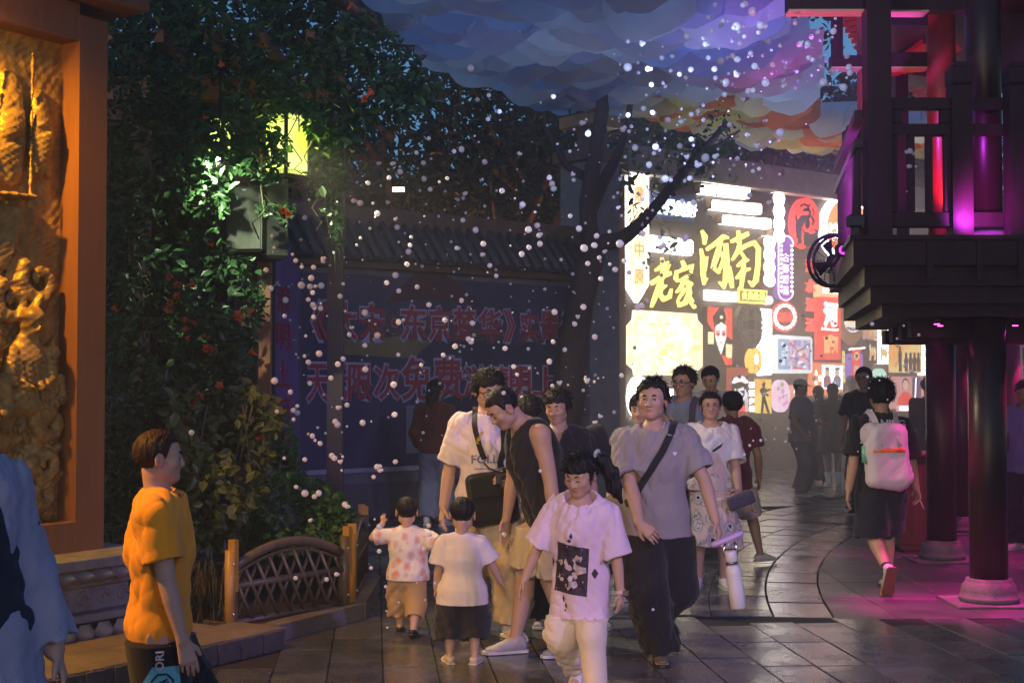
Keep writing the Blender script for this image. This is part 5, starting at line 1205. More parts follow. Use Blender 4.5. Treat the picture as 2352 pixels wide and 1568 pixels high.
s.oval(1713, 747, 31, 54, stone_d, 'rim'); s.oval(1713, 746, 23, 39, mat('coin_light', (.42, .37, .28), rough=.6, var=.25, scale=14), 'face', -.14, -.121); s.rect(1706, 734, 1720, 757, off, 'hole', -.145, -.141, .5)
for c, x, y in (('状', 1713, 720), ('元', 1713, 773), ('第', 1698, 747), ('及', 1729, 750)): s.char(c, x-7, y-11, x+7, y+11, mat('coin_ink', (.07, .055, .04), rough=.6, bump=0), -.144, .002)
for k in range(24): a = k*2*pi/24; s.oval(1713 + 27*cos(a), 747 + 47*sin(a), 2, 3, MATS['coin_light'], 'rim_boss', -.13, -.1205, 8)
s = Sign('bulb_ring_sign', 'red neon ring set with white bulbs round four red characters', 1789, 728)
s.oval(1789, 728, 27, 31, E('dark_red', (.5, .02, .03), .45), 'disc'); s.ring(1789, 728, 28, 33, .018, redn, 'neon_tube'); s.dots([(1789 + 23*cos(2*pi*k/18), 728 + 26*sin(2*pi*k/18)) for k in range(18)], .034, white)
for i, c in enumerate('非遗传承'): s.char(c, 1771 + i*9.4, 717, 1780 + i*9.4, 740, redn, -.125, .008)
s = Sign('vertical_strip_sign', 'tall white strip sign with faint orange characters right of the coin disc', 1750, 788); s.poly([(1739, 709), (1762, 712), (1762, 860), (1738, 862)], white, 'panel')
for c, y in zip('直通五', (768, 808, 838)): s.char(c, 1748, y-10, 1757, y+10, E('faint_orange', (1, .62, .25), 1.6), -.122, .002)
s = Sign('blossom_panel', 'white framed blue panel with white characters and a picture of pink blossoms', 1812, 814)
s.poly([(1776, 769), (1850, 774), (1855, 780), (1855, 852), (1850, 857), (1776, 857), (1771, 850), (1771, 776)], E('frame_white', (.92, .97, 1), 1.6), 'frame'); s.rect(1776, 778, 1799, 848, E('sky_blue', (.32, .55, .85), .85), 'blue_field', -.126, -.121, 1); s.rect(1799, 779, 1850, 848, glow('sign_blossom', (.25, .33, .85), 1.2, (.95, .80, .9), 7, 6), 'picture', -.127, -.121, 2)
fl_ = E('blossom_pink', (1, .35, .45), 1.1); pr = np.random.RandomState(8)
for i in range(26): s.oval(pr.uniform(1803, 1848), pr.uniform(784, 846), pr.uniform(1.5, 4), pr.uniform(2, 5), (fl_, red, E('blossom_white', (1, .85, .85), 1.3))[i % 3], 'blossom', -.129 - .0003*i, -.1275, 8)
for P in ([(1803, 790), (1820, 806), (1840, 800)], [(1806, 826), (1822, 806), (1848, 788)], [(1812, 845), (1826, 818), (1845, 826)]): s.line(P, .008, off, 'twig', -.130)
for c, x, y in (('春', 1786, 792), ('满', 1786, 812), ('园', 1786, 832), ('花', 1795, 800), ('开', 1795, 818)): s.char(c, x-4, y-7, x+4, y+7, E('frame_white', (1, 1, 1), 1.6), -.127, .002)
s = Sign('tall_red_sign', 'tall bright red sign with a big white character above an orange one', 1895, 752)
s.poly([(1870, 678), (1920, 683), (1920, 826), (1871, 826)], red, 'panel'); s.char('河', 1879, 692, 1912, 752, E('white_letter', (1, .95, .9), 2.6), -.13, .02, .05); s.char('南', 1880, 768, 1912, 812, E('amber_letter', (1, .50, .16), 1.8), -.13, .02, .05); s.char('Henan', 1876, 752, 1914, 760, white, -.123, .004, .01)
s = Sign('noodle_bowl_picture', 'lit picture of a white bowl of food with green garnish', 1947, 745)
s.poly([(1926, 706), (1968, 704), (1969, 772), (1950, 792), (1927, 776)], E('table_brown', (.45, .20, .07), .5), 'panel'); s.oval(1948, 738, 20, 26, E('bowl_white', (1, .95, .85), 1.5), 'bowl', -.128, -.121); s.oval(1948, 730, 16, 15, E('noodles', (1, .62, .22), 1.3, (1, .85, .55), 8), 'noodles', -.134, -.1285); s.poly([(1927, 716), (1946, 706), (1968, 712), (1966, 720), (1946, 714), (1930, 722)], E('greens', (.25, .60, .12), .8), 'greens', -.137, -.1345)
for k in range(5): s.oval(1936 + 6*k, 757 - abs(k-2)*1.5, 3, 4, E('bowl_blue', (.20, .25, .5), .5), 'bowl_flower', -.131, -.1285, 10)
s = Sign('camel_pictures', 'block of four lit squares with golden glazed camels', 2005, 781)
for i, (x, y) in enumerate(((1981, 727), (2006, 728), (1981, 782), (2006, 783))):
    s.rect(x, y, x+23, y+52, (E('peach_tile', (.75, .38, .22), .8), white, off, white)[i], 'tile', -.12 - .002*(i % 2), -.001, 1)
    P = [(x+4, y+46), (x+6, y+28), (x+4, y+10), (x+7, y+8), (x+9, y+20), (x+12, y+14), (x+14, y+21), (x+17, y+15), (x+20, y+26), (x+19, y+46), (x+16, y+46), (x+15, y+34), (x+9, y+34), (x+8, y+46)]
    s.poly(P, E('glaze_gold', (1, .55, .16), 1.0, (1, .85, .5), 9), 'camel', -.130, -.1225)
s = Sign('shadow_puppet_panel', 'amber glowing panel with five dark shadow puppet figures', 2073, 822); s.rect(2041, 787, 2106, 855, glow('sign_amber', (1, .42, .07), 1.6, (1, .80, .34), 1.6, 1), 'panel', slope=1)
for i, (x, h) in enumerate(((2056, 54), (2070, 40), (2080, 40), (2089, 40), (2098, 40))):
    b = 800; s.oval(x, b + 54 - h, 2.6, 5, E('puppet', (.16, .04, .01), .3), 'puppet_head', -.130, -.121, 10); s.poly([(x-2, b+58-h), (x+2, b+58-h), (x+4, b+66-h), (x+3, b+80-h), (x+4, 853), (x-3, 853), (x-3, b+80-h), (x-5, b+68-h)], E('puppet', (.16, .04, .01), .3), 'puppet_figure', -.130, -.121)
s.line([(2044, 794), (2056, 800), (2060, 812)], .008, E('puppet', (.16, .04, .01), .3), 'puppet_rod', -.127); s.line([(2044, 842), (2054, 824)], .008, E('puppet', (.16, .04, .01), .3), 'puppet_rod', -.127)
s = Sign('hook_sign', 'orange red hook shape inside a faint violet neon ring under the pavilion', 2080, 730); s.poly([(2058, 722), (2092, 724), (2090, 730), (2082, 732), (2080, 762), (2075, 762), (2072, 734), (2064, 730)], redn, 'hook'); s.ring(2082, 724, 36, 48, .02, E('faint_violet', (.5, .38, .75), .7), 'neon_ring')
s = Sign('edge_panel', 'white strip and red bordered panel half hidden behind the second column', 2119, 816); s.rect(2108, 770, 2117, 862, white, 'strip', slope=0); s.rect(2117, 772, 2160, 862, E('brick_red', (.8, .16, .08), .9), 'panel', -.11, -.001, 1); s.line([(2123, 782), (2150, 784), (2150, 852), (2123, 850)], .012, white, 'inner_border', -.115, True)
s = Sign('print_panel', 'orange framed panel with white characters and two colourful print figures', 1889, 871); s.rect(1855, 832, 1925, 908, ora, 'frame', slope=2); s.rect(1877, 838, 1924, 892, white, 'picture', -.126, -.121, 2)
for x in (1888, 1911):
    s.oval(x, 856, 6, 7, E('print_skin', (1, .62, .42), .9), 'print_head', -.132, -.1265, 12); s.poly([(x-8, 890), (x-9, 868), (x-4, 862), (x+5, 862), (x+9, 870), (x+8, 890)], E('print_robe', (.7, .10, .10), .7, (.15, .35, .65), 12), 'print_robe', -.131, -.1265); s.oval(x, 847, 7, 4, E('print_hat', (.15, .3, .55), .6), 'print_hat', -.134, -.1325, 12)
for i, c in enumerate('木版年画'): s.char(c, 1860 + (i % 2)*9, 850 + i*12, 1867 + (i % 2)*9, 863 + i*12, white, -.123, .003)
s = Sign('opera_scroll_sign', 'violet panel with a red hanging scroll and yellow vertical characters', 1949, 840)
s.rect(1938, 812, 1971, 874, E('violet', (.40, .16, .85), .8), 'panel', slope=1); s.rect(1946, 800, 1964, 870, red, 'scroll', -.132, -.121, 1); s.oval(1955, 818, 6, 9, cream, 'disc', -.136, -.1325); s.char('豫', 1951, 812, 1959, 825, off, -.138, .001); s.oval(1955, 848, 7, 9, E('print_skin', (1, .62, .42), .9), 'print_face', -.136, -.1325); s.dots([(1938 + 5.5*k, 802 - .5*k) for k in range(7)], .02, white)
for i, c in enumerate('梨园春豫剧'): s.char(c, 1929, 806 + i*15, 1935, 819 + i*15, E('lime_yellow', (.9, .85, .15), 1.3), -.06, .006)
s = Sign('green_oval', 'green and white oval sign behind the man in dark shirt', 2013, 880); s.oval(2013, 880, 15, 34, E('mint', (.45, .95, .72), 1.2, (.9, 1, .92), 4), 'disc')
s = Sign('portrait_panel', 'pink framed panel with a smiling storyteller in a red jacket and white caption', 2070, 907)
s.rect(2032, 864, 2107, 938, E('rose', (.95, .42, .40), .85), 'panel', slope=1); s.rect(2084, 866, 2104, 934, E('dusk_violet', (.22, .12, .32), .6), 'side_field', -.126, -.121, 1); s.oval(2068, 882, 8, 14, off, 'hair', -.130, -.1265); s.oval(2068, 884, 6.5, 11, E('print_skin', (1, .62, .42), .9), 'print_face', -.135, -.1305); s.poly([(2050, 936), (2052, 912), (2062, 900), (2074, 900), (2084, 912), (2086, 936)], red, 'jacket', -.133, -.1265); s.line([(2092, 868), (2090, 920)], .01, white, 'fiddle', -.13); s.rect(2046, 930, 2098, 944, E('rose_cap', (1, .5, .52), 1.0), 'caption_strip', -.142, -.136, 0.01); s.char('河南坠子', 2052, 932, 2094, 942, white, -.144, .006, .02)
s = Sign('orange_strip_sign', 'orange strip sign with white characters beside the second column', 2121, 906); s.rect(2110, 868, 2134, 942, ora, 'panel', slope=1)
for i, c in enumerate('乡山'): s.char(c, 2113, 884 + i*22, 2124, 900 + i*22, white, -.123, .004)
s = Sign('wheat_oval', 'white oval sign painted with golden wheat, low at the left end of the wall', 1461, 912); s.oval(1461, 912, 23, 48, white, 'disc')
for k in range(9): s.line([(1448 + k*2.2, 954), (1452 + k*2.5, 930), (1456 + k*3.5, 893 + 5*(k % 3))], .011, E('wheat', (1, .50, .08), 1.1), 'wheat_stalk', -.124)
s = Sign('white_board', 'white board with brown brush marks behind the grey shirted man', 1508, 920); s.rect(1484, 888, 1536, 948, white, 'panel')
for P in ([(1516, 905), (1524, 902), (1520, 918)], [(1512, 916), (1530, 912)], [(1520, 914), (1514, 930)], [(1520, 918), (1530, 930)]): s.stroke(P, [.02]*len(P), E('faint_orange', (1, .62, .25), 1.6), -.128)
s = Sign('beast_panel', 'narrow panel with a white horned beast head, red base and cloud top', 1688, 897); s.rect(1668, 843, 1708, 952, E('panel_red', (.55, .10, .05), .6), 'panel', slope=2); s.rect(1670, 866, 1706, 946, off, 'dark_field', -.126, -.121, 2); s.rect(1670, 900, 1677, 944, E('pale_border', (.85, .75, .8), .8), 'border', -.128, -.1265, 1); s.rect(1699, 900, 1706, 945, E('pale_border', (.85, .75, .8), .8), 'border', -.128, -.1265, 1)
for x, y, r in ((1680, 872, 8), (1692, 870, 9), (1701, 876, 6), (1674, 877, 5)): s.oval(x, y, r, r*.8, E('cloud_white', (.95, .93, .92), 1.1), 'cloud', -.130 - .001*r*.1, -.1265, 16)
for P, W in (([(1677, 892), (1676, 908), (1684, 920)], (.02, .04, .03)), ([(1700, 893), (1701, 909), (1692, 921)], (.02, .04, .03)), ([(1696, 892), (1684, 896), (1692, 904), (1682, 912)], (.04, .05, .06, .04)), ([(1684, 916), (1688, 930), (1693, 916)], (.03, .05, .03))): s.stroke(P, W, E('ghost_white', (.85, .92, 1), 1.5), -.135, 'beast_line')
s.poly([(1678, 944), (1676, 934), (1682, 930), (1688, 936), (1694, 930), (1700, 935), (1698, 945)], red, 'red_base', -.132, -.1265)
s = Sign('kungfu_panel', 'golden panel with a black fighter silhouette beside four white stacked characters', 1740, 908); s.rect(1732, 870, 1761, 948, glow('sign_kungfu', (1, .36, .03), 1.4, (1, .78, .18), 1.5, 1), 'panel', slope=1)
s.oval(1742, 884, 3.4, 5, off, 'figure_head', -.130, -.121, 12); s.poly([(1738, 890), (1745, 889), (1749, 894), (1758, 892), (1757, 896), (1748, 900), (1745, 908), (1751, 930), (1757, 948), (1751, 948), (1743, 922), (1741, 948), (1736, 948), (1739, 908), (1733, 896)], off, 'figure', -.130, -.121)
for i, c in enumerate('禅武少林'): s.char(c, 1716, 877 + i*18, 1728, 891 + i*18, white, -.05, .01)
s = Sign('yellow_oval', 'small yellow oval sign with a pale figure left of the white strip sign', 1725, 828); s.oval(1725, 828, 15, 29, E('amber_oval', (1, .55, .08), 1.3), 'disc'); s.oval(1726, 824, 4, 12, white, 'figure', -.13, -.121); s.line([(1724, 838), (1720, 850)], .012, E('olive2', (.35, .45, .25), .7), 'stilts', -.125); s.line([(1728, 838), (1732, 850)], .012, E('olive2', (.35, .45, .25), .7), 'stilts', -.125)
s = Sign('pink_oval', 'pale pink oval sign with lilac flowers right of the fighter panel', 1786, 909); s.oval(1786, 909, 18, 37, pnk, 'disc')
for i in range(10): s.oval(1786 + pr.uniform(-11, 11), 909 + pr.uniform(-26, 26), pr.uniform(2, 4), pr.uniform(3, 6), (E('lilac_flower', (.8, .35, .75), .9), E('leaf_green', (.35, .55, .4), .7))[i % 3 == 2], 'flower', -.124 - .0004*i, -.121, 10)
s = Sign('small_pink_panel', 'small salmon pink panel half hidden by the man in the cap', 1821, 902); s.rect(1808, 884, 1834, 924, E('salmon', (1, .42, .32), .9), 'panel', slope=1); s.stroke([(1812, 900), (1828, 898)], [.02, .02], white, -.125); s.stroke([(1820, 890), (1819, 914)], [.02, .02], white, -.125)
# ------------------------------------------------------------------ foliage
def leafcloud(C, N, size, seed, name, m, asp=.55, droop=.0, fold=.25):
    """a folded, pointed leaf at every place C, facing N (two triangles each side of the midrib)"""
    rg = np.random.RandomState(seed); n = len(C)
    N = N / (np.linalg.norm(N, axis=1)[:, None] + 1e-6); T = rg.normal(size=(n, 3)); T[:, 2] -= droop
    T -= (T*N).sum(1)[:, None]*N; T /= np.linalg.norm(T, axis=1)[:, None] + 1e-6; S = np.cross(N, T)
    L = (size*rg.uniform(.6, 1.35, n))[:, None]; W = L*asp*.5
    V = np.stack([C, C + T*L*.35 + S*W + N*W*fold, C + T*L*.72 + S*W*.75 + N*W*fold*.8, C + T*L - N*L*.10, C + T*L*.72 - S*W*.75 + N*W*fold*.8, C + T*L*.35 - S*W + N*W*fold, ], 1)
    i = np.arange(n)[:, None]*6; F = np.concatenate([i + np.array([[0, 1, 2, 3]]), i + np.array([[0, 3, 4, 5]])])
    return np_mesh(name, V.reshape(-1, 3), F, m, smooth=False)
def inpoly(P, x, y):
    r = np.zeros(len(x), bool); j = len(P)-1
    for i in range(len(P)):
        xi, yi = P[i]; xj, yj = P[j]; c = ((yi > y) != (yj > y)) & (x < (xj-xi)*(y-yi)/(yj-yi+1e-9) + xi); r ^= c; j = i
    return r
def px_np(x, y, Y):
    u = (x-1176)/FPX; v = (784-y)/FPX; dy = cos(PITCH) - v*sin(PITCH); dz = sin(PITCH) + v*cos(PITCH); k = Y/dy
    return np.stack([u*k, Y, EYE + dz*k], 1)
def wob(x, y, s, seed): return np.sin(x/s + seed)*np.sin(y/(s*.8) + 1.7*seed) + .5*np.sin(x/(s*.43) - y/(s*.5) + 3*seed)
def leafm(name, c1, c2, scale=1.2, trans=.3, rough=.42): return mat(name, c1, rough=rough, col2=c2, scale=scale, bump=0, trans=trans, spec=.4)
def foliage_in(poly, n, Y0, Y1, size, seed, name, m, root, holes=(), dens=None, droop=.4, asp=.55):
    rg = np.random.RandomState(seed); P = np.array(poly, float); lo = P.min(0); hi = P.max(0)
    x = rg.uniform(lo[0], hi[0], n*6); y = rg.uniform(lo[1], hi[1], n*6); k = inpoly(poly, x, y)
    for h in holes: k &= ~inpoly(h, x, y)
    k &= rg.rand(n*6) < np.clip(.62 + .5*wob(x, y, 46, seed), .06, 1)
    if dens is not None: k &= rg.rand(n*6) < dens(x, y)
    x = x[k][:n]; y = y[k][:n]; d = .5 + .33*wob(x, y, 80, seed+2) + rg.normal(size=len(x))*.22
    Y = Y0 + (Y1-Y0)*np.clip(d, -.15, 1.15); C = px_np(x, y, Y)
    N = rg.normal(size=(len(x), 3))*.75 + np.array([.1, -.7, .75])
    return put(name, leafcloud(C, N, size, seed+5, name, m, asp, droop), None, root)
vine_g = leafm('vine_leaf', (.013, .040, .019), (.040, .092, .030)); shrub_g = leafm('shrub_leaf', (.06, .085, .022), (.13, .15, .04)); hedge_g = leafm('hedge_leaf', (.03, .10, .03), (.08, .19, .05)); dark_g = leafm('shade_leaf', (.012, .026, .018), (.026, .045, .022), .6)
stem_m = mat('vine_stem', (.07, .06, .035), rough=.8, bump=.3); petal_o = mat('trumpet_petal', (.55, .10, .025), rough=.5, var=.2, bump=0, trans=.3)
VP = [(244, -40), (812, -40), (850, 30), (905, 80), (960, 140), (1000, 190), (1010, 235), (930, 262), (850, 300), (805, 350), (788, 420), (775, 500), (768, 560), (755, 540), (742, 440), (700, 410), (690, 330), (640, 300), (580, 330), (535, 420), (512, 470), (520, 560), (560, 590), (608, 640), (615, 690), (590, 760), (575, 830), (560, 880), (540, 960), (470, 1010), (420, 1080), (400, 1250), (244, 1262)]
LANT = [(612, 250), (694, 250), (694, 404), (612, 404)]
tv = thing('trumpet_vine', 'large dark trumpet vine with orange flowers hanging over the pergola beside the frame', 'vine')
foliage_in(VP, 9000, 10.6, 12.0, .085, 3, 'foliage', vine_g, tv, holes=[[(512, 425), (668, 405), (664, 596), (512, 580)], [(612, 268), (698, 258), (698, 402), (612, 402)]], dens=lambda x, y: np.where((x > 690) & (y > 330), .45, 1.))
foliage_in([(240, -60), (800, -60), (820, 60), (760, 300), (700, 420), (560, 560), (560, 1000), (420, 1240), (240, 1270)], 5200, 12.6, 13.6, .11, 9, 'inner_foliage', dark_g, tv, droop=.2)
foliage_in([(455, 345), (520, 385), (528, 440), (512, 480), (470, 505), (430, 450), (435, 380)], 220, 10.9, 11.5, .085, 13, 'foliage', vine_g, tv)
foliage_in([(560, 270), (625, 275), (640, 400), (670, 392), (640, 418), (560, 412)], 190, 11.0, 11.45, .075, 23, 'foliage', vine_g, tv)
foliage_in([(620, 270), (655, 270), (668, 330), (655, 380), (615, 390)], 90, 11.3, 11.6, .07, 24, 'foliage', vine_g, tv)
foliage_in([(735, 300), (775, 300), (800, 420), (782, 470), (782, 575), (772, 585), (758, 480), (738, 430)], 430, 11.6, 12.4, .065, 14, 'foliage', vine_g, tv, droop=1.5)
foliage_in([(590, 470), (672, 468), (680, 495), (640, 510), (595, 495)], 60, 11.2, 11.5, .06, 15, 'foliage', vine_g, tv)
for i in range(22):
    x = rng.uniform(260, 760); y = rng.uniform(0, 900) if x < 560 else rng.uniform(0, 330); P = [at(x, y, 11 + rng.rand())]
    for k in range(6): P.append(P[-1] + Vector((rng.uniform(-.10, .14), rng.uniform(-.05, .05), rng.uniform(-.22, -.02))))
    MB().tube(P, .006, 4).put('stem', stem_m, tv)
for px, l in ((776, 300), (752, 260), (765, 330)): MB().tube([at(px + 6*sin(k), 300 + l*k/8, 11.9) for k in range(9)], .005, 4).put('stem', stem_m, tv)
fm = None
FL = [(400, 638), (412, 650), (428, 655), (415, 688), (425, 742), (437, 738), (432, 762), (462, 772), (500, 800), (470, 808), (480, 270), (505, 138), (542, 728), (585, 710), (590, 815), (592, 995), (652, 486), (668, 490), (840, 228), (798, 22), (555, 730), (440, 920), (498, 890), (550, 1028), (388, 700), (268, 715), (475, 560)]
for i, (x, y) in enumerate(FL):
    if fm is None:
        q = MB(); q.smooth = True; n = 10; prof = [(.008, 0), (.012, .025), (.018, .05), (.030, .064), (.038, .066)]; rings = []
        for j, (r, z) in enumerate(prof): rings.append(q.pts([(r*(1 + (.22*cos(5*2*pi*k/n) if j > 2 else 0))*cos(2*pi*k/n), r*(1 + (.22*cos(5*2*pi*k/n) if j > 2 else 0))*sin(2*pi*k/n), z) for k in range(n)]))
        for a, b in zip(rings, rings[1:]):
            for k in range(n): q.face((a+k, a+(k+1) % n, b+(k+1) % n, b+k))
        fm = q.mesh('flower', petal_o)
    for j in range(1 + (i % 3 == 0)):
        o = put('flower', fm, None, tv); o.location = at(x + rng.uniform(-7, 7)*(j > 0), y + rng.uniform(-7, 7)*(j > 0), 10.5); o.rotation_euler = (R(rng.uniform(30, 130)), R(rng.uniform(-60, 60)), R(rng.uniform(0, 360))); s_ = rng.uniform(.65, 1.0); o.scale = (s_,)*3
rb = thing('rose_bush', 'yellow green leafy bush below the vine behind the orange shirted boy', 'bush')
foliage_in([(390, 905), (470, 890), (560, 880), (610, 900), (655, 960), (625, 1030), (600, 1120), (540, 1230), (430, 1300), (380, 1120)], 1500, 10.0, 10.9, .085, 31, 'foliage', shrub_g, rb, asp=.62)
for i in range(5): x = rng.uniform(420, 610); MB().tube([at(x, 1280, 10.5), at(x + rng.uniform(-20, 20), 1100, 10.4), at(x + rng.uniform(-40, 40), 930, 10.3)], .007, 5).put('stem', stem_m, rb)
hd_ = thing('hedge', 'low bright green hedge along the bamboo style fence', 'hedge')
foliage_in([(560, 1130), (610, 1090), (680, 1080), (745, 1110), (800, 1150), (810, 1215), (770, 1250), (700, 1262), (600, 1290), (545, 1290)], 3600, 10.6, 12.4, .055, 41, 'foliage', hedge_g, hd_, asp=.7)
cb = thing('climbing_shrub', 'bright green shrub climbing up the brown pergola post', 'shrub')
foliage_in([(612, 950), (640, 930), (672, 985), (690, 1050), (680, 1100), (615, 1110), (605, 1020)], 900, 12.1, 12.8, .055, 43, 'foliage', hedge_g, cb)
MB().tube([at(640, 1150, 12.6), at(636, 1050, 12.5), at(628, 950, 12.4)], .012, 5).put('stem', stem_m, cb)
gt = thing('grass_tuft', 'tuft of long dry grass at the foot of the fence post', 'grass')
B = MB(); g0 = ground(470, 1440)
for i in range(150):
    a = rng.uniform(0, 6.28); r = rng.uniform(.15, .42); h = rng.uniform(.18, .42); q = g0 + Vector((rng.uniform(-.22, .18), rng.uniform(-.12, .2), .05)); e = Vector((cos(a), sin(a), 0)); s_ = Vector((-e.y, e.x, 0))*.004
    b = B.pts([q-s_, q+s_, q + e*r*.4 + Vector((0, 0, h)) + s_, q + e*r*.4 + Vector((0, 0, h)) - s_, q + e*r + Vector((0, 0, h*.62))]); B.face((b, b+1, b+2, b+3)); B.face((b+3, b+2, b+4))
B.put('blades', leafm('dry_blade', (.08, .075, .03), (.14, .12, .05)), gt)
# ------------------------------------------------------------------ pergola: posts, beam, speakers, lanterns
brown = mat('pergola_brown', (.20, .075, .035), rough=.45, var=.2, stretch=(5, 5, .4)); dk = mat('pergola_dark', (.05, .032, .035), rough=.5, var=.2)
pg = thing('pergola', 'brown and dark timber pergola carrying the vine, lanterns and speakers', 'pergola')
def post(px, w, Y, top_, name='post', m=brown, bottom=-.01): c = at(px, 880, Y); r = w*Y/FPX/2; MB().box((c.x-r, Y-r, bottom), (c.x+r, Y+r, top_), bev=.006).put(name, m, pg)
post(609, 26, 12.3, 4.3); post(568, 52, 12.7, 4.2, m=dk); post(771, 36, 14.0, 4.25, m=mat('pergola_violet', (.07, .04, .06), rough=.35)); post(330, 40, 12.6, 4.2, m=dk)
MB().beam((-4.2, 12.4, 4.22), (-1.55, 12.4, 4.22), .16, .2).put('beam', brown, pg); MB().beam((-4.2, 14.0, 4.34), (-1.5, 14.0, 4.34), .16, .2).put('beam', dk, pg)
for i in range(7): MB().beam((-4.0 + i*.4, 11.2, 4.40), (-4.0 + i*.4, 14.6, 4.50), .07, .10).put('rafter', brown, pg)
MB().box((-4.4, 13.9, 0), (-2.35, 14.1, 4.2)).put('back_panel', mat('back_boards', (.03, .03, .035), rough=.8), pg)
c = at(599, 1131, 12.15); MB().box((c.x-.062, 12.12, c.z-.085), (c.x+.062, 12.15, c.z+.085)).put('meander_plaque', mat('plaque_cream', (.42, .38, .28), rough=.5, bump=0), pg)
B = MB()
for sx in (-1, 1):
    P = [(.008, -.05), (.008, .05), (.05, .05), (.05, -.02), (.025, -.02), (.025, .02), (.036, .02)]
    for (x0, z0), (x1, z1) in zip(P, P[1:]): B.box((c.x + min(sx*x0, sx*x1)-.004, 12.113, c.z + min(z0, z1)-.004), (c.x + max(sx*x0, sx*x1)+.004, 12.1195, c.z + max(z0, z1)+.004))
B.put('meander', dk, pg)
spk = mat('speaker_black', (.022, .024, .022), rough=.45, var=.1, scale=20, bump=.2, bscale=200); grl = mat('speaker_grille', (.085, .09, .08), rough=.5, bump=.5, bscale=500)
def speaker(px0, py0, px1, py1, Y, dep, rz, label, grl=grl):
    a = at(px0, py1, Y); b = at(px1, py0, Y); w = (b.x-a.x)/2; h = (b.z-a.z)/2
    t = thing('loudspeaker', label, 'loudspeaker', ((a.x+b.x)/2, Y, (a.z+b.z)/2), rz, 'loudspeakers on the pergola post')
    MB().box((-w, 0, -h), (w, dep, h), bev=.02).put('cabinet', spk, t); MB().box((-w*.93, -.012, -h*.93), (w*.93, -.0005, h*.93), bev=.005).put('grille', grl, t); MB().box((-.012, -.015, h*.82), (.022, -.0125, h*.85)).put('badge', mat('badge', (.6, .6, .6), rough=.3, bump=0), t)
    MB().box((-.05, dep, -.05), (.05, dep + .25, .05)).put('bracket', spk, t)
speaker(517, 424, 604, 578, 11.75, .30, R(-8), 'wide loudspeaker with a grey lit front, left of the two by the lanterns')
speaker(600, 404, 664, 594, 11.9, .34, R(28), 'black loudspeaker turned to the street, below the big green yellow lantern', mat('speaker_mesh_black', (.016, .016, .016), rough=.55, bump=.4, bscale=500))
lg = glow('lantern_paper', (.62, .80, .06), 1.5, (.9, 1, .25), 2.2, 1); lf = mat('lantern_frame', (.02, .02, .014), rough=.5)
def lantern(px0, py0, px1, py1, Y, rz, label):
    a = at(px0, py1, Y); b = at(px1, py0, Y); w = (b.x-a.x)/2*.86; h = (b.z-a.z)/2
    t = thing('lantern', label, 'lantern', ((a.x+b.x)/2, Y+w, (a.z+b.z)/2), rz, 'square green yellow lanterns in the vine')
    MB().box((-w*.95, -w*.95, -h*.93), (w*.95, w*.95, h*.93)).put('shade', lg, t)
    for x in (-w, w):
        for y in (-w, w): MB().box((x-.012, y-.012, -h), (x+.012, y+.012, h)).put('edge_bar', lf, t)
    for z in (-h, h): MB().box((-w*1.08, -w*1.08, z-.016), (w*1.08, w*1.08, z+.016)).put('rim', lf, t)
    B = MB(); m_ = h*.86
    for z in (-m_, m_):
        for k in range(-3, 4):
            x = k*w*.27; e = w*.11
            for x0, z0, x1, z1 in ((x-e, z-.02, x+e, z-.014), (x-e, z-.02, x-e+.006, z+.02), (x-e, z+.014, x+e*.5, z+.02), (x+e*.5, z-.006, x+e*.5+.006, z+.02)):
                B.box((x0, -w*.965, z0), (x1, -w*.955, z1)); B.box((w*.955, x0, z0), (w*.965, x1, z1))
        B.box((-w, -w*.965, z - .032), (w, -w*.955, z - .026)); B.box((w*.955, -w, z - .032), (w*.965, w, z - .026))
    B.put('meander_band', lf, t); MB().box((-.02, -.02, h), (.02, .02, h + .3)).put('hanger', lf, t)
lantern(611, 256, 695, 404, 11.95, R(-38), 'large square green yellow lantern half covered by vine leaves, above the speakers')
lantern(478, 268, 532, 358, 12.0, R(-30), 'smaller green yellow lantern mostly hidden in the leaves, left of the big one')
fx = thing('spot_lamp', 'small twin white spot lamp in the vine shining on the leaves', 'spot lamp', at(490, 368, 11.2))
MB().box((-.07, -.01, -.02), (.08, .05, .03), bev=.006).put('housing', lf, fx)
for x in (-.05, .055): MB().ball((x, -.012, -.005), .017, 10, 6).put('bulb', glow('white_bulb', (.9, .95, 1), 14), fx)
lamp('vine_spot', 'SPOT', at(505, 372, 10.7) + Vector((0, -.1, 0)), 190, (.88, 1, .62), at(515, 480, 11.2), 100, .6, .02)
lamp('lantern_glow', 'POINT', at(660, 330, 11.6) + Vector((.15, -.15, 0)), 5, (.75, 1, .15), radius=.08)
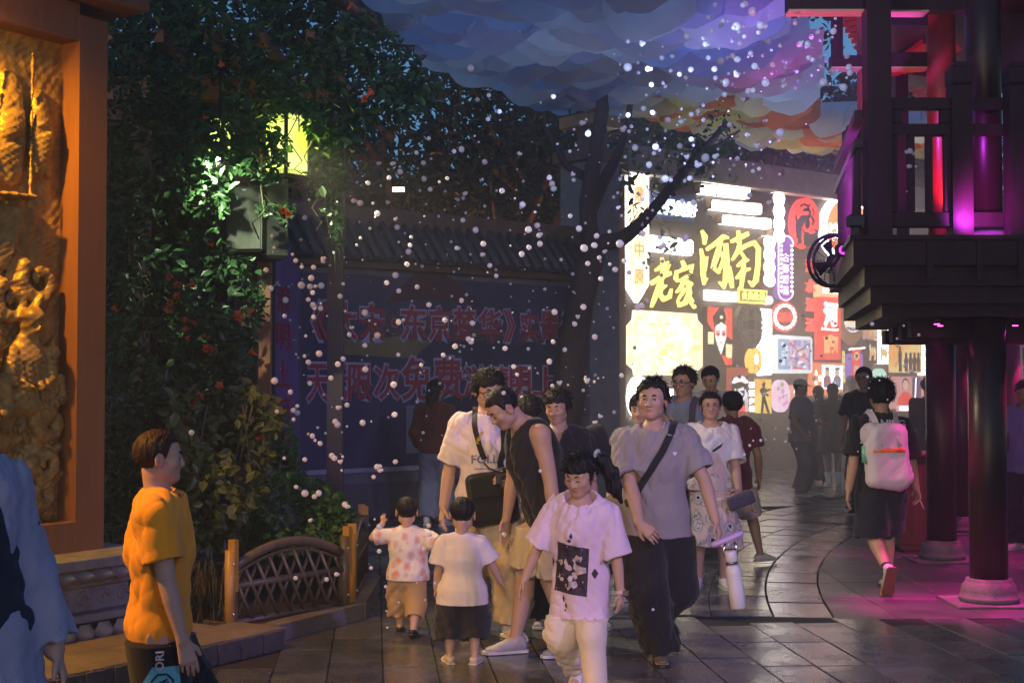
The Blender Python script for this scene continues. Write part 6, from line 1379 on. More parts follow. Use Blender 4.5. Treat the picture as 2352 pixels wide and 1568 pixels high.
# ------------------------------------------------------------------ trees
bark = mat('bark', (.055, .038, .034), rough=.85, var=.35, scale=6, bump=.7, bscale=24, stretch=(1, 1, .3)); obark = mat('brown_bark', (.16, .085, .045), rough=.85, var=.3, bump=.6, stretch=(1, 1, .3))
tree_g = leafm('tree_leaf', (.016, .030, .014), (.044, .056, .020), .35, trans=.35); tree_g2 = leafm('tree_leaf_green', (.022, .045, .02), (.05, .085, .03), .4, trans=.35)
def tree(label, X, Y, h, w, n, seed, size=.15, m=tree_g, trunk=.16, lean=0., z0=.30, lim=obark):
    rg = np.random.RandomState(seed); t = thing('tree', label, 'tree', (X, Y, 0), 0, 'trees behind the walls')
    P = [Vector((lean*k*k/9 + .06*sin(2*k), .05*cos(k), h*.72*k/5 - .02)) for k in range(6)]; MB().tube(P, [trunk*(1-.13*k) for k in range(6)], 8).put('trunk', lim, t)
    C = []; 
    for i in range(9):
        a = rg.uniform(0, 6.28); k = rg.uniform(.28, .75); b = Vector((lean*(k*4)**2/9, 0, h*k)); e = b + Vector((cos(a)*w*rg.uniform(.5, 1), sin(a)*w*rg.uniform(.4, .9), h*rg.uniform(.12, .3)))
        mdl = (b+e)/2 + Vector((0, 0, -.12*w)); MB().tube([b, mdl, e], [trunk*.4, trunk*.26, trunk*.08], 6).put('limb', lim, t)
        for q in (.55, .8, 1.): C.append(mdl.lerp(e, q))
    C = np.array([[*c] for c in C]); k = rg.randint(len(C), size=n); pts = C[k] + rg.normal(size=(n, 3))*np.array([.42, .42, .34])*w*.62
    sh = rg.uniform(-1, 1, (n//3, 3)); sh /= np.linalg.norm(sh, axis=1)[:, None]; pts[:n//3] = sh*np.array([w, w, h*.36])*rg.uniform(.5, 1.02, (n//3, 1)) + np.array([lean, 0, h*.66])
    pts = pts[pts[:, 2] > h*z0]; N = rg.normal(size=(len(pts), 3)) + np.array([0, -.3, .6])
    put('crown', leafcloud(pts, N, size, seed, 'crown', m, .45, .3), None, t); return t
TL = [(-6.5, 26, 8.6, 2.6, 'broad dark tree crown beyond the left end of the tiled wall'), (-4.2, 23.5, 7.4, 2.0, 'thin tree whose leaves let blue sky through, beside the vine'), (-2.0, 24.5, 8.2, 2.3, 'dark tree rising above the middle of the tiled wall'), (-.2, 22.6, 7.0, 1.7, 'tree with orange lit branches just behind the tiled wall'), (1.3, 26, 9.2, 2.6, 'tall dark tree beyond the grey pier'), (3.8, 31, 9.6, 2.8, 'tree behind the left end of the sign wall'), (6.6, 35, 10.0, 3.1, 'tree under the rainbow canopy edge behind the sign wall'), (9.6, 38, 10.0, 3.2, 'tree behind the dragon disc part of the sign wall'), (13, 40, 10.0, 3.4, 'tree seen through the pavilion balcony'), (-9, 32, 11, 3.4, 'tall far tree behind the vine'), (-1.2, 33, 11.5, 3.4, 'far tall tree filling the gap above the tiled wall'), (3.4, 38, 12.0, 3.6, 'far tree deep behind the foreground trunk'), (17, 44, 11.0, 4.0, 'tree at the far right beyond the sign wall')]
for i, (X, Y, h, w, lab) in enumerate(TL): tree(lab, X, Y, h, w, 4200 if i != 1 else 1600, 50+i, .17 if Y < 30 else .24, tree_g if i % 3 != 1 else tree_g2, .15 + .004*Y*.3, lean=rng.uniform(-.6, .6), z0=.30)
far = thing('far_trees', 'dark mass of distant trees closing the view behind the walls', 'trees', kind='stuff')
rg = np.random.RandomState(77); n = 22000; x = rg.uniform(-26, 34, n); z = rg.beta(1.3, 1.4, n)*(9.5 + 1.5*np.sin(x*.7) + np.sin(x*1.9)); y = 46 + rg.uniform(-2, 2, n)
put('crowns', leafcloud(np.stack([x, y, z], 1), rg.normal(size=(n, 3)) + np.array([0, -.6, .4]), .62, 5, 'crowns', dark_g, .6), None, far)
# the bare forked tree in front of the wall pier
ft = thing('street_tree', 'bare forked tree with a dark leaning trunk in front of the sign wall', 'tree')
def branch(L, name): MB().tube([at(x, y, Y) for x, y, Y, r in L], [r for *_, r in L], 10).put(name, bark, ft)
branch([(1276, 1168, 18.6, .30), (1286, 1100, 18.6, .25), (1298, 960, 18.6, .22), (1312, 820, 18.6, .20), (1332, 700, 18.6, .185), (1352, 620, 18.6, .18), (1374, 555, 18.6, .16)], 'trunk')
branch([(1366, 580, 18.6, .15), (1352, 520, 18.5, .12), (1350, 460, 18.4, .11), (1366, 360, 18.3, .10), (1384, 250, 18.2, .085), (1380, 150, 18.1, .06)], 'limb')
branch([(1350, 500, 18.45, .09), (1380, 430, 18.6, .085), (1412, 370, 18.8, .07), (1440, 300, 18.9, .05), (1452, 200, 19, .035)], 'limb')
branch([(1374, 560, 18.55, .12), (1430, 548, 18.6, .10), (1476, 510, 18.7, .085), (1530, 445, 18.9, .072), (1590, 372, 19.1, .058), (1640, 318, 19.2, .045), (1668, 280, 19.3, .035)], 'limb')
branch([(1366, 420, 18.35, .07), (1300, 380, 18.6, .05), (1258, 300, 18.8, .04), (1240, 180, 18.9, .03)], 'limb')
branch([(1600, 362, 19.1, .035), (1640, 340, 19.2, .025), (1700, 300, 19.3, .012)], 'limb')
for i in range(16):
    x = rng.uniform(1420, 1660); y = 545 - (x-1430)*1.1 + rng.uniform(-10, 10); s_ = rng.choice([-1, 1]); branch([(x, y, 18.9, .012), (x + s_*rng.uniform(5, 20), y - 20*s_, 18.8, .008), (x + s_*rng.uniform(10, 45), y + rng.uniform(-50, 60), 18.8, .004)], 'twig')
for k, (x, y, n, r) in enumerate(((1615, 365, 60, 28), (1660, 300, 40, 22), (1600, 350, 40, 40), (1270, 190, 45, 28), (1540, 420, 30, 30))):
    C = px_np(x + rg.normal(size=n)*r, y + rg.normal(size=n)*r, np.full(n, 18.8) + rg.normal(size=n)*.1); put('foliage', leafcloud(C, rg.normal(size=(n, 3)), .09, 80+k, 'foliage', tree_g2, .6), None, ft)
tl = thing('tree_flood_lamp', 'small bright white flood lamp shining among the dark trees', 'flood lamp', at(915, 435, 21))
MB().box((-.10, .02, -.04), (.10, .1, .04)).put('housing', lf, tl); MB().box((-.085, 0, -.028), (.085, .019, .028)).put('lens', glow('flood_lens', (1, .95, .8), 14), tl)
lamp('assumed_tree_uplight', 'SPOT', (-1.3, 21.4, 1.4), 190, (1, .38, .08), (-1.2, 23.4, 5.5), 90, .7, .1); lamp('assumed_tree_uplight', 'SPOT', (1.0, 21.8, 1.6), 160, (1, .42, .10), (.6, 24, 6), 90, .7, .1); lamp('assumed_tree_uplight', 'SPOT', (6.5, 33.5, 3), 330, (1, .42, .10), (7, 35, 7), 100, .7, .1)  # assumed uplights behind the walls for the orange lit trees
# ------------------------------------------------------------------ the cloud canopy of fabric scales overhead
cnp = thing('cloud_canopy', 'overhead canopy of overlapping pale fabric scales with an orange and yellow edge', 'canopy')
cz = lambda X, Y: 5.12 + .081*(Y-12) + .09*sin(.75*X + .35*Y) + .05*sin(1.6*X - .9*Y + 1)
EL = [(8.6, -1.75), (12, -1.40), (14.3, -1.0), (16.6, -.13), (19.6, .44), (20.5, 1.72), (22.7, 3.64), (27.3, 6.05), (28.5, 7.5)]
def xl(Y): return float(np.interp(Y, [e[0] for e in EL], [e[1] for e in EL]))
fab = {}
for nm, c in (('pale', (.72, .77, .82)), ('lilac', (.52, .54, .72)), ('sky', (.46, .62, .84)), ('grey', (.52, .50, .54)), ('orange', (.85, .28, .10)), ('yellow', (.85, .74, .30)), ('cream', (.85, .78, .52))):
    fab[nm] = mat('scale_' + nm, c, rough=.55, var=.10, scale=2.5, bump=.15, bscale=14, trans=.85, sheen=.0)
def scale_mesh(seed):
    rg = np.random.RandomState(seed); B = MB(); B.smooth = True; n, m_ = 10, 6; rows = []
    for j in range(m_):
        t = j/(m_-1); row = []
        for i in range(n):
            s_ = i/(n-1)*2-1; w = .37*(1 - .05*(1-t)); ext = .68*(1 - .55*abs(s_)**2.4)
            row.append((s_*w, t*ext, -.30*t**1.9*(1 - .30*s_*s_) + .018*sin(4.4*s_ + seed)*t + .006*rg.randn()*t))
        rows.append(B.pts(row))
    for a, b in zip(rows, rows[1:]):
        for i in range(n-1): B.face((a+i, a+i+1, b+i+1, b+i))
    return B
base_s = [scale_mesh(k) for k in range(5)]; sm_cache = {}
pl = []; Y = 8.2; ri = 0
while Y < 28:
    X = xl(Y) + .35 + (ri % 2)*.28; xr = 1.15 if Y < 10.9 else (1.9 + .167*(Y-10.2) if Y < 13.8 else (.205*Y if Y < 20.5 else .30*Y + .7))
    while X < xr: pl.append((X + rng.uniform(-.05, .05), Y + rng.uniform(-.05, .05), ri)); X += .56
    Y += .38; ri += 1
rest_c = MB()
pl.sort(key=lambda p: p[1])
for i, (X, Y, ri) in enumerate(pl):
    e = float(np.interp(X, [q[1] for q in EL], [q[0] for q in EL])); d = e - Y; k = rng.rand()
    if X > 1.9 and d < 5.2:
        if d < .7: nm = ('grey', 'cream', 'orange')[int(k*3)]
        elif d < 2.6: nm = 'yellow' if k < .5 else ('cream' if k < .8 else 'orange')
        elif d < 4.0 and X > 2.8: nm = 'orange' if k < .65 else 'cream'
        else: nm = 'pale'
    else: nm = ('pale', 'pale', 'sky', 'lilac', 'grey')[int(k*5)]
    v = rng.randint(5); M = Matrix.Translation((X, Y, cz(X, Y))) @ Matrix.Rotation(R(rng.uniform(-12, 12)), 4, 'Z') @ Matrix.Rotation(R(rng.uniform(-12, 12)), 4, 'Y') @ Matrix.Rotation(R(rng.uniform(-9, 9)), 4, 'X') @ Matrix.Scale(rng.uniform(.92, 1.12), 4)
    if i < 296:
        if (v, nm) not in sm_cache: sm_cache[(v, nm)] = base_s[v].mesh('fabric_scale', fab[nm])
        o = put('fabric_scale', sm_cache[(v, nm)], None, cnp); o.matrix_basis = M
    else:
        b = rest_c.pts([M @ Vector(p) for p in base_s[v].v]); rest_c.m = list(fab).index(nm); rest_c.smooth = True
        for f in base_s[v].f: rest_c.face(tuple(b+q for q in f))
if rest_c.f: tag(rest_c.put('far_scales', list(fab.values()), cnp), kind='stuff')
pipe = mat('canopy_pipe', (.05, .03, .028), rough=.45); MB().tube([at(740, -45, 11.0), at(800, 8, 11.8), at(905, 75, 13.4), at(1000, 120, 15), at(1110, 160, 16.8), at(1210, 200, 18.4), at(1290, 236, 19.8)], .085, 10).put('edge_pipe', pipe, cnp)
for x, y, Y_ in ((905, 75, 13.4), (1290, 236, 19.8)): q = at(x, y, Y_); MB().tube([q + Vector((-.1, .2, -.0)), q + Vector((-.1, .2, 1.0))], .06, 8).put('hanger', pipe, cnp)
MB().tube([at(1290, 238, 19.8), at(1500, 262, 21.5), at(1700, 300, 23.6), at(1960, 350, 28)], .07, 8).put('edge_pipe', pipe, cnp)
for x, y, Y_ in ((1352, 262, 21.0), (1690, 306, 33.0)): q = at(x, y, Y_); MB().tube([q, Vector((q.x, q.y, 0))], .11, 10).put('support_post', mat('lit_post', (.22, .07, .03), rough=.5), cnp)
# ------------------------------------------------------------------ the people
def px2X(px, Y): return (px-1176)/FPX*Y
c_white = cloth('white_cotton', (.66, .58, .58)); c_white2 = cloth('plain_white', (.70, .68, .68)); c_black = cloth('black_cotton', (.018, .017, .019)); c_black2 = cloth('washed_black', (.028, .026, .032)); c_beige = cloth('beige_cotton', (.52, .42, .27)); c_khaki = cloth('khaki_shorts', (.48, .40, .24)); c_grey = cloth('grey_jersey', (.27, .245, .25)); c_lilac = cloth('lilac_white', (.66, .50, .60)); c_cream = cloth('cream_trousers', (.66, .56, .46)); c_blue = cloth('dull_blue', (.20, .25, .36)); c_orange = cloth('orange_pique', (.88, .36, .02), bump=.4, bscale=600); c_cardi = cloth('blue_grey_knit', (.27, .29, .39), bump=.5, bscale=300); c_tan = cloth('tan_cotton', (.42, .27, .12)); c_rust = cloth('rust_knit', (.11, .034, .022)); c_jean = cloth('pale_denim', (.17, .19, .25)); c_maroon = cloth('maroon_cotton', (.14, .035, .05)); c_navy = cloth('navy_black', (.018, .020, .035))
s_white = mat('shoe_white', (.62, .60, .58), rough=.5, var=.08, bump=.1); s_sole = mat('sole_white', (.6, .58, .55), rough=.6, bump=0); s_brown = mat('shoe_olive', (.10, .085, .05), rough=.7, bump=.3); s_dark = mat('shoe_black', (.02, .02, .02), rough=.5, bump=.1); s_grey = mat('shoe_grey', (.36, .34, .33), rough=.6, bump=.2, var=.3, scale=14); s_gum = mat('sole_rust', (.22, .07, .05), rough=.7, bump=.1); s_cream = mat('shoe_cream', (.6, .52, .40), rough=.6, bump=.1)
bag_b = cloth('bag_black', (.017, .018, .018), rough=.7, bump=.5, bscale=220)
fl_m = cloth('floral_print', (.60, .48, .44))
def patterned(m, cols, scale, thr, ramp='CONSTANT', rnd=1.):
    """printed cloth: round flowers or blots scattered over a ground colour"""
    nt = m.node_tree; b = nt.nodes['Principled BSDF']; src = b.inputs['Base Color'].links[0].from_socket
    tc = nt.nodes.new('ShaderNodeTexCoord'); vo = nt.nodes.new('ShaderNodeTexVoronoi'); vo.inputs['Scale'].default_value = scale; vo.inputs['Randomness'].default_value = rnd
    nz = nt.nodes.new('ShaderNodeTexNoise'); nz.inputs['Scale'].default_value = scale*3; ad = nt.nodes.new('ShaderNodeVectorMath'); ad.operation = 'SCALE'; ad.inputs['Scale'].default_value = .5/scale
    sm = nt.nodes.new('ShaderNodeVectorMath'); nt.links.new(tc.outputs['Object'], nz.inputs['Vector']); nt.links.new(nz.outputs['Color'], ad.inputs[0]); nt.links.new(tc.outputs['Object'], sm.inputs[0]); nt.links.new(ad.outputs[0], sm.inputs[1]); nt.links.new(sm.outputs[0], vo.inputs['Vector'])
    rp = nt.nodes.new('ShaderNodeValToRGB'); rp.color_ramp.interpolation = ramp; el = rp.color_ramp.elements
    el.remove(el[1]); el[0].position = cols[0][0]; el[0].color = (*cols[0][1], 1)
    for pos, c in cols[1:]: el.new(pos).color = (*c, 1)
    nt.links.new(vo.outputs['Distance'], rp.inputs[0])
    mx = nt.nodes.new('ShaderNodeMix'); mx.data_type = 'RGBA'; lt = nt.nodes.new('ShaderNodeMath'); lt.operation = 'LESS_THAN'; lt.inputs[1].default_value = thr
    nt.links.new(vo.outputs['Distance'], lt.inputs[0]); nt.links.new(lt.outputs[0], mx.inputs[0]); nt.links.new(src, mx.inputs[6]); nt.links.new(rp.outputs[0], mx.inputs[7]); nt.links.new(mx.outputs[2], b.inputs['Base Color'])
patterned(fl_m, [(0, (.012, .012, .02)), (.15, (.62, .58, .54)), (.27, (.15, .14, .18)), (.31, (.60, .55, .50)), (.40, (.34, .30, .30))], 8.5, .48, rnd=.75)
kid_m = cloth('toddler_print', (.66, .60, .54)); patterned(kid_m, [(0, (.62, .24, .19)), (.20, (.64, .38, .32)), (.34, (.44, .46, .48)), (.40, (.62, .50, .46))], 15, .46)
stripe_m = cloth('striped_jersey', (.12, .12, .14))
def garment(root, me, name):
    o = put(name, me, None, root); F = FIGS[root.name]; body = next(c for c in root.children if c.name.split('.')[0] == 'body')
    w = [F.wr[1], F.wr[-1], F.el[1], F.el[-1]]
    core = lambda V: (np.abs((V - F.pel) @ F.side) < .105*F.H*F.b) & (np.min([np.linalg.norm(V - q, axis=1) for q in w], 0) > .085*F.H) & (V[:, 2] < F.pel[2] + .16*F.H)
    if name in ('trousers', 'shorts', 'skirt'):
        for s_ in root.children:
            if s_.name.split('.')[0] in ('shirt', 'polo_shirt', 'tank_top', 'top', 'cardigan', 'dress'): tuck(o, s_, min(v.co.z for v in s_.data.vertices) + .012)
    elif name != 'cardigan': tuck(body, o, min(v.co.z for v in me.vertices) + .010, .016, core)
    return o
def bag(root, c, h, r, m, M=None, name='bag', vox=.008, seed=5, amp=0.0055, label=None):
    P = rbox(c, h, r, M); G = SDF(P[1], P[2], vox); G.add(P); G.warp(folds(seed, amp, 26.)); return put(name, G.mesh(name, m), None, root)
H_ = lambda F, *v: Vector(v)*F.H
# --- boy in orange, profile
F = Fig(1.47, hs=.130, sw=.104, hz=.50, build=.95, head=(8, 0, 0), hands={-1: (-.135, -.075, .475, None, None, .5), 1: (.14, .02, .47)}, feet={1: (.055, -.05, .042, 8, 0), -1: (-.055, .06, .042, -8, 0)})
p = person('boy in an orange polo shirt and black printed shorts standing in profile by the relief', px2X(370, 5.3), 5.3, 98, F, .92, .0048, hair='crop', hairmat=hairm((.035, .018, .009), 'brown_hair'), eyes='closed', shoes=(s_white, s_sole, 'sneaker'))
so = garment(p, tee_mesh(F, .0055, c_orange, hem=.475, w=1.14, hemw=1.04, sl=.62, slr=.058, neck='polo', seed=4, dy=.90, collar=1., amp=0.0154, name='polo_shirt'), 'polo_shirt')
sh = garment(p, legs_mesh(F, .0065, c_black, end=.98, r=(.076, .066, .05), name='shorts'), 'shorts')
polo_collar(F, c_orange, p)
bv = bvh_of(sh); teal = mat('teal_print', (.10, .42, .48), rough=.7, bump=0); wp = mat('white_print', (.65, .65, .68), rough=.7, bump=0); blp = mat('black_print', (.02, .02, .025), rough=.7, bump=0)
side_r = Vector((-1, 0, 0)); rgt = Vector((0, -1, 0))
def flat(P): 
    B = MB(); b = B.pts([(x, 0, z) for x, z in P]); B.face(tuple(range(b, b+len(P)))); return B.mesh('print')
def grid(P, n=10):
    (x0, z0), (x1, z1), (x2, z2), (x3, z3) = P; B = MB(); b = B.pts([((1-u)*(1-v)*x0 + u*(1-v)*x1 + u*v*x2 + (1-u)*v*x3, 0, (1-u)*(1-v)*z0 + u*(1-v)*z1 + u*v*z2 + (1-u)*v*z3) for v in np.linspace(0, 1, n+1) for u in np.linspace(0, 1, n+1)])
    for j in range(n):
        for i in range(n): k = j*(n+1)+i; B.face((b+k, b+k+1, b+k+n+2, b+k+n+1))
    return B.mesh('print')
cz_ = .60
print_on(bv, grid([(-.12, -.16), (.10, -.16), (.085, .035), (-.005, .035)]), teal, (0, 0, cz_), rgt, (0, 0, 1), side_r, p, 'teal_print')
oct_ = [(.030 + .042*cos(a), -.03 + .046*sin(a)) for a in np.linspace(pi/8, 2*pi + pi/8, 9)[:-1]]
B = MB(); o1 = B.pts([(x, 0, z) for x, z in oct_]); o2 = B.pts([(.030 + (x-.030)*.82, 0, -.03 + (z+.03)*.82) for x, z in oct_])
for i in range(8): j = (i+1) % 8; B.face((o1+i, o1+j, o2+j, o2+i))
print_on(bv, B.mesh('print'), blp, (0, 0, cz_), rgt, (0, 0, 1), side_r, p, 'emblem_print', .0045)
letters([('BIE', 0, .05), ('ORI', 0, .03), ('FOLLIFE', 0, .012), ('LI-NING', 0, .03), ('Nikon', 0, .03), ('Nikon', 0, .02)])
print_on(bv, text_mesh('BIE', .050, .030, blp, 0, .05), blp, (0, -.030, cz_ - .03), Vector((0, -1, .5)), Vector((0, .5, 1)), side_r, p, 'emblem_print', .0045)
print_on(bv, text_mesh('ORI', .070, .030, wp, 0, .03), wp, (0, -.020, cz_ + .056), Vector((0, 0, 1)), Vector((0, 1, 0)), side_r, p, 'lettering_print', .004)
# --- passer-by in a cardigan at the very left
F = Fig(1.68, build=1.12, lean=(-.05, 0), head=(-30, 5, -8), hands={1: (.175, -.02, .425, None, None, .5), -1: (-.16, -.06, .47)}, feet={1: (.06, -.10, .042, 5, 0), -1: (-.06, .12, .05, -5, 15)})
p = person('person in a blue grey cardigan over dark clothes, cut off at the left edge', px2X(-72, 4.3), 4.3, 30, F, .85, .008, hair='long', eyes='open', shoes=(s_dark, s_dark, 'sneaker'))
garment(p, tee_mesh(F, .008, c_navy, hem=.30, w=1.05, hemw=1.1, sl=.4, slr=.045, neck='wide', seed=2, name='dress'), 'dress'); garment(p, tee_mesh(F, .0075, c_cardi, hem=.30, w=1.12, hemw=1.25, sl=1.80, slr=.050, sr=.036, neck='wide', seed=6, amp=0.0187, openf=.055, name='cardigan'), 'cardigan'); garment(p, legs_mesh(F, .012, c_navy, end=1.9, r=(.064, .055, .045)), 'trousers')
# --- toddlers
F = Fig(.90, hs=.205, sw=.118, hz=.44, build=1.22, head=(15, 0, 0), hands={1: (.20, -.08, .80, (.1, -.3, 1), (0, -1, .2), .5), -1: (-.25, -.07, .60, (-.8, -.5, .1), None, .6)}, elbow={1: (1, .2, -.6), -1: (-1, .6, -.3)}, feet={1: (.075, -.10, .045, 6, 0), -1: (-.07, .11, .055, -6, 18)})
p = person('toddler in a red and white patterned shirt reaching up for bubbles', px2X(936, 9.4), 9.4, 172, F, .95, .005, hair='buzz', shoes=(s_dark, s_dark, 'sandal'))
garment(p, tee_mesh(F, .005, kid_m, hem=.40, w=1.22, hemw=1.34, sl=.78, slr=.070, seed=8, amp=0.011), 'shirt'); garment(p, legs_mesh(F, .005, c_tan, end=1.5, r=(.068, .058, .050), seed=9, amp=0.0165), 'trousers')
F = Fig(.975, hs=.20, sw=.112, hz=.43, build=1.16, head=(-6, 4, 0), hands={1: (.165, -.03, .41, None, None, .5), -1: (-.24, -.06, .47, (-.5, -.3, -.7), None, .5)}, feet={1: (.075, 0, .045, 14, 0), -1: (-.075, .02, .045, -16, 0)})
p = person('toddler in a plain white T-shirt and black shorts seen from behind', px2X(1062, 8.45), 8.45, 182, F, .85, .005, hair='buzz', shoes=(s_cream, s_cream, 'sandal'))
garment(p, tee_mesh(F, .0055, c_white, hem=.36, w=1.20, hemw=1.52, sl=.80, slr=.078, seed=11, amp=0.011), 'shirt'); garment(p, legs_mesh(F, .006, c_black2, end=1.42, r=(.078, .076, .074), seed=12), 'shorts')
# --- man with the camera
F = Fig(1.73, head=(14, 16, 0), build=1.02, hands={-1: (-.165, -.02, .49, None, None, .5), 1: (.085, -.165, .632, (-1, -.15, -.25), (0, .4, -1), .55)}, elbow={1: (1, .6, -.3)}, feet={1: (.085, -.04, .042, 22, 0), -1: (-.06, .04, .042, -10, 0)}, headfwd=.012)
p = person('man in glasses and a white printed T-shirt with a camera and black shoulder bag', px2X(1118, 9.35), 9.35, 6, F, .95, .005, hair='full', glasses='dark', eyes='closed', shoes=(s_white, s_sole, 'sneaker'))
so = garment(p, tee_mesh(F, .0065, c_white, hem=.445, w=1.16, hemw=1.26, sl=.80, slr=.058, seed=21, amp=0.0165), 'shirt'); garment(p, legs_mesh(F, .007, c_beige, end=1.88, r=(.066, .058, .052), seed=22, amp=0.0154), 'trousers')
bv = bvh_of(so); HH = F.H; print_on(bv, text_mesh('FOLLIFE', .26, .055, wp, 0, .012), mat('blue_print', (.20, .24, .44), rough=.7, bump=0), (.02, 0, 1.165), (1, 0, .03), (0, 0, 1), (0, -1, 0), p, 'lettering_print')
print_on(bv, grid([(-.11, -.004), (.11, -.004), (.11, .004), (-.11, .004)], 6), MATS['blue_print'], (.02, 0, 1.10), (1, 0, 0), (0, 0, 1), (0, -1, 0), p, 'line_print')
st = strap_on(bv, [(-.075, .02, 1.50), (-.085, -.09, 1.44), (-.06, -.16, 1.28), (-.035, -.2, 1.15)], .036, bag_b, p, name='camera_strap')
strap_on(bv, [(.09, .02, 1.50), (.10, -.12, 1.40), (.10, -.2, 1.22), (.09, -.22, 1.10)], .045, bag_b, p, name='bag_strap')
print_on(bv, text_mesh('Nikon', .075, .022, wp, 0, .03), mat('yellow_print', (.75, .55, .05), rough=.6, bump=0), (-.062, -.1, 1.30), (.20, 0, 1), (-1, 0, .2), (0, -1, 0), p, 'strap_lettering', .014)
bg = bag(p, (.02, -.20, .915), (.155, .055, .165), .045, bag_b, rot3(0, 0, -8), 'shoulder_bag', .007); bag(p, (.02, -.262, 1.00), (.15, .016, .07), .016, bag_b, rot3(0, 0, -8), 'bag_flap', .006, 8, .004)
cm_ = mat('camera_body', (.015, .015, .016), rough=.45, bump=.2, bscale=300)
B = MB(); B.box((.03, -.34, 1.005), (.16, -.27, 1.09), bev=.012); B.box((.07, -.33, 1.09), (.12, -.275, 1.115), bev=.01); cb_ = B.put('camera', cm_, p); B = MB(); B.tube([(.095, -.341, 1.04), (.09, -.38, 1.015), (.085, -.42, .975)], [.036, .038, .040], 18); B.put('lens', cm_, cb_); B = MB(); B.tube([(.0905, -.376, 1.018), (.0895, -.386, 1.009)], .0405, 18); B.put('lens_ring', mat('lens_ring', (.10, .14, .12), rough=.3, metal=.7, bump=0), cb_)
MB().tube([(-.035, -.215, 1.14), (-.01, -.27, 1.11), (.04, -.31, 1.09)], .006, 6).put('strap_end', bag_b, cb_)
# --- man in the black tank top
F = Fig(1.73, pelvis=(0, .035, 0), lean=(0, -.10), head=(0, 38, 0), headfwd=.055, neckdrop=.012, build=1.06, hands={1: (.135, -.015, .445, (.0, -.25, -1), (-1, .1, 0), .45), -1: (-.135, -.085, .455, None, None, .4)}, elbow={1: (.3, 1, 0), -1: (-.3, 1, 0)}, feet={1: (.06, .075, .042, 10, 0), -1: (-.055, -.085, .042, -6, 0)})
p = person('man in a black tank top and beige shorts bending his head to the left', px2X(1248, 8.75), 8.75, -66, F, .86, .005, hair='buzz', eyes='closed', shoes=(s_grey, s_sole, 'sneaker'))
garment(p, tee_mesh(F, .0065, c_black, hem=.435, w=1.14, hemw=1.18, sl=0, neck='tank', tank=True, seed=31, amp=0.011, name='tank_top'), 'tank_top'); garment(p, legs_mesh(F, .007, c_khaki, end=.93, r=(.070, .062, .05), seed=32, amp=0.0154, name='shorts'), 'shorts')
# --- woman in the black V neck
F = Fig(1.60, head=(-12, 12, -3), build=1.10, hands={1: (.16, .0, .47), -1: (-.15, -.03, .47)})
p = person('woman with short black hair in a black V-neck top looking down behind the girl', px2X(1283, 9.75), 9.75, -8, F, .86, .005, hair='bob', eyes='closed', brow=.8, shoes=(s_grey, s_sole, 'sneaker'))
so = garment(p, tee_mesh(F, .007, c_black, hem=.45, w=1.20, hemw=1.24, sl=.75, slr=.060, neck='v', seed=41), 'shirt'); garment(p, legs_mesh(F, .009, c_black2, end=1.9, r=(.066, .056, .048)), 'trousers')
bag(p, (.235, .10, 1.205), (.115, .07, .15), .07, bag_b, rot3(20, 0, -22), 'backpack', .009)
# --- person whose head and white collar show between the two
F = Fig(1.55, head=(30, 5, 0)); p = person('person with black hair and a white top behind the tank top man', px2X(1214, 10.5), 10.5, 160, F, .85, .008, hair='bob', shoes=(s_grey, s_sole, 'sneaker')); garment(p, tee_mesh(F, .009, c_white2, hem=.45, seed=43), 'shirt'); garment(p, legs_mesh(F, .011, c_navy, end=1.9), 'trousers')
# --- girl with the pony tail
F = Fig(1.31, hs=.164, sw=.108, hz=.50, build=.96, pelvis=(0, 0, -.012), roll=5, lean=(.012, -.025), head=(-12, 20, 3), hands={-1: (-.225, -.09, .44, (-.35, -.2, -1), None, .35), 1: (.175, -.01, .385, (.05, -.1, -1), None, .55)}, elbow={-1: (-1, .5, 0), 1: (1, .6, 0)}, feet={1: (.10, -.12, .045, 4, -4), -1: (-.055, .14, .10, -6, 42)}, knee={1: (.1, -1, 0), -1: (-.1, -1, 0)})
p = person('girl with a pony tail in a pale lilac printed T-shirt and white trousers walking forward', px2X(1334, 7.5), 7.5, -20, F, .88, .0048, hair='pony', eyes='closed', brow=.7, shoes=(s_white, s_sole, 'sneaker'))
so = garment(p, tee_mesh(F, .006, c_lilac, hem=.325, w=1.22, hemw=1.38, sl=.92, slr=.074, neck='wide', seed=51, amp=0.0198, dy=1.25), 'shirt'); garment(p, legs_mesh(F, .006, c_cream, end=1.84, r=(.064, .054, .046), seed=52, amp=0.0165), 'trousers')
hh = F.hh; cc = F.hp((.6, .45, .3)); G = SDF(cc - .9*hh, cc + .9*hh, .006)
G.add(tube([(F.hp((.20, .40, .80)), .09*hh, .09*hh), (F.hp((.42, .50, .68)), .14*hh, .12*hh), (F.hp((.58, .50, .38)), .17*hh, .13*hh), (F.hp((.66, .46, .02)), .17*hh, .11*hh), (F.hp((.85, .40, -.34)), .06*hh, .05*hh)], k=.04)); G.warp(lambda X, Y, Z: .0035*np.sin(190*X + 60*Y + 14*Z) + .003*np.sin(150*Y - 80*X)); put('pony_tail', G.mesh('pony_tail', hairm()), None, p)
MB().tube([F.hp((.28 + .03*sin(a), .44 + .12*cos(a), .83 + .13*sin(a))) for a in np.linspace(0, 6.28, 13)], .010, 6).put('hair_tie', mat('hair_tie', (.35, .45, .42), rough=.4, bump=0), p)
bv = bvh_of(so); oz = .70
print_on(bv, grid([(-.095, -.125), (.085, -.15), (.105, .10), (-.065, .135)], 12), mat('print_plum', (.035, .020, .035), rough=.7, bump=0), (-.02, 0, oz), (1, 0, 0), (0, 0, 1), (0, -1, 0), p, 'square_print')
pr = np.random.RandomState(3); pale = mat('print_pale', (.50, .40, .42), rough=.7, var=.35, scale=40, bump=0)
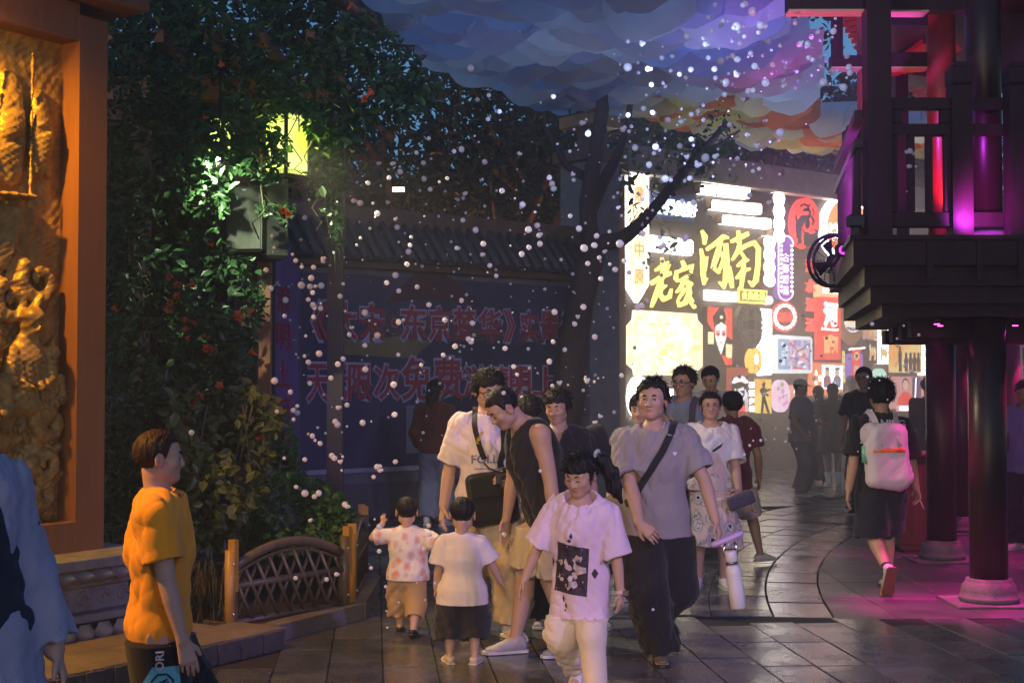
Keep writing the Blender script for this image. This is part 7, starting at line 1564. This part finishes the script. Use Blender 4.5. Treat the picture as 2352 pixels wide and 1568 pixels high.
for i in range(34):
    a = pr.uniform(0, 6.28); r = .075*sqrt(pr.rand()); x, z = -.012 + r*cos(a), oz - .012 + r*1.05*sin(a)*1.0; w = pr.uniform(.008, .022)
    print_on(bv, flat([(w*cos(t)*pr.uniform(.6, 1.2), w*sin(t)*pr.uniform(.6, 1.3)) for t in np.linspace(0, 6.28, 8)[:-1]]), (pale, pale, MATS['print_plum'])[i % 3], (x, 0, z), (1, 0, 0), (0, 0, 1), (0, -1, 0), p, 'figure_print', .0045 + .0004*i)
for x, z, w, h in ((-.12, .02, .012, .03), (.115, -.03, .015, .028), (-.05, -.165, .008, .022), (-.035, -.20, .008, .016), (-.04, -.225, .006, .008), (.01, .165, .008, .016), (.0, .142, .010, .01)): print_on(bv, flat([(-w, 0), (0, -h), (w, 0), (0, h)]), MATS['print_plum'], (x-.01, 0, oz + z), (1, 0, 0), (0, 0, 1), (0, -1, 0), p, 'splash_print', .005)
w_ = F.wr[1]; d_ = unit(F.wr[1]-F.el[1]); MB().tube([Vector(w_ + d_*t) for t in (-.012, .008)], .028, 12).put('watch_strap', mat('watch_pink', (.62, .42, .40), rough=.5, bump=0), p); B = MB(); q = w_ + np.array([.03, -.01, 0]); B.box(tuple(q - .014), tuple(q + .014), bev=.004); B.put('watch_face', mat('watch_dark', (.16, .10, .10), rough=.3, bump=0), p)
bo = next(c for c in p.children if c.name.startswith('body')); V = np.empty(len(bo.data.vertices)*3, np.float32); bo.data.vertices.foreach_get('co', V); V = V.reshape(-1, 3)
k = (V[:, 2] > .24*F.H) & (V[:, 2] < .50*F.H) & (np.abs(V[:, 0] - F.pel[0]) < .178) & (np.min([np.linalg.norm(V - q_, axis=1) for q_ in (F.wr[1], F.wr[-1])], 0) > .08); V[k, 1] = F.pel[1] + (V[k, 1] - F.pel[1])*.55; V[k, 0] = F.pel[0] + (V[k, 0] - F.pel[0])*.68; bo.data.vertices.foreach_set('co', V.ravel()); bo.data.update()
# --- man in grey, stepping, with the bottle
F = Fig(1.70, build=1.0, pelvis=(0, 0, -.02), lean=(-.012, -.02), roll=-3, head=(-12, -3, 0), hands={-1: (-.055, -.165, .475, (.75, -.25, -.6), (.2, .8, -.4), .7), 1: (.20, -.10, .50, (.35, -.1, -1), None, .9)}, elbow={-1: (-1, .45, .1), 1: (1, .7, 0)}, feet={-1: (.01, -.03, .042, 4, 0), 1: (-.01, .21, .125, 2, 50)}, knee={1: (.55, -1, 0), -1: (-.15, -1, 0)}, headfwd=.01)
p = person('man in a grey T-shirt striding forward with a black strap across his chest', px2X(1508, 8.55), 8.55, -6, F, .90, .005, hair='short', shoes=(s_brown, s_dark, 'sneaker'))
so = garment(p, tee_mesh(F, .0065, c_grey, hem=.43, w=1.16, hemw=1.30, sl=.72, slr=.062, seed=61, amp=0.0187), 'shirt'); garment(p, legs_mesh(F, .007, c_black, end=1.9, r=(.076, .068, .056), seed=62, amp=0.0154), 'trousers')
bv = bvh_of(so); strap_on(bv, [(.115, .03, 1.47), (.11, -.08, 1.45), (.05, -.18, 1.28), (-.05, -.2, 1.12), (-.14, -.18, .99), (-.18, -.08, .93)], .042, bag_b, p, name='chest_strap', off=.008)
mx_ = F.neck*.5 + F.sh[1]*.5; strap_on(bv, [mx_ + F.up*a_ + F.fwd*b_ for a_, b_ in ((.02, -.06), (.05, -.01), (.04, .05), (-.01, .09))], .075, c_white2, p, name='shoulder_pad', off=.006)
print_on(bv, flat([(-.014, .008), (0, -.012), (.014, .008), (.007, .013), (0, .008), (-.007, .013)]), wp, (.105, 0, 1.235), (1, 0, 0), (0, 0, 1), (0, -1, 0), p, 'chest_emblem')
bag(p, (-.235, .03, .845), (.095, .05, .13), .05, cloth('tote_beige', (.45, .36, .28)), rot3(-15, 0, 10), 'tote_bag', .008)
# the white bottle in his left hand
w_ = F.wr[1] + unit(F.hd[1][0])*.085; Mw = Matrix.Rotation(R(-6), 4, 'Z'); wpos = Mw @ Vector(w_) + Vector((px2X(1508, 8.55), 8.55, 0))
bt = thing('water_bottle', 'white insulated bottle with a lilac loop lid hanging from the grey shirted man\'s hand', 'bottle', wpos + Vector((.045, -.02, -.03)), 0); bt.rotation_euler = (0, R(-8), 0)
bw_ = mat('bottle_white', (.66, .63, .60), rough=.35, var=.03, bump=0); ch = mat('chrome', (.7, .7, .7), rough=.15, metal=1, bump=0); lil = mat('lilac_plastic', (.52, .36, .62), rough=.4, var=.05, bump=0)
B = MB(); B.lathe([(.040, -.40), (.045, -.395), (.046, -.30), (.0462, -.285), (.0458, -.28), (.046, -.20), (.045, -.175), (.036, -.15), (.033, -.148)], 24); B.put('bottle_body', bw_, bt); B = MB(); B.lathe([(.034, -.147), (.0345, -.13), (.034, -.128)], 20); B.put('chrome_ring', ch, bt); B = MB(); B.lathe([(.034, -.127), (.036, -.125), (.036, -.075), (.030, -.065)], 20); B.put('neck', bw_, bt)
B = MB(); B.tube([(.03, 0, -.10), (.042, 0, -.06), (.03, 0, -.015)], .007, 8); B.tube([(-.03, 0, -.10), (-.04, 0, -.06), (-.02, 0, -.015)], .007, 8); B.put('lid_bracket', ch, bt)
B = MB(); B.tube([(-.065 + .065*cos(a) + .03, .0, .018 + .022*sin(a)) if False else (.085*cos(a) - .01, .020*sin(a), .005 + .022*cos(a)) for a in np.linspace(0, 6.28, 25)], .017, 10, False); B.put('loop_handle', lil, bt)
# --- striped shoulder behind him
F = Fig(1.56, head=(0, 10, 0)); p = person('person in a dark striped top hidden behind the grey shirted man', px2X(1472, 10.9), 10.9, -20, F, .85, .009, hair='bob', shoes=(s_white, s_sole, 'sneaker')); garment(p, tee_mesh(F, .010, stripe_m, hem=.45, w=1.2, seed=65), 'shirt'); garment(p, legs_mesh(F, .012, c_navy, end=1.9), 'trousers')
nt = stripe_m.node_tree; wv = nt.nodes.new('ShaderNodeTexWave'); wv.bands_direction = 'Z'; wv.inputs['Scale'].default_value = 22; tc = nt.nodes.new('ShaderNodeTexCoord'); nt.links.new(tc.outputs['Object'], wv.inputs['Vector']); rp_ = nt.nodes.new('ShaderNodeValToRGB'); rp_.color_ramp.elements[0].color = (.03, .03, .035, 1); rp_.color_ramp.elements[1].color = (.30, .29, .30, 1); nt.links.new(wv.outputs['Fac'], rp_.inputs[0]); nt.links.new(rp_.outputs[0], nt.nodes['Principled BSDF'].inputs['Base Color'])
# --- man in the blue shirt with a rucksack
F = Fig(1.78, build=1.08, head=(-10, 5, 0), hands={1: (.02, -.175, .735, (-.8, -.3, .35), (0, .6, .6), .8), -1: (-.07, -.17, .72, (.5, -.4, .6), None, .8)}, elbow={1: (1, .35, -.9), -1: (-1, .3, -.8)}, feet={1: (.07, 0, .042, 10, 0), -1: (-.05, -.06, .042, -10, 0)})
p = person('man in glasses and a dull blue T-shirt with rucksack straps before the signs', px2X(1572, 12.3), 12.3, -28, F, .72, .006, hair='short', glasses='dark', shoes=(s_white, s_sole, 'sneaker'))
so = garment(p, tee_mesh(F, .008, c_blue, hem=.45, w=1.18, hemw=1.25, sl=.66, slr=.058, seed=71), 'shirt'); garment(p, legs_mesh(F, .009, c_navy, end=.95, r=(.07, .064, .05), name='shorts'), 'shorts')
bv = bvh_of(so); stm = cloth('strap_plum', (.07, .06, .09))
for q in (1, -1): strap_on(bv, [(q*.10, .10, 1.49), (q*.11, 0, 1.53), (q*.125, -.13, 1.42), (q*.13, -.16, 1.25), (q*.15, -.08, 1.12)], .06, stm, p, name='rucksack_strap', off=.01)
bag(p, (0, .21, 1.28), (.15, .08, .22), .06, stm, None, 'rucksack', .010)
# --- woman in the white and floral dress
F = Fig(1.57, build=1.06, head=(-2, 0, 0), hands={1: (.13, -.11, .50, (-.5, -.5, -.5), None, .6), -1: (-.165, -.02, .47)}, feet={1: (.06, -.03, .042, 10, 0), -1: (-.07, .0, .042, -16, 0)})
p = person('woman in glasses wearing a white top and a flower printed skirt, open mouthed', px2X(1632, 11.6), 11.6, -2, F, .95, .006, hair='bun', glasses='wire', mouth=.03, shoes=(s_white, s_sole, 'sneaker'))
so = garment(p, tee_mesh(F, .007, c_white2, hem=.50, w=1.22, hemw=1.30, sl=.86, slr=.066, neck='wide', seed=81), 'top'); sk = garment(p, legs_mesh(F, .007, fl_m, skirt=.235, skf=1.50, top=.085, amp=0.01925, freq=30, seed=82, name='skirt'), 'skirt')
bv = bvh_of(so); print_on(bv, grid([(-.19, -.30), (.20, -.30), (.04, .02), (-.06, .03)], 14), fl_m, (0, 0, 1.07), (1, 0, 0), (0, 0, 1), (0, -1, 0), p, 'floral_panel', .006); print_on(bv, flat([(-.05, -.02), (.03, .03), (.05, .05), (.03, .01), (-.03, -.03)]), MATS['black_print'], (.035, 0, 1.13), (1, 0, 0), (0, 0, 1), (0, -1, 0), p, 'bird_print', .009)
pu = thing('clutch_purse', 'dark folded purse held by the woman in the flower printed skirt', 'purse', (px2X(1632, 11.6) + .205, 11.6 - .24, .72)); put('body', (lambda G: (G.add(rbox((0, 0, 0), (.11, .03, .055), .02, rot3(0, 0, -20))), G.mesh('body', stm))[1])(SDF((-.14, -.08, -.12), (.14, .08, .12), .008)), None, pu)
# --- person behind her, seen from the back
F = Fig(1.56, head=(20, 0, 0), feet={-1: (-.16, -.02, .06, -55, 0), 1: (.0, .05, .042, 0, 0)}); p = person('person with thick black hair in maroon clothes and white clogs behind the flower skirt woman', px2X(1682, 13.0), 13.0, 176, F, .72, .009, hair='full', shoes=(s_white, s_sole, 'clog')); garment(p, tee_mesh(F, .010, c_maroon, hem=.44, w=1.1, seed=85), 'shirt'); garment(p, legs_mesh(F, .010, fl_m, end=.98, r=(.07, .066, .05), name='shorts'), 'shorts')
# --- figures in the mist before the signs
F = Fig(1.84, head=(-12, 24, 0), hands={1: (.06, -.18, .60, None, None, .7), -1: (-.06, -.18, .60, None, None, .7)}); p = person('tall man in a pale T-shirt looking down, hazy before the opera face sign', px2X(1634, 16.2), 16.2, -12, F, .9, .010, hair='short', shoes=(s_white, s_sole, 'sneaker')); garment(p, tee_mesh(F, .011, cloth('oatmeal', (.62, .56, .48)), hem=.46, w=1.15, sl=.75, slr=.06, seed=91), 'shirt'); garment(p, legs_mesh(F, .013, c_navy, end=1.9), 'trousers')
F = Fig(1.70, head=(0, 6, 0), build=1.1, hands={1: (.05, -.2, .62, None, None, .7), -1: (-.15, -.08, .52)}); p = person('man in a pale cap and grey shirt in profile, faint in the mist', px2X(1838, 21), 21, 62, F, .8, .011, hair='buzz', shoes=(s_grey, s_sole, 'sneaker')); garment(p, tee_mesh(F, .012, c_grey, hem=.46, w=1.2, sl=.75, slr=.06, seed=92), 'shirt'); garment(p, legs_mesh(F, .013, cloth('ash_trousers', (.20, .19, .18)), end=1.9), 'trousers')
G = SDF(F.hp((0, 0, .7)) - .22, F.hp((0, 0, .7)) + .22, .008); G.add(head_ell(F, (0, .05, .72), (.42, .48, .36))); G.cut(F.hp((0, 0, .70)), -(F.hR @ np.array([0, 0, 1.]))); G.add(head_tube(F, [((0, -.30, .74), .30, .03), ((0, -.72, .66), .22, .02)])); put('cap', G.mesh('cap', cloth('cap_pale', (.5, .47, .42))), None, p)
F = Fig(1.64, head=(-10, -6, 0), hands={-1: (-.05, -.20, .90, (0, -.1, 1), (0, -1, 0), .8), 1: (.12, -.02, .48)}, elbow={-1: (-1, -.1, -.4)}, feet={1: (.045, 0, .042, 10, 0), -1: (-.045, .03, .042, -10, 0)}); p = person('young woman with long black hair in a short black dress raising a phone', px2X(1912, 22.9), 22.9, 176, F, .8, .010, hair='long', shoes=(s_white, s_sole, 'sneaker')); garment(p, tee_mesh(F, .011, c_black, hem=.50, w=1.1, sl=.7, slr=.055, seed=93), 'top'); garment(p, legs_mesh(F, .011, c_black, skirt=.34, skf=1.6, name='skirt'), 'skirt')
for q in (1, -1): MB().tube([Vector(F.ank[q] + (F.kn[q]-F.ank[q])*t) for t in (.0, .25, .4)], [.042, .05, .055], 10).put('sock', c_white2, p)
wp_ = Matrix.Rotation(R(176), 4, 'Z') @ Vector(F.wr[-1] + np.array([0, -.03, .13])) + Vector((px2X(1912, 22.9), 22.9, 0)); ph = thing('phone', 'phone with a glowing blue screen held up by the long haired woman', 'phone', wp_); MB().box((-.038, -.005, -.075), (.038, .005, .075), bev=.004).put('case', cm_, ph); MB().box((-.034, -.0075, -.068), (.034, -.0055, .068)).put('screen', glow('phone_screen', (.25, .4, .9), 1.2, (.8, .85, 1), 18), ph)
F = Fig(1.60, head=(20, 0, 0)); p = person('woman in dark shirt and trousers standing left of the one with the phone', px2X(1879, 23.3), 23.3, 165, F, .75, .010, hair='long', shoes=(s_dark, s_dark, 'sneaker')); garment(p, tee_mesh(F, .012, c_black2, hem=.46, w=1.12, seed=94), 'shirt'); garment(p, legs_mesh(F, .013, c_black2, end=1.9), 'trousers')
F = Fig(1.78, head=(-15, 0, 0), build=1.08); p = person('pale haired man in a loose white shirt walking away in the mist', px2X(1955, 25), 25, 160, F, .95, .011, hair='buzz', hairmat=hairm((.35, .30, .28), 'grey_hair'), shoes=(s_white, s_sole, 'sneaker')); garment(p, tee_mesh(F, .012, c_white2, hem=.44, w=1.2, hemw=1.3, sl=.8, slr=.065, seed=95), 'shirt'); garment(p, legs_mesh(F, .013, cloth('stone_trousers', (.40, .37, .33)), end=1.9), 'trousers')
F = Fig(1.84, head=(-8, 4, 0), hands={1: (.15, -.05, .50), -1: (-.15, -.05, .50)}); p = person('tall man in glasses and a dark grey T-shirt facing the street before the signs', px2X(1984, 18), 18, -24, F, .70, .009, hair='short', glasses='dark', shoes=(s_dark, s_sole, 'sneaker')); garment(p, tee_mesh(F, .011, cloth('charcoal', (.05, .045, .045)), hem=.46, w=1.12, seed=96), 'shirt'); garment(p, legs_mesh(F, .013, cloth('dim_trousers', (.10, .09, .085)), end=1.9), 'trousers')
F = Fig(1.72); p = person('person in black with a rucksack, mostly hidden behind the second column', px2X(2133, 20.5), 20.5, 120, F, .75, .011, hair='short', shoes=(s_dark, s_dark, 'sneaker')); garment(p, tee_mesh(F, .012, c_black, hem=.45, seed=97), 'shirt'); garment(p, legs_mesh(F, .013, c_black2, end=1.9), 'trousers'); bag(p, (0, .18, 1.22), (.16, .09, .22), .06, bag_b, None, 'rucksack', .012)
F = Fig(1.68, head=(0, 20, 0), hands={1: (.10, -.2, .55), -1: (-.10, -.2, .58)}); p = person('person in a violet blue top at the far right edge behind the nearest column', px2X(2356, 14.2), 14.2, -40, F, .8, .009, hair='short', shoes=(s_white, s_sole, 'sneaker')); garment(p, tee_mesh(F, .010, cloth('violet_tee', (.22, .18, .50)), hem=.45, seed=98), 'shirt'); garment(p, legs_mesh(F, .012, c_navy, end=1.9), 'trousers')
F = Fig(1.70); p = person('faint grey figure in the mist at the far right edge', px2X(2343, 25), 25, 150, F, .8, .012, hair='short', shoes=(s_white, s_sole, 'sneaker')); garment(p, tee_mesh(F, .013, c_grey, hem=.45, seed=99), 'shirt'); garment(p, legs_mesh(F, .014, c_jean, end=1.9), 'trousers')
# --- woman in rust in front of the banner
F = Fig(1.68, head=(-25, 4, 0), hands={-1: (-.12, -.14, .60), 1: (.13, -.06, .52)}); p = person('woman with long black hair in a rust top and pale jeans facing the banner', px2X(1000, 16.6), 16.6, 168, F, .8, .010, hair='long', shoes=(s_white, s_sole, 'sneaker')); garment(p, tee_mesh(F, .011, c_rust, hem=.50, w=1.12, sl=1.7, slr=.045, seed=101), 'top'); garment(p, legs_mesh(F, .012, c_jean, end=1.92, r=(.062, .054, .052)), 'trousers')
# --- boy with the backpack walking away
F = Fig(1.67, hs=.142, build=1.03, hands={-1: (-.185, -.03, .475, (-.35, -.25, -1), None, .9), 1: (.165, .02, .48, None, None, .5)}, elbow={-1: (-1, .6, 0), 1: (1, 1, 0)}, feet={-1: (-.05, -.07, .042, -6, 0), 1: (.035, .19, .115, 4, 66)}, knee={1: (.05, -1, 0)})
p = person('boy in black walking away with a white backpack under the pavilion edge', px2X(2022, 11.4), 11.4, 184, F, .85, .006, hair='full', shoes=(s_white, s_gum, 'sneaker'))
so = garment(p, tee_mesh(F, .008, c_black, hem=.46, w=1.20, hemw=1.25, sl=.86, slr=.066, seed=111), 'shirt'); garment(p, legs_mesh(F, .008, c_navy, end=.97, r=(.078, .074, .05), seed=112, name='shorts'), 'shorts')
bv = bvh_of(so); print_on(bv, text_mesh('LI-NING', .30, .055, wp, 0, .03), wp, (-.02, .2, 1.335), (-1, 0, -.04), (0, 0, 1), (0, 1, 0), p, 'lettering_print')
c_pack = cloth('pack_white', (.62, .55, .62)); pk_ = bag(p, (.03, .225, 1.085), (.165, .085, .245), .07, c_pack, rot3(0, 0, 3), 'backpack', .007, 9, .022); bag(p, (.045, .312, 1.13), (.125, .012, .018), .010, mat('pack_orange', (.85, .22, .03), rough=.6, bump=.1), rot3(0, 0, 3), 'orange_band', .004, 3, 0.); bag(p, (-.045, .324, 1.128), (.045, .006, .016), .005, mat('pack_red', (.75, .10, .07), rough=.6, bump=.1), rot3(0, 0, 3), 'red_tab', .004, 3, 0.)
sw_ = MB(); sw_.tube([(-.020, .332, 1.132), (-.038, .332, 1.122), (-.064, .332, 1.136)], [.0035, .0025, .001], 6); sw_.put('tick_mark', blp, p)
for q in (1, -1): strap_on(bv, [(q*.055 + .02, .15, 1.20), (q*.09, .13, 1.35), (q*.11, .06, 1.43), (q*.115, -.05, 1.42)], .05, c_pack, p, name='pack_strap', off=.010); MB().tube([(q*.075 + .03, .318, 1.16), (q*.05 + .03, .30, 1.25), (q*.055 + .03, .25, 1.32)], .016, 6).put('loop_strap', c_pack, p)
MB().tube([(.205, .235, 1.03), (.205, .235, 1.16)], .028, 12).put('green_bottle', mat('bottle_green', (.15, .42, .28), rough=.3, bump=0), p)
for q in (1, -1): MB().tube([Vector(F.ank[q] + (F.kn[q]-F.ank[q])*t) for t in (-.05, .06, .16)], [.042, .043, .045], 10).put('sock', c_black, p)
w_ = F.wr[-1] + unit(F.hd[-1][0])*.09; MB().tube([Vector(w_), Vector(w_ + np.array([-.05, -.03, -.09]))], .006, 6).put('pen', c_white2, p)
# ------------------------------------------------------------------ mist
hz = bpy.data.materials.new('mist'); hz.use_nodes = True; nt = hz.node_tree
for n in list(nt.nodes): nt.nodes.remove(n)
o_ = nt.nodes.new('ShaderNodeOutputMaterial'); pv_ = nt.nodes.new('ShaderNodeVolumePrincipled'); pv_.inputs['Density'].default_value = .0042; pv_.inputs['Color'].default_value = (.9, .9, .95, 1); pv_.inputs['Anisotropy'].default_value = .3
nt.links.new(pv_.outputs[0], o_.inputs['Volume'])
B = MB(); B.box((-41.5, -7.5, -1.2), (61.5, 91.5, 14.5)); hzo = B.put('haze', hz); tag(hzo, kind='stuff')
# the fog machine's bank of mist, drifting low before the sign wall
ms = bpy.data.materials.new('mist_bank'); ms.use_nodes = True; nt = ms.node_tree
for n in list(nt.nodes): nt.nodes.remove(n)
o_ = nt.nodes.new('ShaderNodeOutputMaterial'); pv_ = nt.nodes.new('ShaderNodeVolumePrincipled'); pv_.inputs['Color'].default_value = (.97, .87, .80, 1); pv_.inputs['Anisotropy'].default_value = .25; nt.links.new(pv_.outputs[0], o_.inputs['Volume'])  # warm tint stands in for warm light on white mist
tc = nt.nodes.new('ShaderNodeTexCoord'); ln = nt.nodes.new('ShaderNodeVectorMath'); ln.operation = 'LENGTH'; mr = nt.nodes.new('ShaderNodeMapRange'); mr.inputs['From Min'].default_value = 1; mr.inputs['From Max'].default_value = .2; mr.inputs['To Min'].default_value = 0; mr.inputs['To Max'].default_value = .14
nt.links.new(tc.outputs['Object'], ln.inputs[0]); nt.links.new(ln.outputs['Value'], mr.inputs[0]); nt.links.new(mr.outputs[0], pv_.inputs['Density'])
q = MB(); q.ball((0, 0, 0), 1, 24, 14); mb_ = q.put('mist_bank', ms); mb_.location = (6.0, 23.6, 1.6); mb_.scale = (6.6, 7.2, 3.9); mb_.rotation_euler = (0, 0, R(25)); tag(mb_, 'low bank of artificial mist drifting before the lit sign wall', 'mist', kind='stuff')
# ------------------------------------------------------------------ fog filled soap bubbles drifting over the street
bub_m = mat('bubble_milk', (.88, .86, .88), rough=.15, var=.04, scale=20, bump=0, trans=.55, spec=.5)
q = MB(); q.ball((0, 0, 0), 1, 12, 8); bub_s = q.mesh('bubble', bub_m)
q = MB(); q.ball((0, 0, 0), 1, 12, 8); q.ball((.95, .1, .22), .72, 10, 7); bub_d = q.mesh('bubble', bub_m)
q = MB(); q.ball((0, 0, 0), 1, 12, 8); q.ball((.85, .1, .4), .66, 10, 7); q.ball((-.6, 0, .75), .6, 10, 7); bub_t = q.mesh('bubble', bub_m)
br = np.random.RandomState(21); BUB = []
# places read off the photograph: (x, y, radius) in frame units
SEEN = [(440, 993, 9), (692, 655, 12), (712, 658, 9), (738, 656, 10), (718, 672, 8), (722, 706, 8), (736, 708, 9), (720, 728, 8), (733, 812, 10), (838, 793, 8), (700, 500, 8), (611, 620, 8), (828, 547, 5), (788, 824, 8), (839, 848, 10), (760, 868, 8), (712, 880, 8), (683, 948, 9), (667, 900, 8), (776, 936, 9), (770, 968, 9), (775, 975, 10), (797, 930, 8), (735, 1018, 8), (762, 1046, 9), (768, 1052, 9), (732, 1132, 10), (722, 1140, 8), (700, 1055, 8), (680, 1118, 7), (653, 1052, 6), (906, 952, 9), (866, 1072, 11), (872, 1080, 8), (858, 1095, 7), (908, 1060, 8), (904, 883, 10), (796, 1162, 9), (792, 1158, 9), (750, 1330, 7), (772, 1318, 8), (679, 1327, 7), (712, 1195, 7), (1158, 1227, 8), (1241, 1081, 6), (1500, 1399, 5), (1161, 905, 7), (1200, 914, 9), (1157, 902, 7), (1060, 343, 10), (1113, 372, 9), (988, 435, 8), (974, 411, 9), (901, 376, 8), (869, 376, 8), (912, 522, 9), (938, 578, 9), (935, 607, 8), (908, 632, 10), (958, 659, 8), (916, 668, 8), (1049, 570, 9), (1110, 560, 9), (1125, 610, 8), (1200, 470, 10), (1215, 568, 8), (1330, 525, 10), (1240, 560, 9), (1060, 690, 8), (1085, 742, 9), (1022, 735, 9), (985, 700, 8), (1045, 795, 9), (1018, 815, 7), (1160, 800, 8), (1180, 842, 8), (1262, 830, 9), (1285, 880, 8), (1350, 605, 8), (1380, 640, 8), (1340, 705, 9), (1320, 744, 8), (1465, 705, 11), (1487, 690, 9), (1475, 702, 9), (1516, 545, 8), (1550, 575, 7), (1560, 612, 6)]
def rb(poly, n, r0, r1):
    P = np.array(poly, float); lo, hi = P.min(0), P.max(0); k = 0
    while k < n:
        x, y = br.uniform(lo[0], hi[0]), br.uniform(lo[1], hi[1])
        if inpoly(poly, np.array([x]), np.array([y]))[0]: BUB.append((x, y, br.uniform(r0, r1)*(br.choice([.5, .75, 1, 1.25], p=[.3, .25, .3, .15])))); k += 1
for b in SEEN: BUB.append(b)
rb([(1640, 0), (1930, 30), (1960, 200), (1700, 220), (1560, 160)], 78, 7, 11); rb([(1480, 60), (1720, 60), (1800, 330), (1500, 420), (1380, 250)], 70, 6, 11); rb([(1420, 330), (1750, 330), (1780, 560), (1450, 700), (1300, 560)], 52, 6, 10)
rb([(930, 80), (1300, 200), (1420, 420), (1100, 480), (880, 420)], 44, 6, 10); rb([(620, 580), (800, 560), (850, 1100), (700, 1180), (620, 900)], 46, 5, 10); rb([(800, 420), (1400, 420), (1440, 900), (1100, 860), (820, 900)], 74, 5, 10); rb([(1300, 850), (1480, 820), (1440, 1010), (1320, 1040)], 16, 3, 6)
rb([(1690, 820), (1900, 760), (1880, 1000), (1700, 1060)], 34, 3, 7); rb([(1880, 760), (2120, 720), (2110, 880), (1900, 900)], 16, 3, 7); rb([(840, 1180), (1000, 1200), (1000, 1480), (850, 1450)], 14, 4, 8); rb([(2080, 330), (2130, 330), (2130, 480), (2080, 480)], 8, 4, 9)
rb([(620, 420), (1430, 250), (1460, 880), (640, 1100)], 190, 2.5, 6.0); rb([(1400, 60), (1960, 60), (1800, 420), (1420, 500)], 100, 2.5, 6.5); rb([(1440, 420), (2110, 700), (2050, 1050), (1440, 1000)], 60, 2.5, 5)
MARKS = [(440, 990, 'beside the head of the orange shirted boy'), (640, 640, 'against the brown pergola post'), (715, 690, 'before the opening bracket of the banner'), (775, 500, 'under the hanging vine strand'), (840, 840, 'before the lower row of banner letters'), (690, 930, 'over the climbing shrub by the post'), (770, 1060, 'above the hedge and fence'), (870, 1090, 'above the toddler who reaches up'), (730, 1300, 'in front of the arched fence panel'), (920, 1380, 'low beside the legs of the toddlers'), (900, 950, 'left of the woman in rust'), (950, 620, 'before the upper dark part of the banner'), (1000, 760, 'before the upper row of banner letters'), (1100, 880, 'just above the man with the camera'), (1160, 1220, 'before the trousers of the man with the camera'), (1240, 1080, 'before the arm of the man in the tank top'), (900, 400, 'near the flood lamp among the dark trees'), (1060, 250, 'below the left canopy pipe before dark trees'), (1180, 480, 'before the ridge of the tiled wall'), (1230, 580, 'before the coping tiles near the trunk'), (1330, 700, 'before the trunk of the forked tree'), (1270, 830, 'before the right end of the banner lettering'), (1380, 940, 'between the black haired woman and the grey shirted man'), (1350, 350, 'before the upper limbs of the forked tree'), (1470, 690, 'at the tip of the pointed yellow sign'), (1540, 480, 'before the blue white neon characters'), (1660, 480, 'before the stepped white bars'), (1560, 620, 'before the small yellow calligraphy'), (1700, 620, 'before the big yellow calligraphy'), (1560, 330, 'along the slanting branch of the forked tree'), (1640, 220, 'under the grey middle of the canopy'), (1700, 320, 'under the orange rim of the canopy'), (1500, 130, 'under the near scales of the canopy'), (1640, 90, 'in the upper swarm left of the eave beam'), (1760, 60, 'in the thick swarm below the canopy top'), (1850, 130, 'just left of the hanging frame of the pavilion'), (1930, 80, 'beside the pavilion rafters'), (1760, 200, 'in the swarm right of the canopy middle'), (1500, 1400, 'before the black trousers of the grey shirted man'), (1800, 900, 'in the mist left of the man in the cap'), (1950, 800, 'before the small signs under the deck'), (2105, 400, 'seen through the balcony balusters')]
rest_b = MB(); BUB.sort(key=lambda b: -b[2])
for i, (x, y, r) in enumerate(BUB):
    front = r > 6.5; Y = br.uniform(7.2, 11.5) if front else br.uniform(10, 16)
    if x < 470: Y = 6.6
    if y > 1000 and Y > 9: Y = br.uniform(7.5, 8.6)
    if 520 < x < 690 and y < 600: Y = min(Y, 10.2)
    if x > 1900: Y = min(Y, 9.6)
    c = at(x, y, Y); c.z = max(c.z, .06); rad = .74*r*Y/FPX; k = br.rand(); me = bub_s if k < .84 else (bub_d if k < .95 else bub_t)
    if i < 298:
        o = put('bubble', me, None); o.location = c; s_ = rad*(1 if me is bub_s else .85); o.scale = (s_*br.uniform(.94, 1.08), s_, s_*br.uniform(.94, 1.06)); o.rotation_euler = (0, br.uniform(-.6, .6), br.uniform(-.4, .4))
        lm = min(MARKS, key=lambda m: (m[0]-x)**2 + (m[1]-y)**2); sz = 'large' if r > 9.6 else ('small' if r < 7.6 else 'mid sized'); tag(o, '%s %s %s' % (sz, 'milky soap bubble' if me is bub_s else 'cluster of milky soap bubbles', lm[2]), 'bubble', 'milky soap bubbles drifting over the street')
    else: rest_b.ball(c, rad, 8, 5)
if rest_b.f: o = rest_b.put('small_bubbles', bub_m); tag(o, 'smallest far milky bubbles floating in the mist', 'bubbles', 'milky soap bubbles drifting over the street', 'stuff')
